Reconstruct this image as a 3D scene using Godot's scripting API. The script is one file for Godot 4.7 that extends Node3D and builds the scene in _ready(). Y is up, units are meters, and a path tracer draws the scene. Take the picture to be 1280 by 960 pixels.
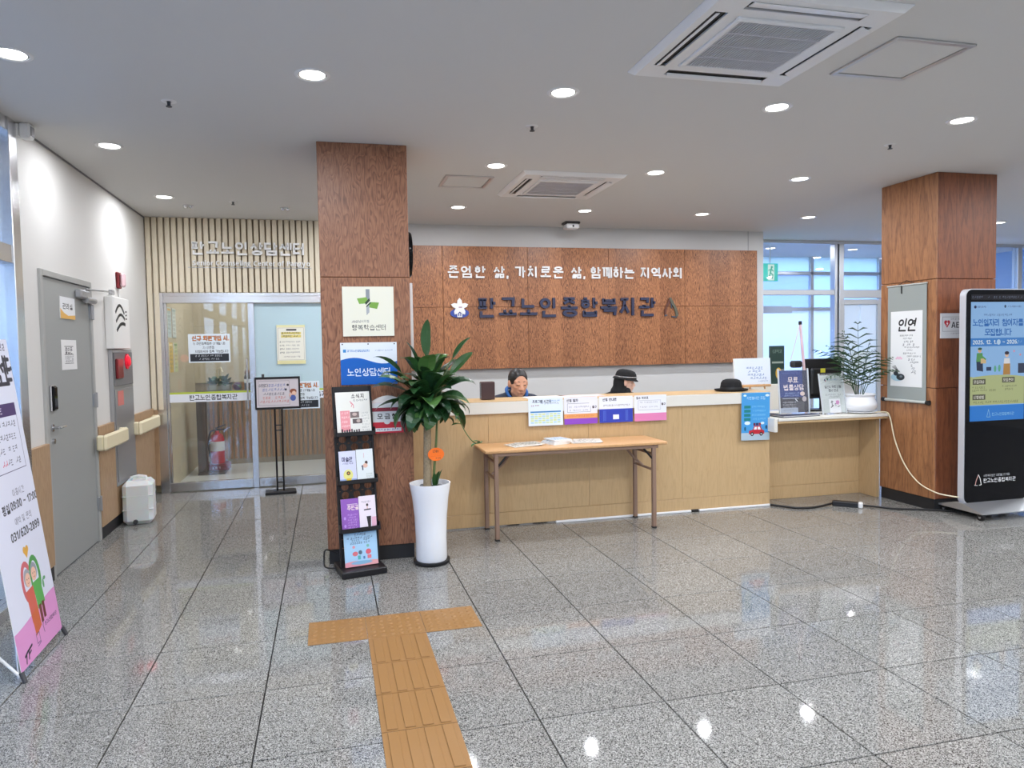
extends Node3D

func _ready() -> void:
	rng.seed = 20251
	light_and_camera()
	make_materials()
	build_room()
	build_left_wall()
	build_counselling_room()
	build_columns()
	build_reception()
	build_window_side()
	build_ceiling_things()
	build_counter_things()
	build_people()
	build_floor_things()

func light_and_camera() -> void:
	var cam := Camera3D.new()
	cam.name = "camera"
	cam.keep_aspect = Camera3D.KEEP_HEIGHT
	# a level-headed hand-held shot: focal length 870.18 px of a 1280x960 frame, axis 23 px left of and 7 px above its centre
	cam.set_frustum(0.05 * 960.0 / 870.18, Vector2(23.19, -7.18) * 0.05 / 870.18, 0.05, 80.0)
	cam.transform = Transform3D(Basis(Vector3.UP, -0.2329126) * Basis(Vector3.RIGHT, -0.0456671) * Basis(Vector3.BACK, -0.0183809), Vector3(0.93967, 1.64191, 2.26916))
	add_child(cam)
	cam.current = true
	var env := Environment.new()
	env.tonemap_mode = Environment.TONE_MAPPER_LINEAR
	env.tonemap_exposure = 1.05
	env.sdfgi_enabled = true
	env.ssao_enabled = true
	env.ssil_enabled = true
	env.background_mode = Environment.BG_SKY
	var sky := Sky.new()
	var sm := ProceduralSkyMaterial.new()
	sm.sky_top_color = Color(0.50, 0.69, 0.97)
	sm.sky_horizon_color = Color(0.73, 0.86, 1.0)
	sm.ground_bottom_color = Color(0.40, 0.50, 0.60)
	sm.ground_horizon_color = Color(0.60, 0.74, 0.86)
	sm.sky_energy_multiplier = SKY_ENERGY
	sm.ground_energy_multiplier = SKY_ENERGY * 0.7
	sky.sky_material = sm
	env.sky = sky
	var we := WorldEnvironment.new()
	we.name = "world_environment"
	we.environment = env
	add_child(we)

const SKY_ENERGY := 3.1
const LAMP_ENERGY := 1.8
const H := 3.19          # ceiling height
var rng := RandomNumberGenerator.new()

# ---------------------------------------------------------------- mesh building
class MB:
	var v := PackedVector3Array()
	var n := PackedVector3Array()
	var t := PackedVector2Array()
	var m := Transform3D()
	var uvo := Vector2.ZERO

	func uvp(p: Vector3, nn: Vector3) -> Vector2:
		var a := nn.abs()
		if a.y > a.x and a.y > a.z: return Vector2(p.x, p.z) + uvo
		if a.x > a.z: return Vector2(p.z, -p.y) + uvo
		return Vector2(p.x, -p.y) + uvo

	func tri(a: Vector3, b: Vector3, c: Vector3, na: Vector3, nb: Vector3, nc: Vector3, ua: Vector2, ub: Vector2, uc: Vector2) -> void:
		if (b - a).cross(c - a).dot(na + nb + nc) > 0.0:
			var s := b; b = c; c = s
			s = nb; nb = nc; nc = s
			var w := ub; ub = uc; uc = w
		v.append(m * a); v.append(m * b); v.append(m * c)
		n.append((m.basis * na).normalized()); n.append((m.basis * nb).normalized()); n.append((m.basis * nc).normalized())
		t.append(ua); t.append(ub); t.append(uc)

	func quad(a: Vector3, b: Vector3, c: Vector3, d: Vector3, nn: Vector3) -> void:
		var ua := uvp(a, nn); var ub := uvp(b, nn); var uc := uvp(c, nn); var ud := uvp(d, nn)
		tri(a, b, c, nn, nn, nn, ua, ub, uc)
		tri(a, c, d, nn, nn, nn, ua, uc, ud)

	func box(c: Vector3, s: Vector3, ch := 0.0) -> void:
		var h := s * 0.5
		ch = minf(ch, minf(h.x, minf(h.y, h.z)) * 0.95)
		for ax in 3:
			var b := (ax + 1) % 3
			var d := (ax + 2) % 3
			for sg in [-1.0, 1.0]:
				var nn := Vector3.ZERO
				nn[ax] = sg
				var q: Array[Vector3] = []
				for k in [[-1, -1], [1, -1], [1, 1], [-1, 1]]:
					var p := Vector3.ZERO
					p[ax] = sg * h[ax]
					p[b] = k[0] * (h[b] - ch)
					p[d] = k[1] * (h[d] - ch)
					q.append(c + p)
				quad(q[0], q[1], q[2], q[3], nn)
		if ch <= 0.0: return
		for ax in 3:
			var b := (ax + 1) % 3
			var d := (ax + 2) % 3
			for sb in [-1.0, 1.0]:
				for sd in [-1.0, 1.0]:
					var nn := Vector3.ZERO
					nn[b] = sb; nn[d] = sd
					var q: Array[Vector3] = []
					for k in [[-1, 0], [1, 0], [1, 1], [-1, 1]]:
						var p := Vector3.ZERO
						p[ax] = k[0] * (h[ax] - ch)
						p[b] = sb * (h[b] - (ch if k[1] == 0 else 0.0))
						p[d] = sd * (h[d] - (0.0 if k[1] == 0 else ch))
						q.append(c + p)
					quad(q[0], q[1], q[2], q[3], nn.normalized())
		for sx in [-1.0, 1.0]:
			for sy in [-1.0, 1.0]:
				for sz in [-1.0, 1.0]:
					var sg := Vector3(sx, sy, sz)
					var q: Array[Vector3] = []
					for k in 3:
						var p := sg * (h - Vector3.ONE * ch)
						p[k] = sg[k] * h[k]
						q.append(c + p)
					var nn := sg.normalized()
					tri(q[0], q[1], q[2], nn, nn, nn, uvp(q[0], nn), uvp(q[1], nn), uvp(q[2], nn))

	func span(a: Vector3, b: Vector3, ch := 0.0) -> void:
		box((a + b) * 0.5, (b - a).abs(), ch)

	func cyl(a: Vector3, b: Vector3, r0: float, r1: float, seg := 16, caps := true) -> void:
		var ax := (b - a).normalized()
		var x := ax.cross(Vector3.UP if absf(ax.y) < 0.9 else Vector3.RIGHT).normalized()
		var y := ax.cross(x)
		var slope := (r0 - r1) / maxf((b - a).length(), 1e-6)
		for i in seg:
			var p := TAU * i / seg
			var q := TAU * (i + 1) / seg
			var dp := x * cos(p) + y * sin(p)
			var dq := x * cos(q) + y * sin(q)
			var np := (dp + ax * slope).normalized()
			var nq := (dq + ax * slope).normalized()
			var u0 := Vector2(p * r0, 0); var u1 := Vector2(q * r0, 0); var l := Vector2(0, (b - a).length())
			tri(a + dp * r0, a + dq * r0, b + dq * r1, np, nq, nq, u0, u1, u1 + l)
			tri(a + dp * r0, b + dq * r1, b + dp * r1, np, nq, np, u0, u1 + l, u0 + l)
			if caps:
				if r0 > 0: tri(a, a + dp * r0, a + dq * r0, -ax, -ax, -ax, Vector2.ZERO, Vector2(cos(p), sin(p)) * r0, Vector2(cos(q), sin(q)) * r0)
				if r1 > 0: tri(b, b + dp * r1, b + dq * r1, ax, ax, ax, Vector2.ZERO, Vector2(cos(p), sin(p)) * r1, Vector2(cos(q), sin(q)) * r1)

	func tube(pts: Array, r: float, seg := 8, r_end := -1.0) -> void:
		var k := pts.size()
		var rings := []
		var prev := Vector3.ZERO
		for i in k:
			var d: Vector3 = (pts[mini(i + 1, k - 1)] - pts[maxi(i - 1, 0)]).normalized()
			var x := prev - d * prev.dot(d)
			if x.length() < 1e-4: x = d.cross(Vector3.UP if absf(d.y) < 0.9 else Vector3.RIGHT)
			x = x.normalized()
			prev = x
			var y := d.cross(x)
			var rr := r if r_end < 0.0 else lerpf(r, r_end, float(i) / (k - 1))
			var ring := []
			for j in seg:
				var a := TAU * j / seg
				ring.append([pts[i] + (x * cos(a) + y * sin(a)) * rr, x * cos(a) + y * sin(a)])
			rings.append(ring)
		for i in k - 1:
			for j in seg:
				var a: Array = rings[i][j]; var b: Array = rings[i][(j + 1) % seg]
				var c: Array = rings[i + 1][(j + 1) % seg]; var d: Array = rings[i + 1][j]
				var u := Vector2(j * r, i * 0.05)
				tri(a[0], b[0], c[0], a[1], b[1], c[1], u, u + Vector2(r, 0), u + Vector2(r, 0.05))
				tri(a[0], c[0], d[0], a[1], c[1], d[1], u, u + Vector2(r, 0.05), u + Vector2(0, 0.05))
		for e in [0, k - 1]:
			var nn: Vector3 = (pts[0] - pts[1]).normalized() if e == 0 else (pts[k - 1] - pts[k - 2]).normalized()
			for j in seg:
				tri(pts[e], rings[e][j][0], rings[e][(j + 1) % seg][0], nn, nn, nn, Vector2.ZERO, Vector2.ZERO, Vector2.ZERO)

	func lathe(prof: Array, seg := 28, at := Vector3.ZERO) -> void:
		var k := prof.size()
		var fn := []
		for i in k - 1:
			var d: Vector2 = prof[i + 1] - prof[i]
			fn.append(Vector2(d.y, -d.x).normalized())
		for i in k - 1:
			var n0: Vector2 = fn[i]
			var n1: Vector2 = fn[i]
			if i > 0 and fn[i - 1].dot(fn[i]) > 0.6: n0 = (fn[i] + fn[i - 1]).normalized()
			if i < k - 2 and fn[i + 1].dot(fn[i]) > 0.6: n1 = (fn[i] + fn[i + 1]).normalized()
			for j in seg:
				var a := TAU * j / seg
				var b := TAU * (j + 1) / seg
				var da := Vector3(cos(a), 0, sin(a)); var db := Vector3(cos(b), 0, sin(b))
				var p: Vector2 = prof[i]; var q: Vector2 = prof[i + 1]
				var P := at + da * p.x + Vector3.UP * p.y; var Q := at + db * p.x + Vector3.UP * p.y
				var S := at + db * q.x + Vector3.UP * q.y; var T := at + da * q.x + Vector3.UP * q.y
				var na0 := da * n0.x + Vector3.UP * n0.y; var nb0 := db * n0.x + Vector3.UP * n0.y
				var na1 := da * n1.x + Vector3.UP * n1.y; var nb1 := db * n1.x + Vector3.UP * n1.y
				var ua := Vector2(a * 0.1, -p.y); var ub := Vector2(b * 0.1, -p.y); var uc := Vector2(b * 0.1, -q.y); var ud := Vector2(a * 0.1, -q.y)
				if p.x > 1e-6: tri(P, Q, S, na0, nb0, nb1, ua, ub, uc)
				if q.x > 1e-6: tri(P, S, T, na0, nb1, na1, ua, uc, ud)

	func prism(poly: PackedVector2Array, z0: float, z1: float) -> void:
		var idx := Geometry2D.triangulate_polygon(poly)
		for i in range(0, idx.size(), 3):
			var a := poly[idx[i]]; var b := poly[idx[i + 1]]; var c := poly[idx[i + 2]]
			for s in [0, 1]:
				var z: float = z1 if s else z0
				var nn := Vector3(0, 0, 1 if (z1 > z0) == (s == 1) else -1)
				tri(Vector3(a.x, a.y, z), Vector3(b.x, b.y, z), Vector3(c.x, c.y, z), nn, nn, nn, Vector2(a.x, -a.y), Vector2(b.x, -b.y), Vector2(c.x, -c.y))
		var cw := Geometry2D.is_polygon_clockwise(poly)
		for i in poly.size():
			var a := poly[i]; var b := poly[(i + 1) % poly.size()]
			var d := (b - a).normalized()
			var nn := Vector3(d.y, -d.x, 0) * (-1.0 if cw else 1.0)
			quad(Vector3(a.x, a.y, z0), Vector3(b.x, b.y, z0), Vector3(b.x, b.y, z1), Vector3(a.x, a.y, z1), nn)

	# a pen stroke of width w along pts (y up), as a raised solid from z0 to z1
	func stroke(pts: PackedVector2Array, closed: bool, w: float, z0: float, z1: float) -> void:
		var k := pts.size()
		var L := PackedVector2Array(); var R := PackedVector2Array()
		for i in k:
			var din := (pts[i] - pts[(i - 1 + k) % k]).normalized()
			var dout := (pts[(i + 1) % k] - pts[i]).normalized()
			if not closed and i == 0: din = dout
			if not closed and i == k - 1: dout = din
			var nn := (Vector2(-din.y, din.x) + Vector2(-dout.y, dout.x)).normalized()
			var f := 1.0 / maxf(0.5, nn.dot(Vector2(-din.y, din.x)))
			L.append(pts[i] + nn * w * 0.5 * f); R.append(pts[i] - nn * w * 0.5 * f)
		for i in (k if closed else k - 1):
			var j := (i + 1) % k
			var d := (pts[j] - pts[i]).normalized()
			var nn := Vector3(-d.y, d.x, 0)
			quad(Vector3(L[i].x, L[i].y, z1), Vector3(L[j].x, L[j].y, z1), Vector3(R[j].x, R[j].y, z1), Vector3(R[i].x, R[i].y, z1), Vector3.BACK)
			quad(Vector3(L[i].x, L[i].y, z0), Vector3(L[j].x, L[j].y, z0), Vector3(R[j].x, R[j].y, z0), Vector3(R[i].x, R[i].y, z0), Vector3.FORWARD)
			quad(Vector3(L[i].x, L[i].y, z0), Vector3(L[j].x, L[j].y, z0), Vector3(L[j].x, L[j].y, z1), Vector3(L[i].x, L[i].y, z1), nn)
			quad(Vector3(R[i].x, R[i].y, z0), Vector3(R[j].x, R[j].y, z0), Vector3(R[j].x, R[j].y, z1), Vector3(R[i].x, R[i].y, z1), -nn)
		if not closed:
			for e in [0, k - 1]:
				var d := (pts[0] - pts[1]).normalized() if e == 0 else (pts[k - 1] - pts[k - 2]).normalized()
				quad(Vector3(L[e].x, L[e].y, z0), Vector3(R[e].x, R[e].y, z0), Vector3(R[e].x, R[e].y, z1), Vector3(L[e].x, L[e].y, z1), Vector3(d.x, d.y, 0))

	# a sheet facing +z whose print fills it, from (-w/2, 0) to (w/2, h)
	func face(w: float, h: float, z := 0.0) -> void:
		var a := Vector3(-w / 2, 0, z); var b := Vector3(w / 2, 0, z); var c := Vector3(w / 2, h, z); var d := Vector3(-w / 2, h, z)
		var nn := Vector3.BACK
		tri(a, b, c, nn, nn, nn, Vector2(0, 1), Vector2(1, 1), Vector2(1, 0))
		tri(a, c, d, nn, nn, nn, Vector2(0, 1), Vector2(1, 0), Vector2(0, 0))

	func arrays() -> Array:
		var a := []
		a.resize(Mesh.ARRAY_MAX)
		a[Mesh.ARRAY_VERTEX] = v; a[Mesh.ARRAY_NORMAL] = n; a[Mesh.ARRAY_TEX_UV] = t
		return a

	func mesh(mat: Material = null) -> ArrayMesh:
		var am := ArrayMesh.new()
		am.add_surface_from_arrays(Mesh.PRIMITIVE_TRIANGLES, arrays())
		if mat: am.surface_set_material(0, mat)
		return am

# ---------------------------------------------------------------- scene tree
func put(called: String, mb: MB, mat: Material, parent: Node = null) -> MeshInstance3D:
	return put_mesh(called, mb.mesh(mat), parent)

func put_mesh(called: String, mesh: Mesh, parent: Node = null) -> MeshInstance3D:
	var o := MeshInstance3D.new()
	o.name = called
	o.mesh = mesh
	(parent if parent else self).add_child(o, true)
	return o

func tag(o: Node, label: String, category := "", group := "", kind := "") -> Node:
	if label: o.set_meta("label", label)
	if category: o.set_meta("category", category)
	if group: o.set_meta("group", group)
	if kind: o.set_meta("kind", kind)
	return o

func thing(called: String, label: String, category: String, at := Vector3.ZERO, turn := 0.0, group := "") -> Node3D:
	var o := Node3D.new()
	o.name = called
	add_child(o, true)
	o.position = at
	o.rotation.y = turn
	tag(o, label, category, group)
	return o

func structure(called: String, mb: MB, mat: Material, label: String) -> MeshInstance3D:
	var o := put(called, mb, mat)
	tag(o, label, "", "", "structure")
	return o

func box_mb(a: Vector3, b: Vector3, ch := 0.0) -> MB:
	var mb := MB.new()
	mb.span(a, b, ch)
	return mb

# a printed sheet or board of w x h x d standing on its lower edge, print on +z
func card(called: String, w: float, h: float, d: float, print_mat: Material, body: Material, parent: Node = null) -> MeshInstance3D:
	var f := MB.new()
	f.face(w, h, d / 2)
	var b := MB.new()
	for q in [[Vector3(0, 0, 0), Vector3.DOWN], [Vector3(0, h, 0), Vector3.UP]]:
		b.quad(Vector3(-w / 2, q[0].y, -d / 2), Vector3(w / 2, q[0].y, -d / 2), Vector3(w / 2, q[0].y, d / 2), Vector3(-w / 2, q[0].y, d / 2), q[1])
	for s in [-1.0, 1.0]:
		b.quad(Vector3(s * w / 2, 0, -d / 2), Vector3(s * w / 2, h, -d / 2), Vector3(s * w / 2, h, d / 2), Vector3(s * w / 2, 0, d / 2), Vector3(s, 0, 0))
	b.quad(Vector3(-w / 2, 0, -d / 2), Vector3(w / 2, 0, -d / 2), Vector3(w / 2, h, -d / 2), Vector3(-w / 2, h, -d / 2), Vector3.FORWARD)
	var am := f.mesh(print_mat)
	am.add_surface_from_arrays(Mesh.PRIMITIVE_TRIANGLES, b.arrays())
	am.surface_set_material(1, body)
	return put_mesh(called, am, parent)

# ---------------------------------------------------------------- lettering
const LEADS := ["ㄱ", "ㄱㄱ", "ㄴ", "ㄷ", "ㄷㄷ", "ㄹ", "ㅁ", "ㅂ", "ㅂㅂ", "ㅅ", "ㅅㅅ", "ㅇ", "ㅈ", "ㅈㅈ", "ㅊ", "ㅋ", "ㅌ", "ㅍ", "ㅎ"]
const TAILS := ["", "ㄱ", "ㄱㄱ", "ㄱㅅ", "ㄴ", "ㄴㅈ", "ㄴㅎ", "ㄷ", "ㄹ", "ㄹㄱ", "ㄹㅁ", "ㄹㅂ", "ㄹㅅ", "ㄹㅌ", "ㄹㅍ", "ㄹㅎ", "ㅁ", "ㅂ", "ㅂㅅ", "ㅅ", "ㅅㅅ", "ㅇ", "ㅈ", "ㅊ", "ㅋ", "ㅌ", "ㅍ", "ㅎ"]

static func V2(a: Array) -> PackedVector2Array:
	var p := PackedVector2Array()
	for i in range(0, a.size(), 2): p.append(Vector2(a[i], a[i + 1]))
	return p

static func oval(x0: float, y0: float, x1: float, y1: float, seg := 16) -> PackedVector2Array:
	var p := PackedVector2Array()
	for i in seg:
		p.append(Vector2((x0 + x1) / 2 + (x1 - x0) / 2 * cos(TAU * i / seg), (y0 + y1) / 2 + (y1 - y0) / 2 * sin(TAU * i / seg)))
	return p

# strokes [points, closed] of one consonant in the unit square, y down
static func jamo(c: String) -> Array:
	match c:
		"ㄱ": return [[V2([0, 0, 1, 0, 0.95, 1]), false]]
		"ㄴ": return [[V2([0, 0, 0, 1, 1, 1]), false]]
		"ㄷ": return [[V2([1, 0, 0, 0, 0, 1, 1, 1]), false]]
		"ㄹ": return [[V2([0, 0, 1, 0, 1, 0.5, 0, 0.5, 0, 1, 1, 1]), false]]
		"ㅁ": return [[V2([0, 0, 1, 0, 1, 1, 0, 1]), true]]
		"ㅂ": return [[V2([0, 0, 0, 1, 1, 1, 1, 0]), false], [V2([0, 0.5, 1, 0.5]), false]]
		"ㅅ": return [[V2([0.52, 0, 0.45, 0.45, 0, 1]), false], [V2([0.5, 0.35, 1, 1]), false]]
		"ㅇ": return [[oval(0, 0, 1, 1), true]]
		"ㅈ": return [[V2([0, 0, 1, 0]), false], [V2([0.52, 0, 0.45, 0.5, 0, 1]), false], [V2([0.5, 0.4, 1, 1]), false]]
		"ㅊ": return [[V2([0.3, -0.08, 0.7, -0.08]), false], [V2([0, 0.22, 1, 0.22]), false], [V2([0.52, 0.22, 0.45, 0.6, 0, 1]), false], [V2([0.5, 0.52, 1, 1]), false]]
		"ㅋ": return [[V2([0, 0, 1, 0, 0.95, 1]), false], [V2([0, 0.48, 1, 0.48]), false]]
		"ㅌ": return [[V2([1, 0, 0, 0, 0, 1, 1, 1]), false], [V2([0, 0.5, 1, 0.5]), false]]
		"ㅍ": return [[V2([0, 0, 1, 0]), false], [V2([0.28, 0, 0.28, 1]), false], [V2([0.72, 0, 0.72, 1]), false], [V2([0, 1, 1, 1]), false]]
		"ㅎ": return [[V2([0.28, -0.06, 0.72, -0.06]), false], [V2([0, 0.22, 1, 0.22]), false], [oval(0.12, 0.42, 0.88, 1.02), true]]
	return []

static func fit(into: Array, cs: String, r: Array) -> void:
	var k := cs.length()
	for i in k:
		var w: float = (r[2] - r[0]) / k
		var x0: float = r[0] + w * i
		var x1 := x0 + w * (1.0 if k == 1 else 0.76) + (0.0 if i == 0 else w * 0.24)
		if i > 0: x0 += w * 0.24
		for s in jamo(cs[i]):
			var q := PackedVector2Array()
			for p: Vector2 in s[0]: q.append(Vector2(lerpf(x0, x1, p.x), lerpf(r[1], r[3], p.y)))
			into.append([q, s[1]])

# the strokes of a Hangul syllable in the unit square, y down
static func syllable(ch: String) -> Array:
	var code := ch.unicode_at(0) - 0xAC00
	var out := []
	var l := code / 588
	var vw := (code % 588) / 28
	var tl := code % 28
	var has := tl > 0
	var tall := vw in [0, 1, 2, 3, 4, 5, 6, 7, 20]
	var wide := vw in [8, 12, 13, 17, 18]
	var bottom := 0.56 if has else 0.96
	if has: fit(out, TAILS[tl], [0.2, 0.7, 0.86, 0.95])
	if tall:
		fit(out, LEADS[l], [0.07, 0.1, 0.5, 0.5 if has else 0.82])
		var x := 0.76
		var two := vw in [1, 3, 5, 7]
		if two: x = 0.68
		out.append([V2([x, 0.02, x, bottom]), false])
		if two: out.append([V2([0.9, 0.02, 0.9, bottom]), false])
		var ys := [0.42] if vw in [0, 1, 4, 5] else ([0.3, 0.56] if vw != 20 else [])
		for y in ys:
			var yy: float = y * (0.68 if has else 1.0)
			if vw in [0, 2]: out.append([V2([x, yy, 0.96, yy]), false])
			elif vw in [1, 3]: out.append([V2([x, yy, 0.9, yy]), false])
			else: out.append([V2([x, yy, x - 0.17, yy]), false])
	elif wide:
		fit(out, LEADS[l], [0.2, 0.06, 0.8, 0.3 if has else 0.46])
		var up := vw in [8, 12]
		var y := (0.54 if up else 0.46) if has else (0.84 if up else (0.66 if vw != 18 else 0.78))
		out.append([V2([0.04, y, 0.96, y]), false])
		var xs := [0.5] if vw in [8, 13] else ([0.34, 0.66] if vw != 18 else [])
		for xx in xs:
			var e: float = y - (0.14 if has else 0.22) if up else y + (0.14 if has else 0.3)
			out.append([V2([xx, y, xx, e]), false])
	else:
		fit(out, LEADS[l], [0.1, 0.08, 0.52, 0.3 if has else 0.42])
		var y := 0.52 if has else 0.74
		out.append([V2([0.02, y, 0.62, y]), false])
		if vw in [9, 10, 11]: out.append([V2([0.31, y, 0.31, y - (0.12 if has else 0.2)]), false])
		elif vw in [14, 15, 16]: out.append([V2([0.31, y, 0.31, y + (0.1 if has else 0.2)]), false])
		out.append([V2([0.78, 0.02, 0.78, bottom]), false])
		var yy := 0.28 if has else 0.4
		if vw in [9, 10]: out.append([V2([0.78, yy, 0.96, yy]), false])
		elif vw in [14, 15]: out.append([V2([0.78, yy + 0.12, 0.64, yy + 0.12]), false])
		if vw in [10, 15]: out.append([V2([0.93, 0.02, 0.93, bottom]), false])
	return out

static func is_hangul(ch: String) -> bool:
	var c := ch.unicode_at(0)
	return c >= 0xAC00 and c <= 0xD7A3

var fonts := {}
func font(bold: bool) -> SystemFont:
	if not fonts.has(bold):
		var f := SystemFont.new()
		f.font_names = PackedStringArray(["Droid Sans"])
		f.font_weight = 700 if bold else 400
		fonts[bold] = f
	return fonts[bold]

# vertices of flat glyph triangles of a Latin text, y up, baseline at 0, cap height about 0.72 of size 1
var glyph_cache := {}
func glyphs(s: String, bold: bool) -> Array:
	var key := s + str(bold)
	if not glyph_cache.has(key):
		var tm := TextMesh.new()
		tm.text = s
		tm.font = font(bold)
		tm.font_size = 64
		tm.pixel_size = 1.0 / 64.0
		tm.depth = 0.0
		tm.horizontal_alignment = HORIZONTAL_ALIGNMENT_LEFT
		var a := tm.get_mesh_arrays()
		var out := PackedVector3Array()
		var lo := 1e9; var hi := -1e9
		if a.size() and a[Mesh.ARRAY_VERTEX] != null:
			var vs: PackedVector3Array = a[Mesh.ARRAY_VERTEX]
			var ix: PackedInt32Array = a[Mesh.ARRAY_INDEX] if a[Mesh.ARRAY_INDEX] != null else PackedInt32Array(range(vs.size()))
			for i in ix:
				out.append(vs[i])
				lo = minf(lo, vs[i].x); hi = maxf(hi, vs[i].x)
		glyph_cache[key] = [out, lo, hi]
	return glyph_cache[key]

# solid raised letters, one part each, on a plane facing +z; x runs along, y is the top of the line
func raised_text(parent: Node, s: String, x: float, y: float, em: float, adv: float, weight: float, depth: float, mat: Material, wide := 1.0) -> float:
	for ch in s:
		if ch == " ":
			x += adv * 0.45
			continue
		var mb := MB.new()
		if is_hangul(ch):
			for st in syllable(ch):
				var q := PackedVector2Array()
				for p: Vector2 in st[0]: q.append(Vector2(x + p.x * em * wide, y - p.y * em))
				mb.stroke(q, st[1], weight * em, 0.0, depth)
			x += adv
		else:
			if ch == ",":
				mb.stroke(V2([x + em * 0.1, y - em * 0.82, x + em * 0.06, y - em * 1.08]), false, weight * em * 1.1, 0.0, depth)
			x += adv * 0.4
		put("letter", mb, mat, parent)
	return x

# ---------------------------------------------------------------- print: pictures computed for papers, posters and screens
class Pic:
	var im: Image
	var w: int
	var h: int
	var owner_scene: Node

	func _init(o: Node, ww: int, hh: int, c: Color) -> void:
		owner_scene = o; w = ww; h = hh
		im = Image.create_empty(w, h, false, Image.FORMAT_RGB8)
		im.fill(c)

	func rect(x: float, y: float, ww: float, hh: float, c: Color) -> void:
		im.fill_rect(Rect2i(roundi(x), roundi(y), roundi(ww), roundi(hh)), c)

	func frame(x: float, y: float, ww: float, hh: float, t: float, c: Color) -> void:
		rect(x, y, ww, t, c); rect(x, y + hh - t, ww, t, c); rect(x, y, t, hh, c); rect(x + ww - t, y, t, hh, c)

	func dot(px: int, py: int, c: Color, a: float) -> void:
		if px < 0 or py < 0 or px >= w or py >= h or a <= 0.0: return
		im.set_pixel(px, py, im.get_pixel(px, py).lerp(c, minf(a, 1.0)))

	func line(a: Vector2, b: Vector2, wid: float, c: Color) -> void:
		var r := wid * 0.5
		var d := b - a
		var l2 := maxf(d.length_squared(), 1e-6)
		for py in range(floori(minf(a.y, b.y) - r - 1), ceili(maxf(a.y, b.y) + r + 1)):
			for px in range(floori(minf(a.x, b.x) - r - 1), ceili(maxf(a.x, b.x) + r + 1)):
				var p := Vector2(px + 0.5, py + 0.5)
				var t := clampf((p - a).dot(d) / l2, 0.0, 1.0)
				dot(px, py, c, r + 0.5 - p.distance_to(a + d * t))

	func path(pts: PackedVector2Array, wid: float, c: Color, closed := false) -> void:
		for i in pts.size() - (0 if closed else 1): line(pts[i], pts[(i + 1) % pts.size()], wid, c)

	func tri(a: Vector2, b: Vector2, d: Vector2, c: Color) -> void:
		var ar := (b - a).cross(d - a)
		if absf(ar) < 1e-6: return
		for py in range(floori(minf(a.y, minf(b.y, d.y))), ceili(maxf(a.y, maxf(b.y, d.y)))):
			for px in range(floori(minf(a.x, minf(b.x, d.x))), ceili(maxf(a.x, maxf(b.x, d.x)))):
				var p := Vector2(px + 0.5, py + 0.5)
				var u := (b - a).cross(p - a) / ar
				var vv := (p - a).cross(d - a) / ar
				if u >= 0 and vv >= 0 and u + vv <= 1: dot(px, py, c, 1.0)

	func poly(pts: PackedVector2Array, c: Color) -> void:
		var ix := Geometry2D.triangulate_polygon(pts)
		for i in range(0, ix.size(), 3): tri(pts[ix[i]], pts[ix[i + 1]], pts[ix[i + 2]], c)

	func disc(x: float, y: float, rx: float, ry: float, c: Color) -> void:
		for py in range(floori(y - ry), ceili(y + ry) + 1):
			for px in range(floori(x - rx), ceili(x + rx) + 1):
				var q := Vector2((px + 0.5 - x) / rx, (py + 0.5 - y) / ry).length()
				dot(px, py, c, (1.0 - q) * minf(rx, ry) + 0.5)

	func text_width(s: String, em: float, sp := 1.0) -> float:
		var x := 0.0
		for ch in s:
			if ch == " ": x += em * 0.4
			elif owner_scene.is_hangul(ch): x += em * sp
			else:
				var g: Array = owner_scene.glyphs(ch, true)
				x += (g[2] - g[1]) * em * 1.1 + em * 0.08 if g[0].size() else em * 0.3
		return x

	# y is the top of the line
	func text(s: String, x: float, y: float, em: float, weight: float, c: Color, sp := 1.0, skew := 0.0) -> float:
		for ch in s:
			if ch == " ":
				x += em * 0.4
			elif owner_scene.is_hangul(ch):
				for st in owner_scene.syllable(ch):
					var q := PackedVector2Array()
					for p: Vector2 in st[0]: q.append(Vector2(x + (p.x * 0.92 + (0.5 - p.y) * skew) * em, y + p.y * em))
					path(q, weight * em, c, st[1])
				x += em * sp
			else:
				var g: Array = owner_scene.glyphs(ch, weight > 0.09)
				var vs: PackedVector3Array = g[0]
				if vs.size() == 0:
					x += em * 0.3
					continue
				var k := em * 1.1
				for i in range(0, vs.size(), 3):
					var a := Vector2(x + (vs[i].x - g[1]) * k, y + em * 0.5 - vs[i].y * k)
					var b := Vector2(x + (vs[i + 1].x - g[1]) * k, y + em * 0.5 - vs[i + 1].y * k)
					var d := Vector2(x + (vs[i + 2].x - g[1]) * k, y + em * 0.5 - vs[i + 2].y * k)
					tri(a, b, d, c)
				x += (g[2] - g[1]) * k + em * 0.08
		return x

	func centred(s: String, cx: float, y: float, em: float, weight: float, c: Color, sp := 1.0) -> void:
		text(s, cx - text_width(s, em, sp) / 2, y, em, weight, c, sp)

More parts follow.
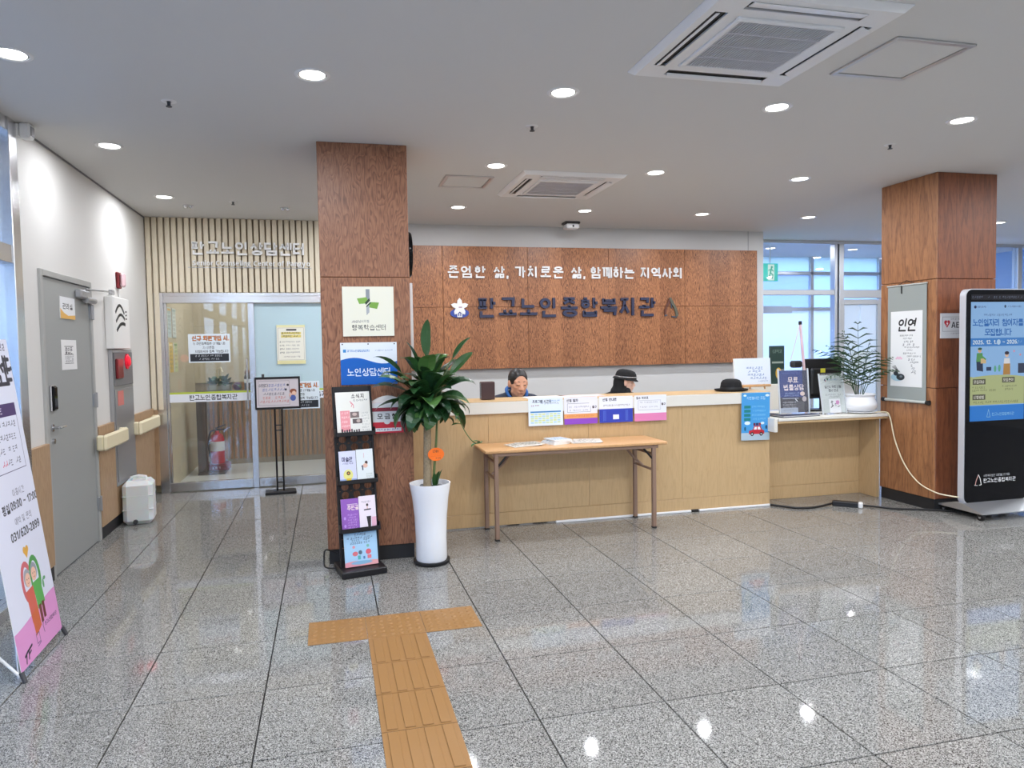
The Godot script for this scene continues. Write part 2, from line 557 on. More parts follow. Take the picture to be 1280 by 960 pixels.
	# lines too small to read in the photograph: rows of little pen marks
	func marks(x: float, y: float, ww: float, em: float, c: Color, r: RandomNumberGenerator) -> void:
		var e := x + ww
		while x < e - em * 0.6:
			if r.randf() < 0.16:
				x += em * 0.5
				continue
			var k := r.randi() % 4
			var t := maxf(1.0, em * 0.13)
			var m := em * 0.75
			if k != 1: line(Vector2(x + m * 0.15, y + em * 0.15), Vector2(x + m * 0.8, y + em * 0.15), t, c)
			if k != 2: line(Vector2(x + m * 0.8, y), Vector2(x + m * 0.8, y + em * 0.6), t, c)
			line(Vector2(x + m * 0.1, y + em * (0.5 + 0.2 * (k % 2))), Vector2(x + m * 0.6, y + em * 0.45), t, c)
			if k > 1: line(Vector2(x + m * 0.2, y + em * 0.85), Vector2(x + m * 0.85, y + em * 0.85), t, c)
			x += em * 0.92

	func mat(rough := 0.55, glow := 0.0) -> StandardMaterial3D:
		var m := StandardMaterial3D.new()
		var tx := ImageTexture.create_from_image(im)
		m.albedo_texture = tx
		m.roughness = rough
		m.texture_repeat = false
		if glow > 0.0:
			m.albedo_color = Color(0.2, 0.2, 0.2)
			m.emission_enabled = true
			m.emission = Color.WHITE
			m.emission_operator = BaseMaterial3D.EMISSION_OP_MULTIPLY
			m.emission_texture = tx
			m.emission_energy_multiplier = glow
		return m

# ---------------------------------------------------------------- materials
var M := {}

func mat(c: Color, rough := 0.6, metal := 0.0) -> StandardMaterial3D:
	var m := StandardMaterial3D.new()
	m.albedo_color = c
	m.roughness = rough
	m.metallic = metal
	return m

func rgb(r: int, g: int, b: int) -> Color:
	return Color(r / 255.0, g / 255.0, b / 255.0)

func noise(sd: int, f: float, type := FastNoiseLite.TYPE_SIMPLEX_SMOOTH, oct := 3) -> FastNoiseLite:
	var n := FastNoiseLite.new()
	n.seed = sd; n.frequency = f; n.noise_type = type; n.fractal_octaves = oct
	return n

# veneer: contour rings of a stretched noise, fine pores along the grain, vertical; w x h pixels
func wood_image(w: int, h: int, sd: int, stretch: int, freq: float, rings: float, ring_amount: float, pore_amount: float, light: Color, dark: Color, strips := 0) -> Image:
	var a := noise(sd, freq).get_image(w, h / stretch, false, false, true)
	a.resize(w, h, Image.INTERPOLATE_CUBIC)
	var b := noise(sd + 7, 0.22, FastNoiseLite.TYPE_SIMPLEX, 2).get_image(w, h / 10, false, false, true)
	b.resize(w, h, Image.INTERPOLATE_BILINEAR)
	var da := a.get_data(); var db := b.get_data()
	var out := PackedByteArray()
	out.resize(w * h * 3)
	var lr := light.r * 255.0; var lg := light.g * 255.0; var lb := light.b * 255.0
	var dr := dark.r * 255.0 - lr; var dg := dark.g * 255.0 - lg; var dbb := dark.b * 255.0 - lb
	var offs := PackedFloat32Array(); var tone := PackedFloat32Array()
	var r := RandomNumberGenerator.new(); r.seed = sd
	for x in w:
		if x == 0 or (strips > 0 and x % (w / strips) == 0):
			offs.append(r.randf() * 3.0); tone.append(r.randf_range(-0.12, 0.12) if strips else 0.0)
		else:
			offs.append(offs[x - 1]); tone.append(tone[x - 1])
	var i := 0
	for y in h:
		for x in w:
			var k: float = da[i] * rings / 255.0 + offs[x]
			k -= floorf(k)
			k = k * k * (1.0 if k < 0.9 else (1.0 - k) * 10.0)
			var pore := db[i] / 255.0
			pore = maxf(0.0, pore - 0.5) * 2.0
			var t := clampf(k * ring_amount + pore * pore_amount + tone[x], 0.0, 1.0)
			out[i * 3] = int(lr + dr * t); out[i * 3 + 1] = int(lg + dg * t); out[i * 3 + 2] = int(lb + dbb * t)
			i += 1
	return Image.create_from_data(w, h, false, Image.FORMAT_RGB8, out)

func wood(im: Image, metres: Vector2, rough := 0.45, tint := Color.WHITE) -> StandardMaterial3D:
	var m := mat(tint, rough)
	m.albedo_texture = ImageTexture.create_from_image(im)
	m.uv1_scale = Vector3(1.0 / metres.x, 1.0 / metres.y, 1.0)
	return m

func ramp(stops: Array) -> Gradient:
	var g := Gradient.new()
	var o := PackedFloat32Array(); var c := PackedColorArray()
	for s in stops:
		o.append(s[0]); c.append(s[1])
	g.offsets = o; g.colors = c
	return g

func granite(sd: int) -> NoiseTexture2D:
	var n := noise(sd, 0.4, FastNoiseLite.TYPE_CELLULAR, 1)
	n.cellular_return_type = FastNoiseLite.RETURN_CELL_VALUE
	n.fractal_type = FastNoiseLite.FRACTAL_FBM
	n.fractal_gain = 0.6
	var t := NoiseTexture2D.new()
	t.width = 1024; t.height = 1024
	t.noise = n
	t.color_ramp = ramp([[0.0, rgb(38, 38, 38)], [0.18, rgb(76, 75, 74)], [0.28, rgb(132, 131, 129)], [0.55, rgb(160, 159, 156)], [0.82, rgb(184, 183, 180)], [1.0, rgb(214, 213, 210)]])
	return t

func make_materials() -> void:
	M.white_wall = mat(rgb(216, 214, 210), 0.8)
	M.grey_wall = mat(rgb(206, 205, 203), 0.8)
	M.ceiling = mat(rgb(214, 213, 211), 0.9)
	M.joint = mat(rgb(40, 38, 37), 0.9)
	M.granite = []
	for k in 2:
		var g := mat(Color(0.9, 0.9, 0.89), 0.04)
		g.albedo_texture = granite(31 + k * 5)
		g.uv1_scale = Vector3(1.0 / 1.2, 1.0 / 1.2, 1)
		M.granite.append(g)
		var g2 := g.duplicate()
		g2.albedo_color = rgb(224, 223, 220)
		g2.roughness = 0.05
		M.granite.append(g2)
	M.oak = wood(wood_image(384, 768, 11, 4, 0.015, 10.0, 0.52, 0.5, rgb(162, 112, 82), rgb(78, 44, 30)), Vector2(1.2, 2.4), 0.42)
	M.oak_dark = M.oak.duplicate()
	M.oak_dark.albedo_color = rgb(226, 200, 190)
	M.oak_warm = wood(wood_image(256, 1024, 29, 14, 0.012, 4.0, 0.42, 0.4, rgb(168, 116, 76), rgb(88, 52, 34)), Vector2(0.9, 3.0), 0.42)
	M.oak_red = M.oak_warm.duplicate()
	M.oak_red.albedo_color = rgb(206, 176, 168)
	M.oak_panel = wood(wood_image(512, 512, 17, 6, 0.022, 9.0, 0.75, 0.75, rgb(186, 126, 84), rgb(82, 46, 28), 7), Vector2(1.15, 1.15), 0.42)
	M.birch = wood(wood_image(384, 384, 41, 8, 0.012, 4.0, 0.22, 0.25, rgb(203, 171, 126), rgb(170, 136, 94)), Vector2(1.2, 1.2), 0.4)
	M.beech = wood(wood_image(256, 512, 53, 10, 0.018, 4.0, 0.3, 0.3, rgb(178, 148, 116), rgb(136, 104, 76)), Vector2(0.6, 1.2), 0.5)
	M.slat = wood(wood_image(128, 512, 61, 10, 0.02, 3.0, 0.2, 0.25, rgb(224, 213, 190), rgb(190, 174, 148)), Vector2(0.3, 1.2), 0.55)
	M.slat_brown = M.beech.duplicate()
	M.slat_brown.albedo_color = rgb(232, 206, 160)
	M.slat_back = mat(rgb(150, 136, 112), 0.7)
	M.beige = mat(rgb(196, 184, 152), 0.5)
	M.table_top = wood(wood_image(256, 256, 71, 6, 0.02, 3.0, 0.2, 0.25, rgb(205, 160, 112), rgb(172, 124, 78)), Vector2(0.5, 0.5), 0.35)
	M.table_leg = mat(rgb(150, 122, 104), 0.4, 0.2)
	M.steel = mat(rgb(214, 214, 216), 0.25, 1.0)
	M.steel_rough = mat(rgb(176, 177, 180), 0.38, 0.7)
	M.alu = mat(rgb(200, 201, 204), 0.35, 0.9)
	M.chrome = mat(rgb(215, 215, 218), 0.12, 1.0)
	M.black = mat(rgb(24, 24, 26), 0.5)
	M.black_gloss = mat(rgb(8, 9, 14), 0.06)
	M.black_gloss.metallic_specular = 0.3
	M.black_base = mat(rgb(34, 34, 36), 0.55)
	M.black_metal = mat(rgb(30, 29, 32), 0.42, 0.3)
	M.white = mat(rgb(236, 235, 232), 0.5)
	M.white_plastic = mat(rgb(232, 232, 232), 0.35)
	M.white_glaze = mat(rgb(236, 236, 238), 0.12)
	M.paper = mat(rgb(238, 237, 233), 0.7)
	M.counter_white = mat(rgb(226, 222, 212), 0.35)
	M.door_grey = mat(rgb(158, 160, 158), 0.5)
	M.frame_grey = mat(rgb(168, 168, 165), 0.5)
	M.cream = mat(rgb(232, 220, 186), 0.4)
	M.grey = mat(rgb(120, 120, 122), 0.5)
	M.dark_grey = mat(rgb(66, 66, 70), 0.5)
	M.red = mat(rgb(196, 30, 44), 0.35)
	M.dark_red = mat(rgb(120, 18, 28), 0.3)
	M.navy = mat(rgb(42, 48, 76), 0.45)
	M.soil = mat(rgb(58, 46, 38), 0.95)
	M.yellow_tile = mat(rgb(146, 106, 58), 0.5)
	M.glass = mat(Color(1, 1, 1, 0.02), 0.02)
	M.glass.transparency = BaseMaterial3D.TRANSPARENCY_ALPHA
	M.acrylic = mat(Color(1, 1, 1, 0.025), 0.03)
	M.acrylic.transparency = BaseMaterial3D.TRANSPARENCY_ALPHA
	M.frost = mat(rgb(196, 222, 230), 0.55)
	M.daylight_blue = mat(rgb(150, 186, 226), 0.7)  # blue daylight on the white lobby walls, put into their colour
	M.lens = mat(Color.WHITE, 0.4)
	M.lens.emission_enabled = true
	M.lens.emission = rgb(255, 252, 244)
	M.lens.emission_energy_multiplier = 6.0
	M.leaf = []
	for c in [rgb(36, 72, 38), rgb(46, 84, 42), rgb(30, 60, 37), rgb(70, 106, 54)]:
		var l := mat(c, 0.28)
		l.backlight_enabled = true
		l.backlight = Color(0.12, 0.2, 0.08)
		M.leaf.append(l)
	M.stem = mat(rgb(96, 112, 62), 0.6)
	M.bark = wood(wood_image(64, 256, 83, 2, 0.08, 4.0, 0.7, 0.6, rgb(170, 152, 122), rgb(92, 78, 58)), Vector2(0.1, 0.3), 0.8)
	M.water_jug = mat(rgb(226, 230, 230), 0.4)
	M.water_jug.subsurf_scatter_enabled = true
	M.water_jug.subsurf_scatter_strength = 0.4
	M.skin = mat(rgb(198, 146, 118), 0.5)
	M.skin_pale = mat(rgb(226, 184, 164), 0.5)
	M.hair = mat(rgb(24, 20, 20), 0.4)
	M.felt = mat(rgb(14, 14, 17), 0.9)
	M.jacket = mat(rgb(32, 40, 58), 0.75)
	M.collar = mat(rgb(34, 92, 160), 0.7)
	M.coat = mat(rgb(20, 20, 24), 0.85)

# ---------------------------------------------------------------- the room
func build_room() -> void:
	structure("ceiling", box_mb(Vector3(-3.4, H, -9.2), Vector3(13.4, H + 0.12, 6.2)), M.ceiling, "flat white ceiling of the lobby with rows of downlights")
	var slab := structure("floor", box_mb(Vector3(-1.4, -0.12, -9.2), Vector3(13.2, -0.015, 6.2)), M.joint, "lobby floor of polished grey granite tiles with thin dark joints")
	var meshes := []
	for k in 8:
		var mb := MB.new()
		mb.uvo = Vector2((k % 2) * 0.6, (k / 2) * 0.37)
		mb.box(Vector3(0, -0.02, 0), Vector3(0.594, 0.04, 0.594), 0.0015)
		meshes.append(mb.mesh(M.granite[k % 4]))
	var rest := MB.new()
	for i in range(-2, 22):
		for j in range(-15, 10):
			var c := Vector3(i * 0.6 + 0.3, 0, j * 0.6 + 0.3)
			if i < 14 and j >= -12 and j < 1:
				var o := MeshInstance3D.new()
				o.name = "tile"
				o.mesh = meshes[rng.randi() % 8]
				o.position = c
				slab.add_child(o, true)
			else:
				rest.uvo = Vector2(rng.randi() % 4 * 0.31, rng.randi() % 4 * 0.43)
				rest.box(Vector3(c.x, -0.02, c.z), Vector3(0.597, 0.04, 0.597))
	tag(put("tile", rest, M.granite[1], slab), "", "", "", "stuff")
	# tactile paving: a bar of three dotted tiles across the end of a strip of ribbed ones, beside one another on the floor
	for i in 3:
		var t := thing("tactile_tile", ["yellow dotted tactile tile at the left end of the T bar", "yellow dotted tactile tile in the middle of the T bar", "yellow dotted tactile tile at the right end of the T bar"][i], "tactile tile", Vector3(0.95 + 0.332 * i, 0, -1.83), 0.0, "yellow tactile tiles")
		put("base", box_mb(Vector3(-0.165, 0.0, -0.165), Vector3(0.165, 0.003, 0.165), 0.001), M.yellow_tile, t)
		var d := MB.new()
		for a in 6:
			for b in 6:
				var p := Vector3((a - 2.5) * 0.052, 0.003, (b - 2.5) * 0.052)
				d.lathe([Vector2(0.0, 0.0045), Vector2(0.009, 0.0045), Vector2(0.016, 0.0)], 10, p)
		put("dots", d, M.yellow_tile, t)
	for i in 7:
		var w: String = ["yellow ribbed tactile tile touching the dotted bar", "second yellow ribbed tactile tile from the dotted bar", "third yellow ribbed tactile tile from the dotted bar", "fourth yellow ribbed tactile tile, at the lower edge of the view", "fifth yellow ribbed tactile tile from the dotted bar", "sixth yellow ribbed tactile tile from the dotted bar", "seventh yellow ribbed tactile tile from the dotted bar"][i]
		var t := thing("tactile_tile", w, "tactile tile", Vector3(1.282, 0, -1.498 + 0.332 * i), 0.0, "yellow tactile tiles")
		put("base", box_mb(Vector3(-0.165, 0.0, -0.164), Vector3(0.165, 0.003, 0.164), 0.001), M.yellow_tile, t)
		for k in 4:
			put("rib", box_mb(Vector3(-0.141 + k * 0.078, 0.003, -0.155), Vector3(-0.093 + k * 0.078, 0.0075, 0.155), 0.004), M.yellow_tile, t)
	# shell behind and beside the camera
	structure("wall_right", box_mb(Vector3(13.0, 0, -7.2), Vector3(13.2, H, 6.2)), M.white_wall, "plain white wall at the right end of the lobby")
	structure("wall_front", box_mb(Vector3(-1.2, 0, 6.0), Vector3(13.2, H, 6.2)), M.white_wall, "plain white wall at the near end of the lobby")
	# glazed entrance along the left of the camera
	var e := MB.new()
	e.span(Vector3(-1.16, 0, -3.02), Vector3(-1.03, H, -2.9), 0.004)
	for z in [-1.2, 0.6, 2.4, 4.2, 5.9]: e.span(Vector3(-1.14, 0, z), Vector3(-1.04, H, z + 0.1), 0.004)
	e.span(Vector3(-1.14, 2.24, -2.93), Vector3(-1.04, 2.36, 6.0), 0.004)
	e.span(Vector3(-1.14, 0.0, -2.93), Vector3(-1.04, 0.08, 6.0), 0.004)
	e.span(Vector3(-1.14, 3.1, -2.93), Vector3(-1.04, H, 6.0), 0.004)
	var w1 := structure("window_1", e, M.steel, "stainless framed glazed entrance at the left edge")
	for k in 5:
		put("pane", box_mb(Vector3(-1.095, 0.08, [-2.93, -1.1, 0.7, 2.5, 4.3][k]), Vector3(-1.085, 2.24, [-1.2, 0.6, 2.4, 4.2, 5.9][k])), M.glass, w1)
		put("pane", box_mb(Vector3(-1.095, 2.36, [-2.93, -1.1, 0.7, 2.5, 4.3][k]), Vector3(-1.085, 3.1, [-1.2, 0.6, 2.4, 4.2, 5.9][k])), M.glass, w1)
	var og := MB.new()
	for z in [-3.0, -1.2, 0.6, 2.4, 4.2, 6.1]: og.span(Vector3(-3.3, 0, z), Vector3(-3.2, H, z + 0.1), 0.004)
	for y in [0.0, 2.3]: og.span(Vector3(-3.29, y, -3.0), Vector3(-3.21, y + 0.1, 6.2), 0.004)
	var w6 := structure("added_window_6", og, M.steel, "added outer frosted glazing at the left that dims the sky light")  # unseen screen added to hold back sky light, hence the dark films
	for k in 5:
		put("film", box_mb(Vector3(-3.255, 0.1, -2.9 + k * 1.8), Vector3(-3.245, 2.3, -1.2 + k * 1.8)), frosted(rgb(84, 98, 122)), w6)
		put("film", box_mb(Vector3(-3.255, 2.4, -2.9 + k * 1.8), Vector3(-3.245, H, -1.2 + k * 1.8)), frosted(rgb(84, 98, 122)), w6)
	structure("wall_entrance", box_mb(Vector3(-3.4, 0, -3.2), Vector3(-1.22, H, -3.0)), M.white_wall, "end wall of the entrance lobby at the left")
	structure("pavement", box_mb(Vector3(-3.4, -0.12, -3.2), Vector3(-1.4, -0.006, 6.2)), M.grey, "grey floor of the entrance lobby outside the glazing")

func build_left_wall() -> void:
	var X := -1.06
	var w := MB.new()
	w.span(Vector3(X - 0.16, 0, -6.6), Vector3(X, H, -4.45))
	w.span(Vector3(X - 0.16, 2.26, -4.45), Vector3(X, H, -3.34))
	w.span(Vector3(X - 0.16, 0, -3.34), Vector3(X, H, -3.02))
	structure("wall_left", w, M.white_wall, "tall white left wall above the wooden dado")
	structure("trim_1", box_mb(Vector3(X, 3.178, -6.45), Vector3(X + 0.008, H, -3.05)), M.grey, "thin grey strip painted as the shadow line where the left wall meets the ceiling")  # shade under the ceiling edge, drawn as a grey strip
	# wooden dado and black skirting
	var dado := MB.new()
	dado.span(Vector3(X, 0.11, -3.34), Vector3(X + 0.03, 1.0, -3.02), 0.003)
	structure("trim_2", dado, M.beech, "wooden dado panel between the glazed entrance and the grey door")
	var d2 := MB.new()
	d2.span(Vector3(X, 0.11, -4.9), Vector3(X + 0.03, 1.0, -4.45), 0.003)
	structure("trim_3", d2, M.beech, "wooden dado panel between the grey door and the hydrant cabinet")
	var d3 := MB.new()
	d3.span(Vector3(X, 0.11, -5.58), Vector3(X + 0.03, 0.38, -4.9), 0.003)
	structure("trim_4", d3, M.beech, "low wooden dado panel under the hydrant cabinet")
	var d4 := MB.new()
	d4.span(Vector3(X, 0.11, -6.42), Vector3(X + 0.03, 1.0, -5.58), 0.003)
	structure("trim_5", d4, M.beech, "wooden dado panel between the hydrant cabinet and the glass partition")
	var b := MB.new()
	b.span(Vector3(X, 0, -6.42), Vector3(X + 0.02, 0.11, -4.45), 0.002)
	b.span(Vector3(X, 0, -3.34), Vector3(X + 0.02, 0.11, -3.05), 0.002)
	structure("baseboard_left", b, M.black_base, "black skirting board along the left wall")
	# grey steel door
	var f := MB.new()
	f.span(Vector3(X - 0.12, 0, -3.385), Vector3(X + 0.02, 2.26, -3.34), 0.003)
	f.span(Vector3(X - 0.12, 0, -4.45), Vector3(X + 0.02, 2.26, -4.405), 0.003)
	f.span(Vector3(X - 0.12, 2.215, -4.405), Vector3(X + 0.02, 2.26, -3.385), 0.003)
	var door := structure("door_1", f, M.frame_grey, "grey steel door with a lever handle in the left wall")
	put("leaf", box_mb(Vector3(X - 0.05, 0.008, -4.4), Vector3(X + 0.005, 2.21, -3.39), 0.003), M.door_grey, door)
	for y in [0.33, 1.24, 2.0]:
		var hg := MB.new()
		hg.span(Vector3(X + 0.005, y - 0.06, -4.45), Vector3(X + 0.03, y + 0.06, -4.4), 0.004)
		hg.cyl(Vector3(X + 0.03, y - 0.065, -4.425), Vector3(X + 0.03, y + 0.065, -4.425), 0.009, 0.009, 10)
		put("hinge", hg, M.steel_rough, door)
	var hd := MB.new()
	hd.cyl(Vector3(X + 0.004, 1.1, -3.47), Vector3(X + 0.014, 1.1, -3.47), 0.028, 0.028, 20)
	hd.cyl(Vector3(X + 0.012, 1.1, -3.47), Vector3(X + 0.055, 1.1, -3.47), 0.011, 0.011, 12)
	hd.tube([Vector3(X + 0.055, 1.1, -3.465), Vector3(X + 0.06, 1.1, -3.5), Vector3(X + 0.058, 1.1, -3.56), Vector3(X + 0.05, 1.1, -3.61)], 0.011, 10, 0.008)
	hd.cyl(Vector3(X + 0.004, 1.0, -3.47), Vector3(X + 0.02, 1.0, -3.47), 0.022, 0.02, 18)
	put("handle", hd, M.steel, door)
	var lk := put("digital_lock", box_mb(Vector3(X + 0.004, 1.225, -3.53), Vector3(X + 0.035, 1.41, -3.45), 0.012), M.black_gloss, door)
	put("bezel", box_mb(Vector3(X + 0.004, 1.22, -3.538), Vector3(X + 0.02, 1.415, -3.442), 0.006), M.chrome, lk)
	var cl := MB.new()
	cl.span(Vector3(X + 0.005, 2.1, -4.3), Vector3(X + 0.06, 2.17, -4.06), 0.012)
	cl.cyl(Vector3(X + 0.045, 2.095, -4.42), Vector3(X + 0.045, 2.095, -4.2), 0.026, 0.026, 14)
	var c := put("door_closer", cl, M.steel_rough, door)
	var arm := MB.new()
	arm.tube([Vector3(X + 0.05, 2.18, -4.2), Vector3(X + 0.06, 2.2, -4.6), Vector3(X + 0.03, 2.22, -5.02)], 0.008, 8)
	arm.span(Vector3(X, 2.2, -5.08), Vector3(X + 0.035, 2.245, -5.0), 0.005)
	put("closer_arm", arm, M.steel_rough, c)
	# name plate and notice on the door
	var p := Pic.new(self, 256, 224, rgb(238, 240, 244))
	p.poly(V2([0, 224, 0, 120, 60, 165, 130, 190, 256, 178, 256, 224]), rgb(232, 178, 84))
	p.text("관리실", 40, 66, 58, 0.13, rgb(40, 44, 52), 1.05)
	var pl := card("door_plate", 0.32, 0.17, 0.006, p.mat(0.3), M.white_plastic)
	pl.transform = Transform3D(Basis(Vector3.UP, PI / 2), Vector3(X + 0.009, 1.92, -3.88))
	tag(pl, "white and orange room name plate high on the grey door", "sign")
	p = Pic.new(self, 256, 192, rgb(236, 236, 236))
	p.rect(50, 40, 150, 4, rgb(60, 60, 60)); p.rect(50, 92, 150, 4, rgb(60, 60, 60)); p.rect(50, 150, 150, 3, rgb(60, 60, 60))
	p.text("출입문", 60, 48, 42, 0.1, rgb(50, 50, 56))
	for k in 3: p.marks(58, 102 + k * 15, 140, 14, rgb(60, 60, 66), rng)
	pl = card("paper_notice", 0.33, 0.235, 0.002, p.mat(), M.paper)
	pl.transform = Transform3D(Basis(Vector3.UP, PI / 2), Vector3(X + 0.007, 1.52, -3.88))
	tag(pl, "white paper notice taped to the middle of the grey door", "notice")
	# hydrant cabinet
	var hy := thing("hydrant_cabinet", "stainless steel hydrant cabinet with a red lamp and call box", "hydrant cabinet", Vector3(X, 0, -5.24))
	put("body", box_mb(Vector3(0, 0.38, -0.34), Vector3(0.035, 1.68, 0.34), 0.004), M.steel_rough, hy)
	put("door", box_mb(Vector3(0.035, 0.42, -0.31), Vector3(0.043, 1.3, 0.31), 0.003), M.steel_rough, hy)
	put("control_panel", box_mb(Vector3(0.035, 1.33, -0.31), Vector3(0.045, 1.65, 0.31), 0.003), M.grey, hy)
	put("call_box", box_mb(Vector3(0.045, 1.4, 0.1), Vector3(0.07, 1.59, 0.29), 0.008), M.dark_red, hy)
	var lm := MB.new()
	lm.m = Transform3D(Basis(Vector3.BACK, -PI / 2), Vector3(0.045, 1.56, -0.1))
	lm.lathe([Vector2(0.075, 0.0), Vector2(0.075, 0.012), Vector2(0.058, 0.014), Vector2(0.055, 0.022), Vector2(0.04, 0.034), Vector2(0.0, 0.04)], 20)
	var red_lamp := mat(rgb(240, 30, 60), 0.2)
	red_lamp.emission_enabled = true
	red_lamp.emission = rgb(255, 30, 60)
	red_lamp.emission_energy_multiplier = 0.12
	put("lamp", lm, red_lamp, hy)
	var rl := OmniLight3D.new()
	rl.name = "lamp_glow"; rl.light_color = rgb(255, 60, 80); rl.light_energy = 0.004; rl.light_size = 0.05; rl.shadow_enabled = true; rl.omni_range = 8.0; rl.omni_attenuation = 2.0
	rl.position = Vector3(X + 0.16, 1.56, -5.34)
	add_child(rl)
	put("label_sticker", box_mb(Vector3(0.043, 1.14, 0.05), Vector3(0.045, 1.28, 0.24), 0.0), mat(rgb(214, 120, 112), 0.4), hy)
	# siren above
	var s := thing("siren", "red and clear siren light above the white leaf-pattern box", "siren", Vector3(X, 2.36, -5.3))
	put("base", box_mb(Vector3(0, -0.08, -0.05), Vector3(0.03, 0.08, 0.05), 0.008), M.dark_red, s)
	put("lens", box_mb(Vector3(0.03, -0.065, -0.055), Vector3(0.07, 0.07, 0.03), 0.016), mat(rgb(236, 200, 206), 0.15), s)
	put("cable", box_mb(Vector3(0.005, -0.16, -0.006), Vector3(0.014, -0.08, 0.006), 0.002), M.white_plastic, s)
	# white box with leaf mark
	var bx := thing("wall_box", "white wall box with a black striped leaf mark above the hydrant cabinet", "wall box", Vector3(X, 1.685, -5.12))
	put("body", box_mb(Vector3(0, 0, -0.27), Vector3(0.075, 0.49, 0.27), 0.006), M.white, bx)
	for k in 3:
		var lf := MB.new()
		lf.m = Transform3D(Basis(Vector3.UP, PI / 2), Vector3(0.075, -0.06, 0.03))
		var pts := PackedVector2Array()
		for i in 9: pts.append(Vector2(-0.17 + i * 0.036 + k * 0.012, 0.4 - k * 0.085 + sin(i / 8.0 * PI) * (0.075 - k * 0.02) + i * 0.004 * k))
		lf.stroke(pts, false, 0.026 if k < 2 else 0.03, 0.0, 0.002)
		put("leaf_mark", lf, M.black, bx)
		lf = MB.new()
		lf.m = Transform3D(Basis(Vector3.UP, PI / 2), Vector3(0.075, -0.06, 0.03))
		lf.stroke(V2([0.16, 0.42 - k * 0.035, 0.2, 0.425 - k * 0.035]), false, 0.014, 0.0, 0.002)
		put("leaf_mark", lf, M.black, bx)
	# handrails
	for k in 2:
		var hr := thing("handrail", ["cream handrail piece beside the grey door", "cream handrail piece beside the glass partition"][k], "handrail", Vector3(X + 0.03, 0.865, [-4.70, -5.93][k]), 0.0, "cream handrail pieces")
		var L: float = [0.35, 0.42][k]
		put("grip", box_mb(Vector3(0.045, -0.07, -L), Vector3(0.085, 0.07, L), 0.018), M.cream, hr)
		put("end_cap", box_mb(Vector3(0.0, -0.068, L - 0.05), Vector3(0.06, 0.068, L - 0.002), 0.015), M.cream, hr)
		put("end_cap", box_mb(Vector3(0.0, -0.068, -L + 0.002), Vector3(0.06, 0.068, -L + 0.05), 0.015), M.cream, hr)
	# camera bracket in the corner above
	var cb := thing("wall_bracket", "small clear camera housing at the top of the left wall", "camera", Vector3(-1.0, H, -3.06))
	put("mount", box_mb(Vector3(-0.06, -0.09, -0.03), Vector3(-0.02, -0.01, 0.04), 0.005), M.white_plastic, cb)
	put("housing", box_mb(Vector3(-0.02, -0.1, -0.05), Vector3(0.05, -0.0, 0.04), 0.012), M.white_plastic, cb)
	put("lens", box_mb(Vector3(0.05, -0.085, -0.035), Vector3(0.054, -0.02, 0.025), 0.002), M.grey, cb)
	# jerry can
	var j := thing("jerry_can", "white plastic water jerry can against the black skirting", "jerry can", Vector3(-0.885, 0, -5.08), 0.12)
	j.scale = Vector3(1.1, 1.1, 1.1)
	put("body", box_mb(Vector3(-0.12, 0.0, -0.14), Vector3(0.12, 0.375, 0.14), 0.035), M.water_jug, j)
	for k in 2: put("groove", box_mb(Vector3(-0.121, 0.13 + k * 0.12, -0.142), Vector3(0.121, 0.134 + k * 0.12, 0.142), 0.03), M.water_jug, j)
	var hdl := MB.new()
	hdl.tube([Vector3(-0.06, 0.37, 0.02), Vector3(-0.055, 0.4, 0.02), Vector3(0, 0.41, 0.02), Vector3(0.06, 0.4, 0.02), Vector3(0.065, 0.37, 0.02)], 0.014, 10)
	put("handle", hdl, M.water_jug, j)
	var cap := MB.new()
	cap.cyl(Vector3(0, 0.37, -0.08), Vector3(0, 0.4, -0.08), 0.03, 0.028, 18)
	put("cap", cap, M.white_plastic, j)
	var sp := MB.new()
	sp.cyl(Vector3(-0.02, 0.03, 0.14), Vector3(-0.02, 0.03, 0.165), 0.02, 0.018, 14)
	put("spout_cap", sp, M.dark_grey, j)

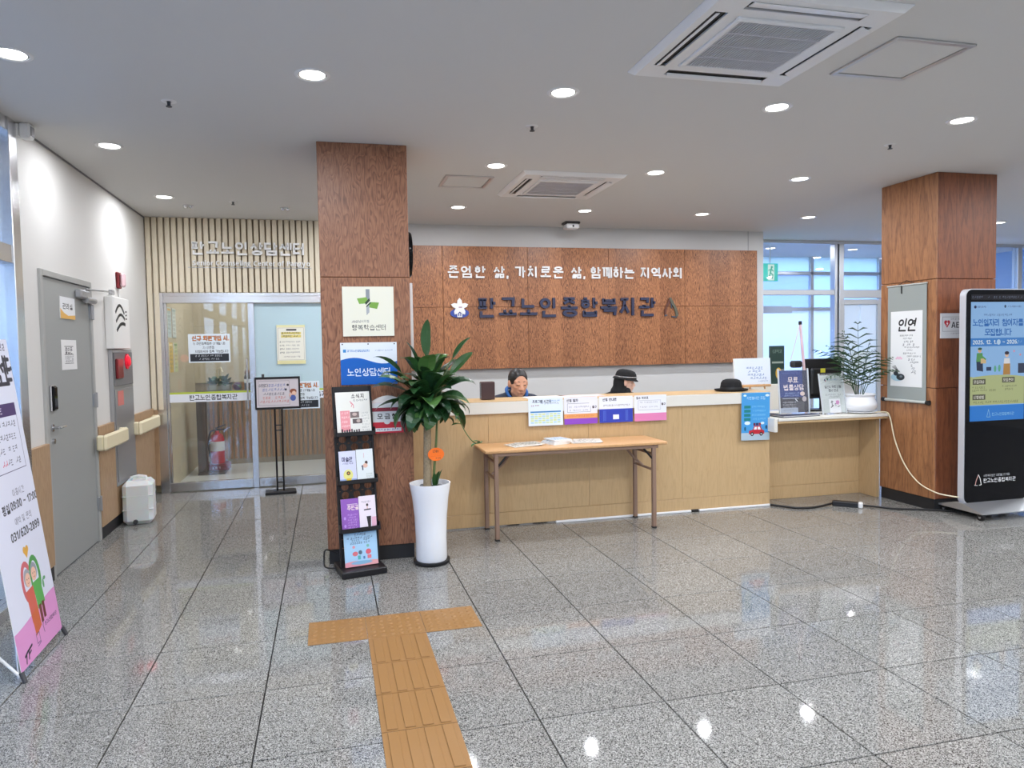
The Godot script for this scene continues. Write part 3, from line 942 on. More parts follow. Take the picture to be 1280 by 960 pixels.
func build_counselling_room() -> void:
	var Z := -6.45
	# slatted wall over the glass partition
	var back := structure("wall_back", box_mb(Vector3(-1.06, 2.33, Z - 0.1), Vector3(1.24, H, Z)), M.slat_back, "pale wooden slat wall above the glass partition of the counselling room")
	for k in 33:
		var x := -1.045 + k * 0.0693
		var low := 0.98 if k < 2 else 2.33
		put("slat", box_mb(Vector3(x, low, Z), Vector3(x + 0.051, H - 0.001, Z + 0.035), 0.003), M.slat, back)
	var side := MB.new()
	side.span(Vector3(-1.06, 0.98, Z - 0.1), Vector3(-0.985, 2.33, Z))
	put("side_board", side, M.slat_back, back)
	var foot := MB.new()
	foot.span(Vector3(-1.06, 0.1, Z - 0.1), Vector3(-0.985, 0.98, Z + 0.03), 0.003)
	put("dado_end", foot, M.beech, back)
	# white raised sign
	var sg := thing("raised_sign", "raised white letters with an English line on the pale slat wall", "sign", Vector3(0, 0, Z + 0.045))
	raised_text(sg, "판교노인상담센터", -0.56, 2.915, 0.15, 0.162, 0.15, 0.025, M.white_plastic)
	var rail := MB.new()
	rail.span(Vector3(-0.6, 2.615, -0.008), Vector3(0.78, 2.622, 0.0))
	put("rail", rail, M.steel_rough, sg)
	var x := -0.55
	for ch in "Senior Counseling Center of Pangyo":
		if ch == " ":
			x += 0.022
			continue
		var tm := TextMesh.new()
		tm.text = ch; tm.font = font(true); tm.font_size = 32; tm.pixel_size = 0.078 / 32.0; tm.depth = 0.012; tm.curve_step = 3.0
		tm.horizontal_alignment = HORIZONTAL_ALIGNMENT_LEFT
		var o := put_mesh("letter", tm, sg)
		o.material_override = M.white_plastic
		o.position = Vector3(x, 2.668, 0.006)
		var g: Array = glyphs(ch, true)
		x += (g[2] - g[1]) * 0.078 + 0.0068
	# steel framed partition
	var f := MB.new()
	f.span(Vector3(-0.985, 0, Z - 0.08), Vector3(-0.89, 2.33, Z + 0.02), 0.003)
	f.span(Vector3(-0.89, 2.21, Z - 0.08), Vector3(1.6, 2.29, Z + 0.02), 0.003)
	f.span(Vector3(-0.89, 2.29, Z - 0.07), Vector3(1.6, 2.33, Z + 0.01), 0.002)
	f.span(Vector3(0.03, 0.0, Z - 0.05), Vector3(0.1, 2.21, Z - 0.005), 0.004)
	f.span(Vector3(-0.89, 0.012, Z - 0.05), Vector3(0.03, 0.115, Z + 0.0), 0.003)
	f.span(Vector3(0.1, 0.012, Z - 0.05), Vector3(1.6, 0.115, Z + 0.0), 0.003)
	f.span(Vector3(-0.89, 0.115, Z - 0.045), Vector3(-0.86, 2.21, Z - 0.005), 0.003)
	f.span(Vector3(1.5, 0.0, Z - 0.08), Vector3(1.6, 2.33, Z + 0.02), 0.003)
	var win := structure("window_2", f, M.steel, "stainless framed glass partition and door of the counselling room")
	put("pane", box_mb(Vector3(-0.86, 0.115, Z - 0.03), Vector3(0.03, 2.21, Z - 0.02)), M.glass, win)
	put("pane", box_mb(Vector3(0.1, 0.115, Z - 0.03), Vector3(1.5, 2.21, Z - 0.02)), M.glass, win)
	var pull := MB.new()
	pull.tube([Vector3(0.005, 0.95, Z + 0.03), Vector3(0.005, 1.55, Z + 0.03)], 0.012, 10)
	pull.tube([Vector3(0.005, 1.0, Z - 0.02), Vector3(0.005, 1.0, Z + 0.03)], 0.008, 8)
	pull.tube([Vector3(0.005, 1.5, Z - 0.02), Vector3(0.005, 1.5, Z + 0.03)], 0.008, 8)
	put("pull_handle", pull, M.steel, win)
	for xx in [-0.03, 0.14]:
		var lk := MB.new()
		lk.cyl(Vector3(xx, 0.06, Z), Vector3(xx, 0.06, Z + 0.012), 0.018, 0.016, 14)
		put("lock", lk, M.chrome, win)
	put("frosted_film", box_mb(Vector3(0.1, 1.165, Z - 0.036), Vector3(1.5, 2.205, Z - 0.031)), M.frost, win)
	var p := Pic.new(self, 512, 68, rgb(232, 236, 244))
	p.rect(0, 0, 512, 13, rgb(188, 206, 70))
	p.text("판교노인종합복지관", 120, 22, 36, 0.11, rgb(40, 46, 60), 0.95)
	var band := card("glass_band", 0.89, 0.118, 0.003, p.mat(0.4), M.white_plastic)
	band.position = Vector3(-0.415, 1.055, Z - 0.016)
	tag(band, "white and lime safety band on the left glass pane", "glass band", "safety bands on the glass")
	p = Pic.new(self, 512, 68, rgb(232, 236, 244))
	p.rect(0, 0, 512, 13, rgb(188, 206, 70))
	p.text("판교노인종합복지관", 36, 22, 36, 0.11, rgb(40, 46, 60), 0.95)
	band = card("glass_band", 1.4, 0.118, 0.003, p.mat(0.4), M.white_plastic)
	band.position = Vector3(0.8, 1.055, Z - 0.016)
	tag(band, "white and lime safety band on the right glass pane behind the sign stand", "glass band", "safety bands on the glass")
	# notices on the glass
	p = Pic.new(self, 320, 230, rgb(226, 236, 244))
	p.text("신규 회원가입 시,", 30, 16, 38, 0.2, rgb(60, 40, 30), 0.92)
	p.text("신규 회원가입 시,", 30, 16, 38, 0.11, rgb(240, 140, 60), 0.92)
	p.text("1) 주민등록등본 (3개월 내)", 36, 66, 22, 0.09, rgb(40, 50, 60), 0.9)
	p.text("2) 신분증", 110, 98, 22, 0.09, rgb(40, 50, 60), 0.9)
	p.text("지참하셔야 등록 가능합니다", 50, 130, 22, 0.09, rgb(40, 50, 60), 0.9)
	p.rect(12, 160, 296, 60, rgb(32, 38, 48))
	p.marks(50, 168, 220, 16, rgb(230, 235, 240), rng)
	p.marks(80, 194, 160, 16, rgb(230, 235, 240), rng)
	var pn := p.mat(0.5)
	var nt := card("glass_notice", 0.46, 0.335, 0.002, pn, M.paper)
	nt.position = Vector3(-0.41, 1.515, Z - 0.014)
	tag(nt, "white notice with orange heading on the left glass pane", "notice")
	nt = card("glass_notice", 0.46, 0.335, 0.002, pn, M.paper)
	nt.position = Vector3(0.6, 0.93, Z - 0.012)
	tag(nt, "white notice half hidden behind the black sign stand", "notice")
	p = Pic.new(self, 224, 330, rgb(238, 236, 222))
	p.rect(0, 0, 224, 20, rgb(232, 228, 176)); p.rect(0, 300, 224, 30, rgb(230, 224, 168))
	p.rect(76, 34, 80, 14, rgb(40, 40, 44))
	p.rect(34, 60, 158, 20, rgb(226, 210, 120)); p.rect(34, 86, 158, 20, rgb(226, 210, 120))
	p.marks(38, 60, 150, 20, rgb(70, 60, 40), rng); p.marks(38, 86, 150, 20, rgb(70, 60, 40), rng)
	for k in 4:
		p.marks(22, 136 + k * 30, 42, 14, rgb(40, 40, 44), rng)
		p.marks(72, 136 + k * 30, 110, 13, rgb(110, 110, 116), rng)
	p.marks(50, 262, 140, 13, rgb(120, 110, 110), rng)
	p.frame(10, 24, 204, 272, 2, rgb(150, 148, 140))
	nt = card("glass_notice", 0.33, 0.47, 0.002, p.mat(0.5), M.paper)
	nt.position = Vector3(0.515, 1.475, Z - 0.014)
	tag(nt, "yellowish printed notice on the pale blue right glass pane", "notice")
	# the room behind the glass
	var r := MB.new()
	r.span(Vector3(-1.06, 0, -8.3), Vector3(-0.9, H, Z - 0.1))
	structure("wall_counselling_left", r, M.beige, "beige tiled side wall seen through the left glass pane")
	var rb := structure("wall_counselling_back", box_mb(Vector3(-1.06, 0, -8.5), Vector3(1.75, H, -8.3)), M.slat_back, "beige tiled rear wall of the counselling room behind the glass")
	for i in 5:
		for jx in 3:
			put("tile", box_mb(Vector3(-0.9 + jx * 0.85, 1.2 + i * 0.4, -8.3), Vector3(-0.053 + jx * 0.85, 1.597 + i * 0.4, -8.285), 0.002), M.beige, rb)
	for k in 38:
		put("slat", box_mb(Vector3(-0.72 + k * 0.0645, 0.1, -8.3), Vector3(-0.68 + k * 0.0645, 1.2, -8.27), 0.003), M.slat_brown, rb)
	structure("wall_counselling_right", box_mb(Vector3(1.65, 0, -8.5), Vector3(1.75, H, -7.1)), M.beige, "beige end wall of the counselling room behind the column")
	structure("trim_6", box_mb(Vector3(-0.9, 0.0, -8.3), Vector3(1.65, 0.02, Z - 0.1)), mat(rgb(206, 208, 200), 0.3), "pale floor of the counselling room behind the glass")
	downlight(Vector3(-0.1, H, -7.35), "small warm downlight in the counselling room seen through the glass", 0.8)
	downlight(Vector3(0.95, H, -7.35), "downlight in the counselling room hidden behind the column", 0.8)
	# pictures on the side wall
	for k in 4:
		p = Pic.new(self, 96, 160, [rgb(196, 212, 206), rgb(206, 214, 204), rgb(214, 180, 84), rgb(198, 206, 150)][k])
		for q in 6: p.marks(10, 20 + q * 22, 76, 14, rgb(110, 116, 100), rng)
		p.rect(8, 6, 80, 12, [rgb(210, 170, 90), rgb(150, 170, 160), rgb(240, 220, 160), rgb(120, 150, 90)][k])
		var o := card("wall_leaflet", 0.2, 0.36, 0.006, p.mat(0.5), M.paper)
		o.transform = Transform3D(Basis(Vector3.UP, PI / 2), Vector3(-0.895, [1.82, 1.82, 1.4, 1.4][k], [-6.75, -7.02, -6.78, -7.05][k]))
		tag(o, ["grey green leaflet in the upper row behind the glass, nearer the jamb", "pale leaflet in the upper row behind the glass, farther from the jamb", "yellow leaflet in the lower row behind the glass, nearer the jamb", "light green leaflet in the lower row behind the glass, farther from the jamb"][k], "leaflet", "leaflets on the beige side wall")
	# stand with planter, ball and bottle
	var st := thing("plant_stand", "dark narrow plant stand behind the glass, above the fire extinguisher", "stand", Vector3(-0.52, 0.02, -7.55))
	put("post", box_mb(Vector3(-0.24, 0.02, -0.06), Vector3(-0.13, 1.08, 0.06), 0.004), mat(rgb(62, 50, 42), 0.5), st)
	put("foot", box_mb(Vector3(-0.24, 0.0, -0.1), Vector3(0.1, 0.025, 0.1), 0.004), mat(rgb(62, 50, 42), 0.5), st)
	put("shelf", box_mb(Vector3(-0.26, 1.08, -0.12), Vector3(0.5, 1.1, 0.12), 0.004), mat(rgb(62, 50, 42), 0.5), st)
	var pot := thing("planter_basket", "leafy plant in a pale basket with a hooped handle, behind the glass", "potted plant", Vector3(-0.46, 1.12, -7.55))
	put("basket", box_mb(Vector3(-0.14, 0.0, -0.07), Vector3(0.14, 0.09, 0.07), 0.015), mat(rgb(168, 166, 146), 0.7), pot)
	var hp := MB.new()
	hp.tube([Vector3(-0.02, 0.08, 0.05), Vector3(-0.015, 0.28, 0.06), Vector3(0.02, 0.31, 0.06), Vector3(0.04, 0.25, 0.06)], 0.014, 8)
	put("handle", hp, M.cream, pot)
	for k in 22:
		var lf := MeshInstance3D.new()
		lf.name = "leaf"; lf.mesh = leaf_mesh(k % 3); lf.material_override = M.leaf[k % 3]
		var a := rng.randf() * TAU
		lf.transform = Transform3D(Basis(Vector3.UP, a) * Basis(Vector3.RIGHT, rng.randf_range(0.3, 1.35)) * Basis.from_scale(Vector3.ONE * rng.randf_range(0.17, 0.28)), Vector3(rng.randf_range(-0.1, 0.1), 0.06, rng.randf_range(-0.04, 0.04)))
		pot.add_child(lf, true)
	var ball := MB.new()
	ball.lathe(arc(0.055), 20)
	var bl := put("yarn_ball", ball, mat(rgb(92, 56, 90), 0.9))
	bl.position = Vector3(-0.24, 1.176, -7.5)
	tag(bl, "purple ball beside the planter behind the glass", "ball")
	var bt := thing("bottle", "brown topped bottle with a pale label behind the glass, near the door pull", "bottle", Vector3(-0.1, 1.12, -7.5))
	var bb := MB.new()
	bb.lathe([Vector2(0.0, 0.0), Vector2(0.05, 0.0), Vector2(0.052, 0.02), Vector2(0.052, 0.17), Vector2(0.045, 0.2), Vector2(0.025, 0.225), Vector2(0.0, 0.23)], 18)
	put("body", bb, mat(rgb(70, 60, 56), 0.3), bt)
	var bl2 := MB.new()
	bl2.lathe([Vector2(0.053, 0.1), Vector2(0.053, 0.15)], 18)
	put("label", bl2, M.paper, bt)
	var bc := MB.new()
	bc.lathe([Vector2(0.03, 0.215), Vector2(0.05, 0.235), Vector2(0.03, 0.27), Vector2(0.0, 0.28)], 14)
	put("top", bc, mat(rgb(140, 104, 84), 0.6), bt)
	# fire extinguisher
	var fe := thing("fire_extinguisher", "red fire extinguisher with a white label on a red stand behind the glass", "fire extinguisher", Vector3(-0.56, 0.02, -7.82))
	put("stand", box_mb(Vector3(-0.15, 0, -0.13), Vector3(0.15, 0.1, 0.13), 0.02), M.dark_red, fe)
	put("stand_lettering", box_mb(Vector3(-0.08, 0.03, 0.131), Vector3(0.08, 0.07, 0.133), 0.0), fire_text(), fe)
	var tk := MB.new()
	tk.lathe([Vector2(0, 0.08), Vector2(0.088, 0.085), Vector2(0.09, 0.12), Vector2(0.09, 0.42), Vector2(0.075, 0.48), Vector2(0.03, 0.51), Vector2(0.025, 0.54), Vector2(0, 0.545)], 22)
	put("tank", tk, M.red, fe)
	var lb := MB.new()
	lb.lathe([Vector2(0.0915, 0.27), Vector2(0.0915, 0.4)], 22)
	put("label", lb, M.paper, fe)
	var hn := MB.new()
	hn.span(Vector3(-0.012, 0.54, -0.02), Vector3(0.012, 0.57, 0.02), 0.004)
	hn.tube([Vector3(-0.02, 0.575, 0), Vector3(0.05, 0.6, 0), Vector3(0.11, 0.62, 0)], 0.008, 8)
	hn.tube([Vector3(-0.02, 0.56, 0), Vector3(0.05, 0.555, 0), Vector3(0.1, 0.56, 0)], 0.008, 8)
	put("lever", hn, M.black, fe)
	var ho := MB.new()
	ho.tube([Vector3(-0.02, 0.55, 0), Vector3(-0.08, 0.54, 0.02), Vector3(-0.11, 0.45, 0.04), Vector3(-0.105, 0.3, 0.05), Vector3(-0.1, 0.2, 0.04)], 0.011, 8)
	put("hose", ho, M.black, fe)

func fire_text() -> StandardMaterial3D:
	var p := Pic.new(self, 128, 32, rgb(120, 18, 28))
	p.text("소화기", 14, 3, 26, 0.12, rgb(240, 230, 225), 1.3)
	var m := p.mat(0.4)
	m.uv1_scale = Vector3(1.0 / 0.16, 1.0 / 0.04, 1)
	m.uv1_offset = Vector3(0.5, 1.75, 0)
	return m

func arc(r: float, k := 10) -> Array:
	var a := []
	for i in k + 1: a.append(Vector2(r * sin(PI * i / k), -r * cos(PI * i / k)))
	return a

# a blade-shaped leaf of unit length along +y, folded on its midrib and drooping
var leaves := {}
func leaf_mesh(kind: int) -> ArrayMesh:
	if leaves.has(kind): return leaves[kind]
	var mb := MB.new()
	var wmax: float = [0.15, 0.19, 0.12, 0.24][kind]
	var droop: float = [0.22, 0.4, 0.1, 0.3][kind]
	var k := 7
	var rows := []
	for i in k + 1:
		var t := float(i) / k
		var w := wmax * pow(sin(PI * pow(t, 0.75)), 0.8) + 0.012 * (1.0 - t)
		var y := sin(t * (1.2 + droop)) / (1.2 + droop) * 1.15
		var z := droop * t * t
		rows.append([Vector3(-w, y, z - w * 0.3 + sin(t * 9.0) * 0.012), Vector3(0, y, z), Vector3(w, y, z - w * 0.3 + cos(t * 8.0) * 0.012)])
	for i in k:
		for s in 2:
			var a: Vector3 = rows[i][s]; var b: Vector3 = rows[i][s + 1]; var c: Vector3 = rows[i + 1][s + 1]; var d: Vector3 = rows[i + 1][s]
			var nn := (b - a + c - d).cross(d - a + c - b).normalized()
			for e in [1.0]:
				mb.quad(a, b, c, d, nn * e)
	leaves[kind] = mb.mesh()
	return leaves[kind]

func build_columns() -> void:
	var c := structure("column", box_mb(Vector3(0.91, 0.0, -3.79), Vector3(1.56, 0.11, -3.14)), M.black_base, "square oak-clad column in front of the reception desk's left end")
	var ys := [0.112, 2.185, H]
	for k in 2:
		var mb := MB.new()
		mb.uvo = Vector2(0.3 + k * 0.37, k * 0.7)
		mb.span(Vector3(0.9, ys[k] + 0.0015, -3.8), Vector3(1.57, ys[k + 1] - 0.0015, -3.13), 0.003)
		put("panel", mb, M.oak, c)
	c = structure("column", column_core(), M.black_base, "square oak-clad column beside the tall advertising display")
	ys = [0.112, 1.17, 2.2, H]
	for k in 3:
		var mb := MB.new()
		mb.uvo = Vector2(0.11 + k * 0.31, k * 0.45)
		mb.span(Vector3(6.5, ys[k] + 0.002, -3.81), Vector3(6.515, ys[k + 1] - 0.002, -3.14), 0.003)
		put("panel", mb, M.oak_warm, c)
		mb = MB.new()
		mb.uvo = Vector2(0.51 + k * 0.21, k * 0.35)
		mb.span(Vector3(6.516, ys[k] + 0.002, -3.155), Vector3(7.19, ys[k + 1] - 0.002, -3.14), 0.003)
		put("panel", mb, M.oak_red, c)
		mb = MB.new()
		mb.uvo = Vector2(0.21 + k * 0.21, k * 0.35)
		mb.span(Vector3(7.175, ys[k] + 0.002, -3.81), Vector3(7.19, ys[k + 1] - 0.002, -3.156), 0.003)
		put("panel", mb, M.oak_warm, c)
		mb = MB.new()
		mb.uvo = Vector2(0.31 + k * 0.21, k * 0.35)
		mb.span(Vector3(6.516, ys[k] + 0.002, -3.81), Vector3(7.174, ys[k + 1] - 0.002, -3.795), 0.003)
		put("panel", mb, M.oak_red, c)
	# plates on the left column
	var p := Pic.new(self, 320, 310, rgb(232, 230, 212))
	p.poly(V2([146, 16, 170, 16, 170, 84, 146, 100]), rgb(140, 146, 152))
	p.poly(V2([90, 74, 150, 66, 168, 104, 104, 108]), rgb(126, 172, 74))
	p.poly(V2([160, 96, 228, 100, 214, 140, 152, 128]), rgb(118, 164, 66))
	p.poly(V2([146, 112, 166, 100, 166, 160, 148, 180]), rgb(168, 172, 176))
	p.poly(V2([140, 100, 168, 72, 176, 104, 150, 128]), rgb(40, 60, 46))
	p.line(Vector2(140, 124), Vector2(172, 92), 6, rgb(232, 230, 212))
	p.text("성남시지정", 80, 208, 17, 0.08, rgb(90, 90, 92))
	p.path(V2([56, 226, 64, 212, 72, 226]), 2, rgb(90, 90, 92)); p.path(V2([66, 226, 74, 212, 82, 226]), 2, rgb(90, 90, 92))
	p.text("행복학습센터", 54, 238, 36, 0.085, rgb(60, 58, 56), 1.02)
	var o := card("column_plate", 0.385, 0.375, 0.012, p.mat(0.35), M.cream)
	o.position = Vector3(1.25, 1.738, -3.122)
	tag(o, "cream square plate with a green pinwheel mark on the left column", "sign")
	p = Pic.new(self, 420, 310, rgb(228, 234, 242))
	var wave := V2([0, 310, 0, 128])
	for i in 22: wave.append(Vector2(i * 20, 128 - sin(i * 0.3) * 20 + i * 0.6))
	wave.append(Vector2(420, 310))
	p.poly(wave, rgb(14, 96, 186))
	p.rect(20, 50, 22, 22, rgb(60, 140, 200))
	p.text("경기도노인종합상담센터", 48, 52, 17, 0.1, rgb(50, 110, 180), 0.9)
	p.marks(250, 54, 140, 13, rgb(120, 140, 170), rng)
	p.text("노인상담센터", 46, 190, 58, 0.11, rgb(240, 244, 250), 0.95)
	for q in [16, 206, 402]: p.disc(q, 12, 5, 5, rgb(40, 40, 44))
	o = card("column_plate", 0.425, 0.32, 0.008, p.mat(0.3), M.white_plastic)
	o.position = Vector3(1.245, 1.37, -3.124)
	tag(o, "blue and white wave-pattern plate partly behind the leafy plant", "sign")
	p = Pic.new(self, 256, 250, rgb(226, 228, 230))
	p.rect(0, 42, 256, 30, rgb(150, 44, 62)); p.rect(0, 160, 256, 90, rgb(204, 38, 60))
	p.disc(120, 160, 22, 18, rgb(226, 228, 230))
	p.text("모금함", 50, 92, 44, 0.13, rgb(36, 38, 40), 1.2)
	p.rect(12, 208, 210, 28, rgb(240, 240, 244)); p.marks(26, 214, 180, 15, rgb(60, 70, 150), rng)
	var bx := thing("donation_box", "white and red paper donation box on the column, half behind the plant leaves", "donation box", Vector3(1.375, 0.995, -3.13))
	var cm := card("body", 0.27, 0.235, 0.05, p.mat(0.5), M.red, bx)
	cm.position = Vector3(0, 0, 0.026)
	var lid := MB.new()
	var lp := V2([-0.135, 0.235])
	for i in 9: lp.append(Vector2(-0.135 + 0.27 * i / 8.0, 0.235 + 0.05 * sin(PI * i / 8.0) + 0.001))
	lp.append(Vector2(0.135, 0.235))
	lid.prism(lp, 0.004, 0.04)
	put("top_flap", lid, M.paper, bx)
	# on the column's far side, seen edge on
	var ck := thing("wall_clock", "round black wall clock seen edge on at the column's right side", "clock", Vector3(1.57, 2.4, -3.46))
	var r := MB.new()
	r.m = Transform3D(Basis(Vector3.BACK, -PI / 2), Vector3.ZERO)
	r.lathe([Vector2(0, 0), Vector2(0.19, 0.0), Vector2(0.195, 0.02), Vector2(0.18, 0.05), Vector2(0.16, 0.045), Vector2(0.155, 0.03), Vector2(0, 0.03)], 32)
	put("case", r, M.black_gloss, ck)
	var dl := MB.new()
	dl.m = r.m
	dl.lathe([Vector2(0.154, 0.031), Vector2(0, 0.031)], 28)
	put("dial", dl, M.white, ck)
	for h in [[0.09, 0.7], [0.12, 2.3]]:
		var hb := MB.new()
		hb.tube([Vector3(0.035, 0, 0), Vector3(0.035, h[0] * cos(h[1]), h[0] * sin(h[1]))], 0.005, 6)
		put("hand", hb, M.black, ck)
	var wb := thing("wall_board", "white board seen edge on below the clock on the column", "board", Vector3(1.57, 1.53, -3.46))
	put("frame", box_mb(Vector3(0.0, 0, -0.25), Vector3(0.03, 0.62, 0.25), 0.003), M.white_plastic, wb)
	put("sheet", box_mb(Vector3(0.03, 0.03, -0.22), Vector3(0.032, 0.59, 0.22), 0.0), M.paper, wb)
	# hanging scroll on the right column
	var sc := thing("hanging_scroll", "grey hanging scroll with brush lettering and a lotus on the oak column", "scroll", Vector3(6.488, 1.03, -3.47), -PI / 2)
	put("backing", box_mb(Vector3(-0.235, 0.0, -0.004), Vector3(0.235, 1.14, 0.0)), mat(rgb(150, 156, 152), 0.8), sc)
	var rod := MB.new()
	rod.cyl(Vector3(-0.25, 0.0, 0.008), Vector3(0.25, 0.0, 0.008), 0.014, 0.014, 14)
	put("rod", rod, mat(rgb(186, 188, 182), 0.6), sc)
	for s in [-1.0, 1.0]:
		var kn := MB.new()
		kn.cyl(Vector3(s * 0.25, 0, 0.008), Vector3(s * 0.285, 0, 0.008), 0.02, 0.024, 14)
		put("knob", kn, M.black, sc)
	var top := MB.new()
	top.cyl(Vector3(-0.24, 1.14, 0.002), Vector3(0.24, 1.14, 0.002), 0.008, 0.008, 10)
	put("top_rod", top, mat(rgb(186, 188, 182), 0.6), sc)
	var cd := MB.new()
	cd.tube([Vector3(-0.1, 1.145, 0.003), Vector3(0, 1.185, 0.003), Vector3(0.1, 1.145, 0.003)], 0.003, 6)
	cd.tube([Vector3(-0.06, 1.14, 0.005), Vector3(-0.06, 1.06, 0.005)], 0.006, 6)
	put("cord", cd, M.black, sc)
	p = Pic.new(self, 256, 512, rgb(230, 231, 230))
	p.text("인", 62, 52, 84, 0.13, M_ink(), 1.0, 0.22)
	p.text("연", 138, 52, 84, 0.13, M_ink(), 1.0, 0.22)
	for k in 13:
		var ww: float = [110, 90, 74, 100, 130, 50, 110, 120, 60, 70, 30, 26, 40][k]
		p.marks([76, 96, 110, 92, 108, 130, 104, 130, 146, 160, 168, 172, 170][k], 160 + k * 20, ww, [11, 12, 15, 17, 11, 11, 13, 11, 17, 15, 18, 15, 24][k], rgb(70, 72, 76), rng)
	for k in 5: p.disc(50 + k * 10, 322 - (k % 2) * 8, 9, 6, rgb(232, 186, 204))
	p.disc(60, 450, 56, 26, rgb(172, 206, 220)); p.disc(84, 448, 34, 22, rgb(52, 58, 62)); p.disc(46, 424, 20, 16, rgb(58, 62, 66)); p.disc(88, 444, 12, 8, rgb(120, 130, 134))
	for k in 4: p.line(Vector2(70, 410), Vector2(14 + k * 8, 380 - k * 4), 3, rgb(90, 92, 94))
	var pp := card("painting", 0.385, 0.745, 0.002, p.mat(0.7), M.paper, sc)
	pp.position = Vector3(0.0, 0.14, 0.002)
	# AED sign
	p = Pic.new(self, 320, 256, rgb(206, 208, 210))
	p.frame(20, 36, 280, 150, 3, rgb(110, 112, 118))
	p.marks(120, 50, 150, 17, rgb(70, 72, 80), rng)
	p.disc(60, 92, 20, 20, rgb(178, 30, 44)); p.disc(92, 92, 20, 20, rgb(178, 30, 44)); p.poly(V2([40, 96, 112, 96, 76, 148]), rgb(178, 30, 44))
	p.poly(V2([82, 76, 66, 108, 76, 108, 70, 134, 90, 100, 79, 100]), rgb(244, 240, 238))
	p.text("AED", 128, 84, 74, 0.12, rgb(30, 32, 38))
	p.marks(120, 200, 160, 16, rgb(120, 122, 128), rng)
	o = card("aed_sign", 0.3, 0.235, 0.01, p.mat(0.4), M.white_plastic)
	o.position = Vector3(6.695, 1.64, -3.134)
	tag(o, "white defibrillator sign with a red heart on the oak column", "sign")

func column_core() -> MB:
	var mb := box_mb(Vector3(6.51, 0.0, -3.8), Vector3(7.18, 0.11, -3.15))
	mb.span(Vector3(6.515, 0.11, -3.795), Vector3(7.175, H, -3.155))
	return mb

func M_ink() -> Color:
	return rgb(26, 26, 28)

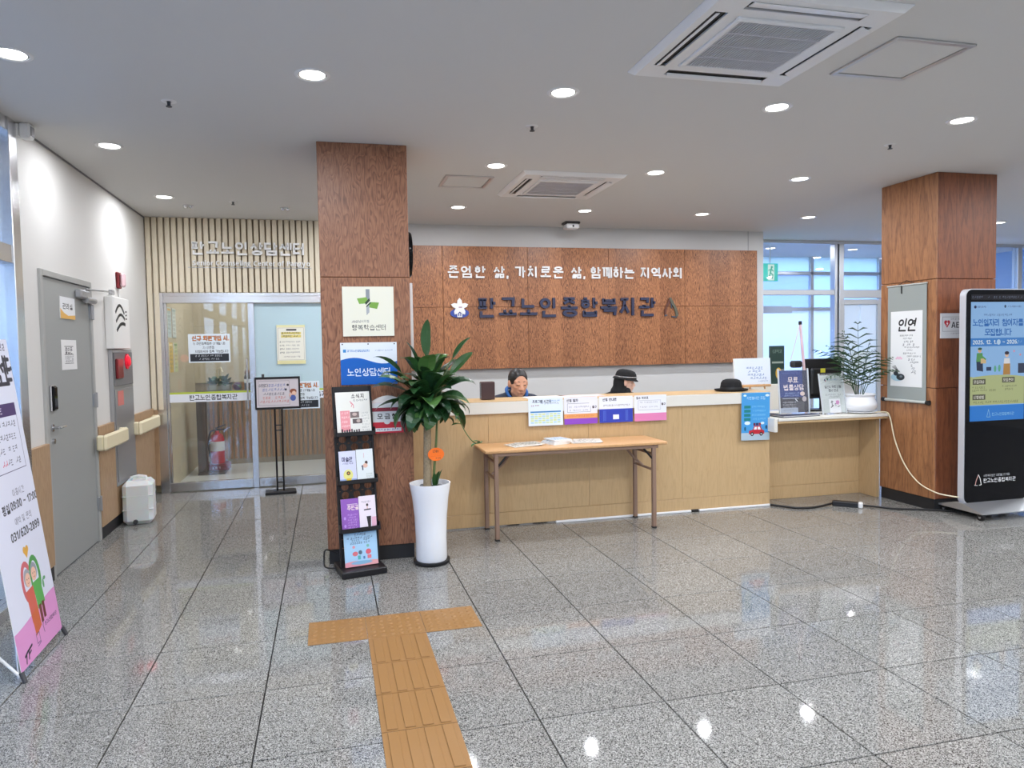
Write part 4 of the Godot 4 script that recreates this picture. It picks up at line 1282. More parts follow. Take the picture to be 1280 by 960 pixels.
func build_reception() -> void:
	var Z := -6.5
	var wl := MB.new()
	wl.span(Vector3(1.24, 0, Z - 0.2), Vector3(6.98, H, Z))
	wl.span(Vector3(6.78, 0, -7.15), Vector3(6.98, H, Z - 0.2))
	structure("wall_reception", wl, M.grey_wall, "pale grey wall behind the reception desk")
	structure("trim_7", box_mb(Vector3(6.735, 2.93, Z), Vector3(6.74, H, Z + 0.004)), M.grey, "thin vertical joint in the wall above the wooden backdrop")
	# the wooden backdrop of ten panels
	var bd := thing("wood_backdrop", "wide brown oak panel backdrop with raised lettering behind the reception desk", "wall panelling", Vector3(0, 0, Z))
	var xs := [1.26, 2.37, 3.48, 4.6, 5.71, 6.83]
	var ys := [1.355, 2.145, 2.915]
	for i in 5:
		for j in 2:
			var mb := MB.new()
			mb.uvo = Vector2(i * 0.41, j * 0.57 + i * 0.23)
			mb.span(Vector3(xs[i] + 0.0018, ys[j] + 0.0014, 0.0), Vector3(xs[i + 1] - 0.0018, ys[j + 1] - 0.0014, 0.08), 0.002)
			put("panel", mb, M.oak_panel, bd)
	var sg := thing("raised_lettering", "white raised slogan along the upper part of the wooden backdrop", "lettering", Vector3(0, 0, Z + 0.08))
	var x := raised_text(sg, "존엄한 삶,", 2.43, 2.665, 0.15, 0.172, 0.135, 0.02, M.white_plastic)
	x = raised_text(sg, "가치로운 삶,", 3.3, 2.665, 0.15, 0.172, 0.135, 0.02, M.white_plastic)
	x = raised_text(sg, "함께하는 지역사회", 4.335, 2.665, 0.15, 0.16, 0.135, 0.02, M.white_plastic)
	sg = thing("raised_lettering", "large navy raised name in the middle of the wooden backdrop", "lettering", Vector3(0, 0, Z + 0.08))
	raised_text(sg, "판교노인종합복지관", 2.8, 2.265, 0.25, 0.2775, 0.142, 0.03, M.navy)
	# star emblem
	sg = thing("star_emblem", "white five-petal star emblem on a blue base, left of the navy name", "emblem", Vector3(2.575, 2.0, Z + 0.08))
	var base := PackedVector2Array()
	for k in 24: base.append(Vector2(0.12 * cos(TAU * k / 24), 0.07 + 0.06 * sin(TAU * k / 24)))
	var eb := MB.new(); eb.prism(base, 0.0, 0.015)
	put("base", eb, mat(rgb(54, 76, 158), 0.4), sg)
	var star := PackedVector2Array()
	for k in 20:
		var a := PI / 2 + TAU * k / 20
		var rr: float = [0.115, 0.088, 0.055, 0.088][k % 4]
		star.append(Vector2(rr * cos(a), 0.145 + rr * sin(a)))
	eb = MB.new(); eb.prism(star, 0.012, 0.026)
	put("star", eb, M.white_plastic, sg)
	eb = MB.new()
	eb.span(Vector3(-0.012, 0.135, 0.026), Vector3(0.03, 0.15, 0.028))
	put("mark", eb, mat(rgb(170, 140, 160), 0.5), sg)
	eb = MB.new()
	eb.stroke(V2([-0.025, 0.06, -0.025, 0.025, 0.025, 0.025, 0.025, 0.06]), false, 0.012, 0.015, 0.022)
	eb.stroke(V2([0, 0.07, 0, 0.025]), false, 0.012, 0.015, 0.022)
	put("crest", eb, M.white_plastic, sg)
	# building emblem
	sg = thing("arch_emblem", "thin dark arch-shaped emblem at the right end of the navy name", "emblem", Vector3(5.49, 1.995, Z + 0.08))
	eb = MB.new()
	eb.stroke(V2([-0.08, 0.035, -0.075, 0.1, -0.05, 0.16, -0.03, 0.19, -0.02, 0.24]), false, 0.026, 0.0, 0.02)
	put("left_stroke", eb, mat(rgb(96, 56, 44), 0.5), sg)
	eb = MB.new()
	eb.stroke(V2([-0.01, 0.26, 0.03, 0.19, 0.06, 0.14, 0.085, 0.08, 0.095, 0.01]), false, 0.036, 0.0, 0.02)
	put("right_stroke", eb, mat(rgb(92, 92, 78), 0.5), sg)
	eb = MB.new()
	eb.stroke(V2([-0.085, 0.02, -0.05, 0.03]), false, 0.016, 0.0, 0.016)
	eb.stroke(V2([0.02, 0.01, 0.09, 0.0]), false, 0.014, 0.0, 0.016)
	eb.stroke(V2([0.0, 0.25, 0.02, 0.12]), false, 0.01, 0.0, 0.014)
	put("foot_stroke", eb, mat(rgb(70, 84, 100), 0.5), sg)
	# the desk
	var d := thing("reception_desk", "long pale plywood reception desk with a white raised counter", "reception desk")
	var px := [1.572, 2.33, 3.29, 4.25, 5.21]
	for k in 4:
		var mb := MB.new()
		mb.uvo = Vector2(k * 0.37, k * 0.53)
		mb.span(Vector3(px[k] + 0.0008, 0.132, -3.87), Vector3(px[k + 1] - 0.0008, 1.035, -3.83), 0.0015)
		put("front_panel", mb, M.birch, d)
	put("kick_board", box_mb(Vector3(1.572, 0.012, -3.87), Vector3(5.21, 0.13, -3.828), 0.002), M.birch, d)
	put("end_panel", box_mb(Vector3(5.17, 0.0, -4.55), Vector3(5.209, 1.035, -3.871), 0.002), M.birch, d)
	var ct := MB.new()
	ct.span(Vector3(1.572, 1.036, -4.25), Vector3(5.2, 1.142, -3.8), 0.002)
	put("counter", ct, M.counter_white, d)
	put("counter_top", box_mb(Vector3(1.572, 1.142, -4.25), Vector3(5.2, 1.148, -3.801), 0.0015), M.birch, d)
	put("work_top", box_mb(Vector3(1.572, 0.7, -4.75), Vector3(5.17, 0.73, -3.872), 0.003), M.counter_white, d)
	put("end_box", box_mb(Vector3(5.21, 0.886, -4.62), Vector3(5.92, 1.17, -4.44), 0.004), M.counter_white, d)
	# the low counter at its right end
	var sc := thing("side_counter", "low white counter between the reception desk and the right column", "counter")
	put("top", box_mb(Vector3(5.212, 0.855, -4.42), Vector3(6.5, 0.885, -3.69), 0.004), M.counter_white, sc)
	put("edge_strip", box_mb(Vector3(5.212, 0.832, -3.73), Vector3(6.5, 0.856, -3.70), 0.002), M.birch, sc)
	put("bracket", box_mb(Vector3(5.165, 0.75, -3.8), Vector3(5.205, 0.888, -3.69), 0.004), M.counter_white, sc)
	var f := MB.new()
	f.span(Vector3(5.212, 0.132, -4.09), Vector3(6.455, 0.832, -4.05), 0.002)
	put("front_panel", f, M.birch, sc)
	put("kick_board", box_mb(Vector3(5.212, 0.0, -4.09), Vector3(6.455, 0.13, -4.047), 0.002), M.birch, sc)
	put("side_panel", box_mb(Vector3(6.456, 0.0, -4.09), Vector3(6.497, 0.85, -3.815), 0.002), M.birch, sc)
	# cable cover strip on the floor
	var cc := thing("cable_cover", "thin white cable cover on the floor along the reception desk", "cable cover", Vector3(0, 0, -3.81))
	put("strip", box_mb(Vector3(2.95, 0, -0.012), Vector3(4.33, 0.02, 0.012), 0.004), M.white_plastic, cc)
	put("joint", box_mb(Vector3(4.335, 0, -0.014), Vector3(4.41, 0.022, 0.014), 0.004), M.black, cc)
	put("strip", box_mb(Vector3(4.415, 0, -0.012), Vector3(5.2, 0.02, 0.012), 0.004), M.white_plastic, cc)

func build_window_side() -> void:
	var Z := -7.15
	var f := MB.new()
	f.span(Vector3(6.98, 3.14, Z - 0.06), Vector3(13.0, H, Z), 0.003)
	f.span(Vector3(6.98, 2.35, Z - 0.08), Vector3(8.69, 2.43, Z + 0.0), 0.004)
	f.span(Vector3(8.84, 2.3, Z - 0.08), Vector3(13.0, 2.43, Z + 0.0), 0.004)
	f.span(Vector3(8.69, 0, Z - 0.1), Vector3(8.74, 3.14, Z + 0.01), 0.004)
	f.span(Vector3(8.755, 0, Z - 0.1), Vector3(8.84, 3.14, Z + 0.03), 0.004)
	f.span(Vector3(10.4, 0, Z - 0.1), Vector3(10.5, 3.14, Z + 0.01), 0.004)
	f.span(Vector3(12.27, 0, Z - 0.1), Vector3(12.36, 3.14, Z + 0.01), 0.004)
	f.span(Vector3(6.98, 0, Z - 0.08), Vector3(8.69, 0.1, Z), 0.004)
	var w := structure("window_3", f, M.alu, "tall aluminium framed glazing behind the right end of the desk")
	put("pane", box_mb(Vector3(6.98, 2.43, Z - 0.045), Vector3(8.69, 3.14, Z - 0.035)), M.glass, w)
	put("pane", box_mb(Vector3(6.98, 0.1, Z - 0.045), Vector3(8.69, 2.35, Z - 0.035)), M.glass, w)
	put("pane", box_mb(Vector3(8.84, 2.43, Z - 0.045), Vector3(10.4, 3.14, Z - 0.035)), M.glass, w)
	put("pane", box_mb(Vector3(10.5, 2.43, Z - 0.045), Vector3(12.27, 3.14, Z - 0.035)), M.glass, w)
	put("pane", box_mb(Vector3(10.5, 0.1, Z - 0.045), Vector3(12.27, 2.3, Z - 0.035)), M.glass, w)
	put("pane", box_mb(Vector3(12.36, 0.1, Z - 0.045), Vector3(13.0, 2.3, Z - 0.035)), M.glass, w)
	put("pane", box_mb(Vector3(12.36, 2.43, Z - 0.045), Vector3(13.0, 3.14, Z - 0.035)), M.glass, w)
	# door with pale film beside the column
	var df := MB.new()
	df.span(Vector3(8.845, 0.01, Z - 0.05), Vector3(8.88, 2.28, Z - 0.005), 0.003)
	df.span(Vector3(9.5, 0.01, Z - 0.05), Vector3(9.56, 2.28, Z - 0.005), 0.003)
	df.span(Vector3(8.88, 2.2, Z - 0.05), Vector3(9.5, 2.28, Z - 0.005), 0.003)
	df.span(Vector3(8.88, 0.01, Z - 0.05), Vector3(9.5, 0.12, Z - 0.005), 0.003)
	var dr := structure("door_2", df, M.alu, "aluminium framed glass door with pale film behind the palm")
	put("pane", box_mb(Vector3(8.88, 0.12, Z - 0.03), Vector3(9.5, 2.2, Z - 0.022)), M.glass, dr)
	put("film", box_mb(Vector3(8.88, 0.12, Z - 0.04), Vector3(9.19, 2.2, Z - 0.035)), frosted(rgb(226, 240, 250)), dr)
	put("film", box_mb(Vector3(9.2, 0.12, Z - 0.04), Vector3(9.5, 2.2, Z - 0.035)), frosted(rgb(226, 240, 250)), dr)
	var p := Pic.new(self, 96, 80, rgb(208, 220, 226))
	for k in 4: p.marks(10, 10 + k * 16, 74, 13, rgb(150, 162, 170), rng)
	var nt := card("door_notice", 0.34, 0.3, 0.003, p.mat(), M.paper)
	nt.position = Vector3(9.2, 1.16, Z - 0.018)
	tag(nt, "pale paper notice on the glass door behind the palm", "notice")
	# the glazed lobby beyond
	structure("wall_lobby_left", box_mb(Vector3(6.6, 0, -9.1), Vector3(6.78, H, -7.15)), M.daylight_blue, "side wall of the glazed lobby beyond the window, blue daylight painted in")
	structure("wall_lobby_right", box_mb(Vector3(13.0, 0, -9.1), Vector3(13.2, H, -7.2)), M.daylight_blue, "wall at the right of the glazed lobby beyond the window, blue daylight painted in")
	var g := MB.new()
	for x in [6.8, 8.3, 8.45, 9.7, 11.2, 12.9]: g.span(Vector3(x, 0, -9.1), Vector3(x + 0.07, H, -9.0), 0.004)
	for y in [0.0, 2.2, 2.86]: g.span(Vector3(6.8, y, -9.1), Vector3(13.0, y + 0.06, -9.0), 0.004)
	var w4 := structure("window_4", g, M.alu, "outer glazing of the lobby beyond the window, with blue and pale films")
	for k in 5:
		var x0: float = [6.87, 8.37, 8.52, 9.77, 11.27][k]
		var x1: float = [8.3, 8.45, 9.7, 11.2, 12.9][k]
		put("film", box_mb(Vector3(x0, 0.06, -9.06), Vector3(x1, 2.2, -9.05)), frosted(rgb(222, 228, 250)), w4)
		put("film", box_mb(Vector3(x0, 2.26, -9.06), Vector3(x1, 2.86, -9.05)), frosted(rgb(120, 164, 228) if k % 2 == 0 else rgb(180, 220, 246)), w4)
		put("film", box_mb(Vector3(x0, 2.92, -9.06), Vector3(x1, H, -9.05)), frosted(rgb(196, 232, 246)), w4)
	# slim inner posts of the lobby's door screen
	var s := MB.new()
	for x in [7.05, 7.3, 7.5]: s.span(Vector3(x, 0, -8.24), Vector3(x + 0.04, 2.12, -8.2), 0.003)
	s.span(Vector3(6.8, 2.12, -8.26), Vector3(8.7, 2.24, -8.18), 0.003)
	structure("window_5", s, M.alu, "inner door screen posts of the lobby beyond the window")
	# emergency exit sign
	var ex := thing("exit_sign", "green running-man exit sign hanging behind the upper glass", "exit sign", Vector3(7.72, 2.58, -7.4))
	p = Pic.new(self, 128, 144, rgb(48, 214, 204))
	p.rect(40, 8, 56, 128, rgb(226, 250, 244))
	var gr := rgb(30, 170, 150)
	p.disc(74, 30, 9, 9, gr)
	p.line(Vector2(70, 42), Vector2(62, 76), 12, gr); p.line(Vector2(62, 76), Vector2(84, 92), 9, gr); p.line(Vector2(84, 92), Vector2(80, 120), 8, gr)
	p.line(Vector2(62, 76), Vector2(54, 102), 9, gr); p.line(Vector2(54, 102), Vector2(38, 112), 8, gr)
	p.line(Vector2(70, 46), Vector2(88, 62), 7, gr); p.line(Vector2(68, 46), Vector2(46, 56), 7, gr)
	var cs := card("panel", 0.26, 0.28, 0.03, p.mat(0.4, 0.75), M.white_plastic, ex)
	cs.position = Vector3(0, 0, 0)
	put("hanger", box_mb(Vector3(-0.008, 0.28, -0.008), Vector3(0.008, H - 2.58, 0.008), 0.002), M.white_plastic, ex)
	var el := OmniLight3D.new()
	el.name = "exit_glow"; el.light_color = rgb(60, 255, 220); el.light_energy = 0.02; el.light_size = 0.1; el.shadow_enabled = true; el.omni_range = 8.0; el.omni_attenuation = 2.0
	el.position = Vector3(7.72, 2.72, -7.3)
	add_child(el)

func frosted(c: Color) -> StandardMaterial3D:
	var key := "frost" + str(c)
	if not M.has(key):
		var m := mat(c, 0.6)
		m.backlight_enabled = true
		m.backlight = Color(0.9, 0.9, 0.9)
		M[key] = m
	return M[key]

# ---------------------------------------------------------------- ceiling
var lamp_mesh := []

func downlight(at: Vector3, label: String, power := 1.0, group := "ceiling downlights") -> void:
	if lamp_mesh.is_empty():
		var a := MB.new()
		a.lathe([Vector2(0.078, -0.001), Vector2(0.079, -0.006), Vector2(0.092, -0.008), Vector2(0.1, -0.001)], 32)
		lamp_mesh.append(a.mesh(M.white_plastic))
		var b := MB.new()
		b.lathe([Vector2(0.0, -0.004), Vector2(0.071, -0.003)], 32)
		lamp_mesh.append(b.mesh(M.lens))
		var g := MB.new()
		g.lathe([Vector2(0.071, -0.0025), Vector2(0.079, -0.002)], 32)
		lamp_mesh.append(g.mesh(M.grey))  # flat grey ring painting the shaded gap around the lens
	var t := thing("downlight", label, "ceiling light", at, 0.0, group)
	put_mesh("trim", lamp_mesh[0], t)
	put_mesh("lens", lamp_mesh[1], t)
	put_mesh("shade_ring", lamp_mesh[2], t)
	var l := AreaLight3D.new()
	l.name = "downlight_beam"
	l.light_color = rgb(246, 249, 255)
	l.light_energy = LAMP_ENERGY * power
	l.area_size = Vector2(0.1, 0.1)
	l.area_range = 16.0
	l.area_attenuation = 2.0
	l.shadow_enabled = true
	l.position = at + Vector3(0, -0.015, 0)
	l.rotation.x = -PI / 2
	add_child(l)

func build_ceiling_things() -> void:
	var names := {
		"-1,0": "downlight at the left edge of the view, first row of the ceiling",
		"0,0": "large oval-looking downlight above and before the left column",
		"1,0": "downlight in the first row, left of the big air conditioner",
		"2,0": "downlight right below the big air conditioner",
		"3,0": "downlight in the first row above the right column",
		"-1,1": "downlight near the left wall above the grey door",
		"1,1": "downlight beside the small square ceiling hatch",
		"2,1": "downlight right of the far air conditioner",
		"3,1": "downlight left of the right column's top",
		"-1,2": "downlight nearest the slat wall at the left",
		"1,2": "downlight above the left part of the wooden backdrop",
		"2,2": "downlight beside the ceiling smoke detector over the backdrop",
		"3,2": "downlight above the right part of the wooden backdrop",
		"4,2": "downlight before the tall glazing, left of the right column",
		"6,2": "downlight at the right edge of the view, beyond the right column",
	}
	var xs := {-1: -0.6, 0: 0.9, 1: 2.39, 2: 3.88, 3: 5.38, 4: 6.86, 5: 8.35, 6: 9.82, 7: 11.3}
	var zs := [-1.85, -3.6, -5.39]
	for j in 3:
		for i in xs:
			if (i == 0 and j == 1) or (i == 4 and j == 1): continue
			var key := str(i) + "," + str(j)
			downlight(Vector3(xs[i] + (0.1 if i == 0 and j == 2 else 0.0), H, zs[j] + (0.09 if i == -1 and j > 0 else 0.0)), names.get(key, "ceiling downlight out of view beyond the columns"), 1.0 if i >= 0 else ([0.6, 0.55, 0.85][j]))
	for j in 3:
		for i in xs:
			downlight(Vector3(xs[i], H, -0.1 + j * 1.75), "ceiling downlight behind the camera", 1.0, "downlights behind the camera")
	for k in 2: downlight(Vector3(8.15 + k * 1.6, H, -8.0), "round ceiling lamp in the glazed lobby beyond the window", 0.5, "lobby lamps beyond the window")
	air_conditioner(Vector3(3.14, H, -0.98), "large white four-way ceiling air conditioner at the top edge")
	air_conditioner(Vector3(3.16, H, -4.2), "smaller looking white four-way air conditioner above the backdrop")
	for k in 2:
		var s: float = [0.25, 0.225][k]
		var hc := thing("ceiling_hatch", ["square aluminium framed ceiling hatch beside the large air conditioner", "small square ceiling hatch left of the far air conditioner"][k], "hatch", [Vector3(4.07, H, -1.03), Vector3(2.24, H, -4.2)][k], 0.0, "ceiling hatches")
		for q in [[Vector3(-s, -0.012, -s), Vector3(s, 0, -s + 0.03)], [Vector3(-s, -0.012, s - 0.03), Vector3(s, 0, s)], [Vector3(-s, -0.012, -s + 0.03), Vector3(-s + 0.03, 0, s - 0.03)], [Vector3(s - 0.03, -0.012, -s + 0.03), Vector3(s, 0, s - 0.03)]]:
			put("frame", box_mb(q[0], q[1], 0.003), M.alu, hc)
		put("lid", box_mb(Vector3(-s + 0.034, -0.006, -s + 0.034), Vector3(s - 0.034, 0, s - 0.034), 0.002), M.ceiling, hc)
	for k in 4:
		var sp := thing("sprinkler", ["sprinkler head in the ceiling at upper left", "sprinkler head in the ceiling near the middle downlight", "sprinkler head in the ceiling before the right column", "sprinkler head in the ceiling near the slat wall"][k], "sprinkler", [Vector3(0.03, H, -2.44), Vector3(2.39, H, -2.52), Vector3(5.35, H, -2.47), Vector3(0.03, H, -5.44)][k], 0.0, "ceiling sprinklers")
		var a := MB.new()
		a.lathe([Vector2(0.018, -0.004), Vector2(0.04, -0.004), Vector2(0.045, 0.0)], 20)
		put("rose", a, M.white_plastic, sp)
		a = MB.new()
		a.cyl(Vector3(0, 0, 0), Vector3(0, -0.03, 0), 0.012, 0.009, 12)
		a.cyl(Vector3(0, -0.03, 0), Vector3(0, -0.034, 0), 0.018, 0.018, 14)
		put("head", a, M.dark_grey, sp)
	for k in 2:
		var el := thing("emergency_light", ["small round emergency light near the slat wall at left", "twin emergency spot light near the left column"][k], "emergency light", [Vector3(-0.45, H, -5.71), Vector3(0.535, H, -5.7)][k])
		var a := MB.new()
		a.lathe([Vector2(0, -0.012), Vector2(0.05, -0.01), Vector2(0.06, 0.0)], 22)
		put("rim", a, M.alu, el)
		for s in [-1.0, 1.0]:
			a = MB.new()
			a.lathe([Vector2(0, -0.03), Vector2(0.018, -0.026), Vector2(0.022, -0.01)], 14, Vector3(s * 0.026, 0, 0))
			put("lens", a, M.chrome, el)
	var dm := thing("ceiling_detector", "white box-like detector hanging from the ceiling above the backdrop", "detector", Vector3(3.97, H, -6.12))
	put("base", box_mb(Vector3(-0.1, -0.03, -0.08), Vector3(0.1, 0, 0.08), 0.01), M.dark_grey, dm)
	put("body", box_mb(Vector3(-0.085, -0.09, -0.07), Vector3(0.085, -0.03, 0.09), 0.014), M.white_plastic, dm)
	put("eye", box_mb(Vector3(-0.012, -0.075, 0.09), Vector3(0.012, -0.05, 0.094), 0.002), M.black, dm)

func air_conditioner(at: Vector3, label: String) -> void:
	var ac := thing("air_conditioner", label, "air conditioner", at, 0.0, "ceiling air conditioners")
	var a := MB.new()
	var s := 0.495
	var o := 0.29
	for k in 4:
		a.m = Transform3D(Basis(Vector3.UP, PI / 2 * k), Vector3.ZERO)
		a.quad(Vector3(-s, -0.004, s), Vector3(s, -0.004, s), Vector3(0.465, -0.03, 0.465), Vector3(-0.465, -0.03, 0.465), Vector3(0, -0.7, 0.7).normalized())
		a.quad(Vector3(-s, 0, s), Vector3(s, 0, s), Vector3(s, -0.004, s), Vector3(-s, -0.004, s), Vector3.BACK)
		for q in [[-0.465, 0.425, 0.425, 0.465], [-0.425, -0.31, 0.355, 0.425], [0.31, 0.355, 0.355, 0.425], [-0.355, 0.29, 0.29, 0.355]]:
			a.quad(Vector3(q[0], -0.03, q[2]), Vector3(q[1], -0.03, q[2]), Vector3(q[1], -0.03, q[3]), Vector3(q[0], -0.03, q[3]), Vector3.DOWN)
		for z in [0.355, 0.425]: a.quad(Vector3(-0.31, -0.03, z), Vector3(0.31, -0.03, z), Vector3(0.31, -0.02, z), Vector3(-0.31, -0.02, z), Vector3(0, 0, 1 if z < 0.4 else -1))
	a.m = Transform3D()
	put("panel", a, M.white_plastic, ac)
	for k in 4:
		var b := Transform3D(Basis(Vector3.UP, PI / 2 * k), Vector3.ZERO)
		var sl := MB.new()
		sl.m = b
		sl.span(Vector3(-0.312, -0.016, 0.353), Vector3(0.312, -0.012, 0.427))
		var v := put("vent_slot", sl, M.black, ac)
		var fl := MB.new()
		fl.m = b * Transform3D(Basis(Vector3.RIGHT, [0.12, 0.5, 0.6, 0.2][k]), Vector3(0, -0.03, 0.392))
		fl.box(Vector3(0, 0, 0.012), Vector3(0.6, 0.005, [0.022, 0.022, 0.05, 0.05][(k + 2) % 4]), 0.002)
		put("flap", fl, M.white_plastic, v)
	var g := MB.new()
	g.span(Vector3(-o, -0.03, -o), Vector3(o, -0.026, o))
	var gr := put("grille", g, M.dark_grey, ac)
	for q in [[Vector3(-o, -0.042, -o), Vector3(o, -0.026, -o + 0.03)], [Vector3(-o, -0.042, o - 0.03), Vector3(o, -0.026, o)], [Vector3(-o, -0.042, -o + 0.03), Vector3(-o + 0.03, -0.026, o - 0.03)], [Vector3(o - 0.03, -0.042, -o + 0.03), Vector3(o, -0.026, o - 0.03)]]:
		put("grille_frame", box_mb(q[0], q[1], 0.004), M.white_plastic, gr)
	var bars := MB.new()
	for k in 34:
		var x := -o + 0.035 + k * 0.0155
		bars.span(Vector3(x, -0.038, -o + 0.03), Vector3(x + 0.007, -0.03, o - 0.03))
	for k in 3:
		var z := -0.14 + k * 0.14
		bars.span(Vector3(-o + 0.03, -0.041, z - 0.004), Vector3(o - 0.03, -0.03, z + 0.004))
	var br := put("grille_bars", bars, mat(rgb(204, 204, 210), 0.5), gr)
	tag(br, "", "", "", "stuff")

# ---------------------------------------------------------------- things on and at the counter
func sheet(label: String, x: float, y: float, w: float, h: float, z: float, p: Pic, group := "printed forms taped along the counter front") -> void:
	var c := card("paper_form", w, h, 0.0015, p.mat(0.6), M.paper)
	c.position = Vector3(x, y, z)
	c.rotation.x = -0.015
	tag(c, label, "paper form", group)

func build_counter_things() -> void:
	var fz := -3.796
	var p := Pic.new(self, 256, 200, rgb(224, 234, 244))
	p.text("프로그램 시간표", 30, 16, 20, 0.14, rgb(50, 60, 80), 0.95)
	p.marks(150, 18, 90, 14, rgb(80, 130, 190), rng); p.marks(20, 50, 60, 12, rgb(150, 90, 90), rng); p.marks(90, 36, 140, 12, rgb(120, 130, 150), rng)
	p.rect(14, 96, 226, 10, rgb(60, 130, 190))
	for i in 8:
		for j in 5: p.rect(16 + i * 28, 112 + j * 15, 24, 11, [rgb(214, 222, 150), rgb(176, 208, 220), rgb(200, 216, 170)][(i + j) % 3])
	sheet("pale blue timetable sheet, leftmost of the four forms on the counter front", 2.865, 0.91, 0.33, 0.255, fz, p)
	p = Pic.new(self, 256, 200, rgb(232, 232, 240))
	p.text("신청 절차", 20, 14, 20, 0.15, rgb(40, 40, 50))
	p.frame(24, 46, 180, 66, 2, rgb(90, 90, 100)); p.disc(206, 56, 18, 14, rgb(232, 232, 240)); p.marks(36, 66, 160, 14, rgb(130, 130, 150), rng); p.marks(36, 92, 160, 12, rgb(130, 130, 150), rng); p.text("출구", 216, 68, 18, 0.16, rgb(50, 40, 50))
	p.rect(0, 124, 256, 34, rgb(232, 160, 96)); p.rect(0, 158, 256, 42, rgb(140, 70, 190))
	p.marks(20, 134, 210, 14, rgb(200, 120, 70), rng)
	sheet("white form with orange and purple bands on the counter front", 3.205, 0.91, 0.325, 0.25, fz, p)
	p = Pic.new(self, 256, 200, rgb(234, 236, 244))
	p.text("신청 안내문", 26, 14, 20, 0.15, rgb(40, 40, 50))
	p.marks(16, 62, 220, 14, rgb(120, 110, 120), rng)
	p.rect(0, 96, 256, 104, rgb(44, 62, 176)); p.rect(104, 140, 46, 36, rgb(232, 236, 246))
	for k in 3: p.rect(30 + k * 8, 108, 3, 80, rgb(90, 120, 210)); 
	for k in 3: p.rect(200 + k * 8, 108, 3, 80, rgb(90, 120, 210))
	sheet("white form with a deep blue lower half on the counter front", 3.555, 0.91, 0.335, 0.245, fz, p)
	p = Pic.new(self, 256, 200, rgb(232, 234, 240))
	p.text("접수 처리표", 16, 12, 18, 0.15, rgb(50, 50, 56))
	p.frame(30, 40, 180, 74, 1.5, rgb(150, 150, 160)); p.marks(44, 50, 150, 12, rgb(150, 150, 160), rng); p.marks(44, 86, 150, 12, rgb(150, 150, 160), rng); p.text("출구", 216, 64, 17, 0.16, rgb(50, 40, 50))
	p.rect(0, 140, 256, 60, rgb(226, 132, 180))
	sheet("white form with a pink lower band, rightmost of the four forms", 3.905, 0.91, 0.33, 0.245, fz, p)
	# blue poster with a red car
	p = Pic.new(self, 256, 370, rgb(70, 156, 218))
	p.text("자원봉사단 모집", 46, 30, 24, 0.08, rgb(220, 238, 250), 0.95)
	p.disc(30, 22, 14, 8, rgb(220, 238, 250)); p.disc(232, 22, 18, 10, rgb(220, 238, 250))
	for k in 4:
		p.rect(24, 100 + k * 32, 58, 22, rgb(28, 128, 128))
		p.marks(94, 102 + k * 32, 130, 15, rgb(150, 205, 236), rng)
	p.disc(54, 236, 26, 14, rgb(224, 240, 250)); p.disc(190, 238, 18, 10, rgb(224, 240, 250))
	p.rect(0, 312, 256, 58, rgb(176, 196, 208))
	p.disc(34, 280, 8, 16, rgb(30, 90, 120)); p.disc(226, 270, 9, 16, rgb(30, 70, 110))
	p.poly(V2([68, 322, 70, 296, 104, 288, 116, 258, 172, 258, 186, 288, 208, 296, 208, 322]), rgb(196, 40, 54))
	p.poly(V2([112, 288, 121, 266, 140, 266, 140, 288]), rgb(240, 244, 248)); p.poly(V2([148, 288, 148, 266, 166, 266, 176, 288]), rgb(240, 244, 248))
	p.disc(98, 322, 15, 15, rgb(40, 30, 40)); p.disc(98, 322, 6, 6, rgb(220, 220, 224)); p.disc(180, 322, 15, 15, rgb(40, 30, 40)); p.disc(180, 322, 6, 6, rgb(220, 220, 224))
	for k in 3: p.rect(108 + k * 24, 236, 20, 20, [rgb(110, 30, 60), rgb(40, 40, 90), rgb(150, 40, 60)][k])
	var c := card("car_poster", 0.315, 0.47, 0.0015, p.mat(0.35), M.paper)
	c.position = Vector3(5.025, 0.67, -3.793)
	c.rotation = Vector3(0.0, 0.0, -0.015)
	tag(c, "blue poster with a little red car hanging over the counter edge", "poster")
	# felt hat
	var hat := thing("bowler_hat", "black felt bowler hat lying on the white counter", "hat", Vector3(4.89, 1.149, -4.0), -0.2)
	var hb := MB.new()
	hb.m = Transform3D(Basis.from_scale(Vector3(1.12, 1, 0.95)), Vector3.ZERO)
	hb.lathe([Vector2(0.0, 0.125), Vector2(0.045, 0.122), Vector2(0.075, 0.11), Vector2(0.09, 0.085), Vector2(0.095, 0.05), Vector2(0.1, 0.012)], 30)
	put("crown", hb, M.felt, hat)
	hb = MB.new()
	hb.m = Transform3D(Basis.from_scale(Vector3(1.12, 1, 0.95)), Vector3.ZERO)
	hb.lathe([Vector2(0.098, 0.012), Vector2(0.125, 0.004), Vector2(0.142, 0.012), Vector2(0.15, 0.022), Vector2(0.145, 0.008), Vector2(0.12, 0.0), Vector2(0.09, 0.0)], 30)
	put("brim", hb, M.felt, hat)
	hb = MB.new()
	hb.m = Transform3D(Basis.from_scale(Vector3(1.12, 1, 0.95)), Vector3.ZERO)
	hb.lathe([Vector2(0.1015, 0.012), Vector2(0.0975, 0.042)], 30)
	put("ribbon", hb, M.black, hat)
	# dark case and papers on the counter
	c = put("dark_case", box_mb(Vector3(2.31, 1.149, -4.08), Vector3(2.44, 1.315, -4.0), 0.006), mat(rgb(70, 52, 54), 0.25))
	tag(c, "small dark upright case on the counter beside the man", "case")
	for k in 2:
		c = put("paper_sheet", box_mb(Vector3([2.74, 3.1][k], 1.149, -4.16), Vector3([3.14, 3.52][k], 1.153, [-3.93, -3.96][k]), 0.0), [M.paper, mat(rgb(232, 206, 206), 0.7)][k])
		tag(c, ["white paper lying on the counter before the man", "pinkish paper lying on the counter between the two people"][k], "paper")
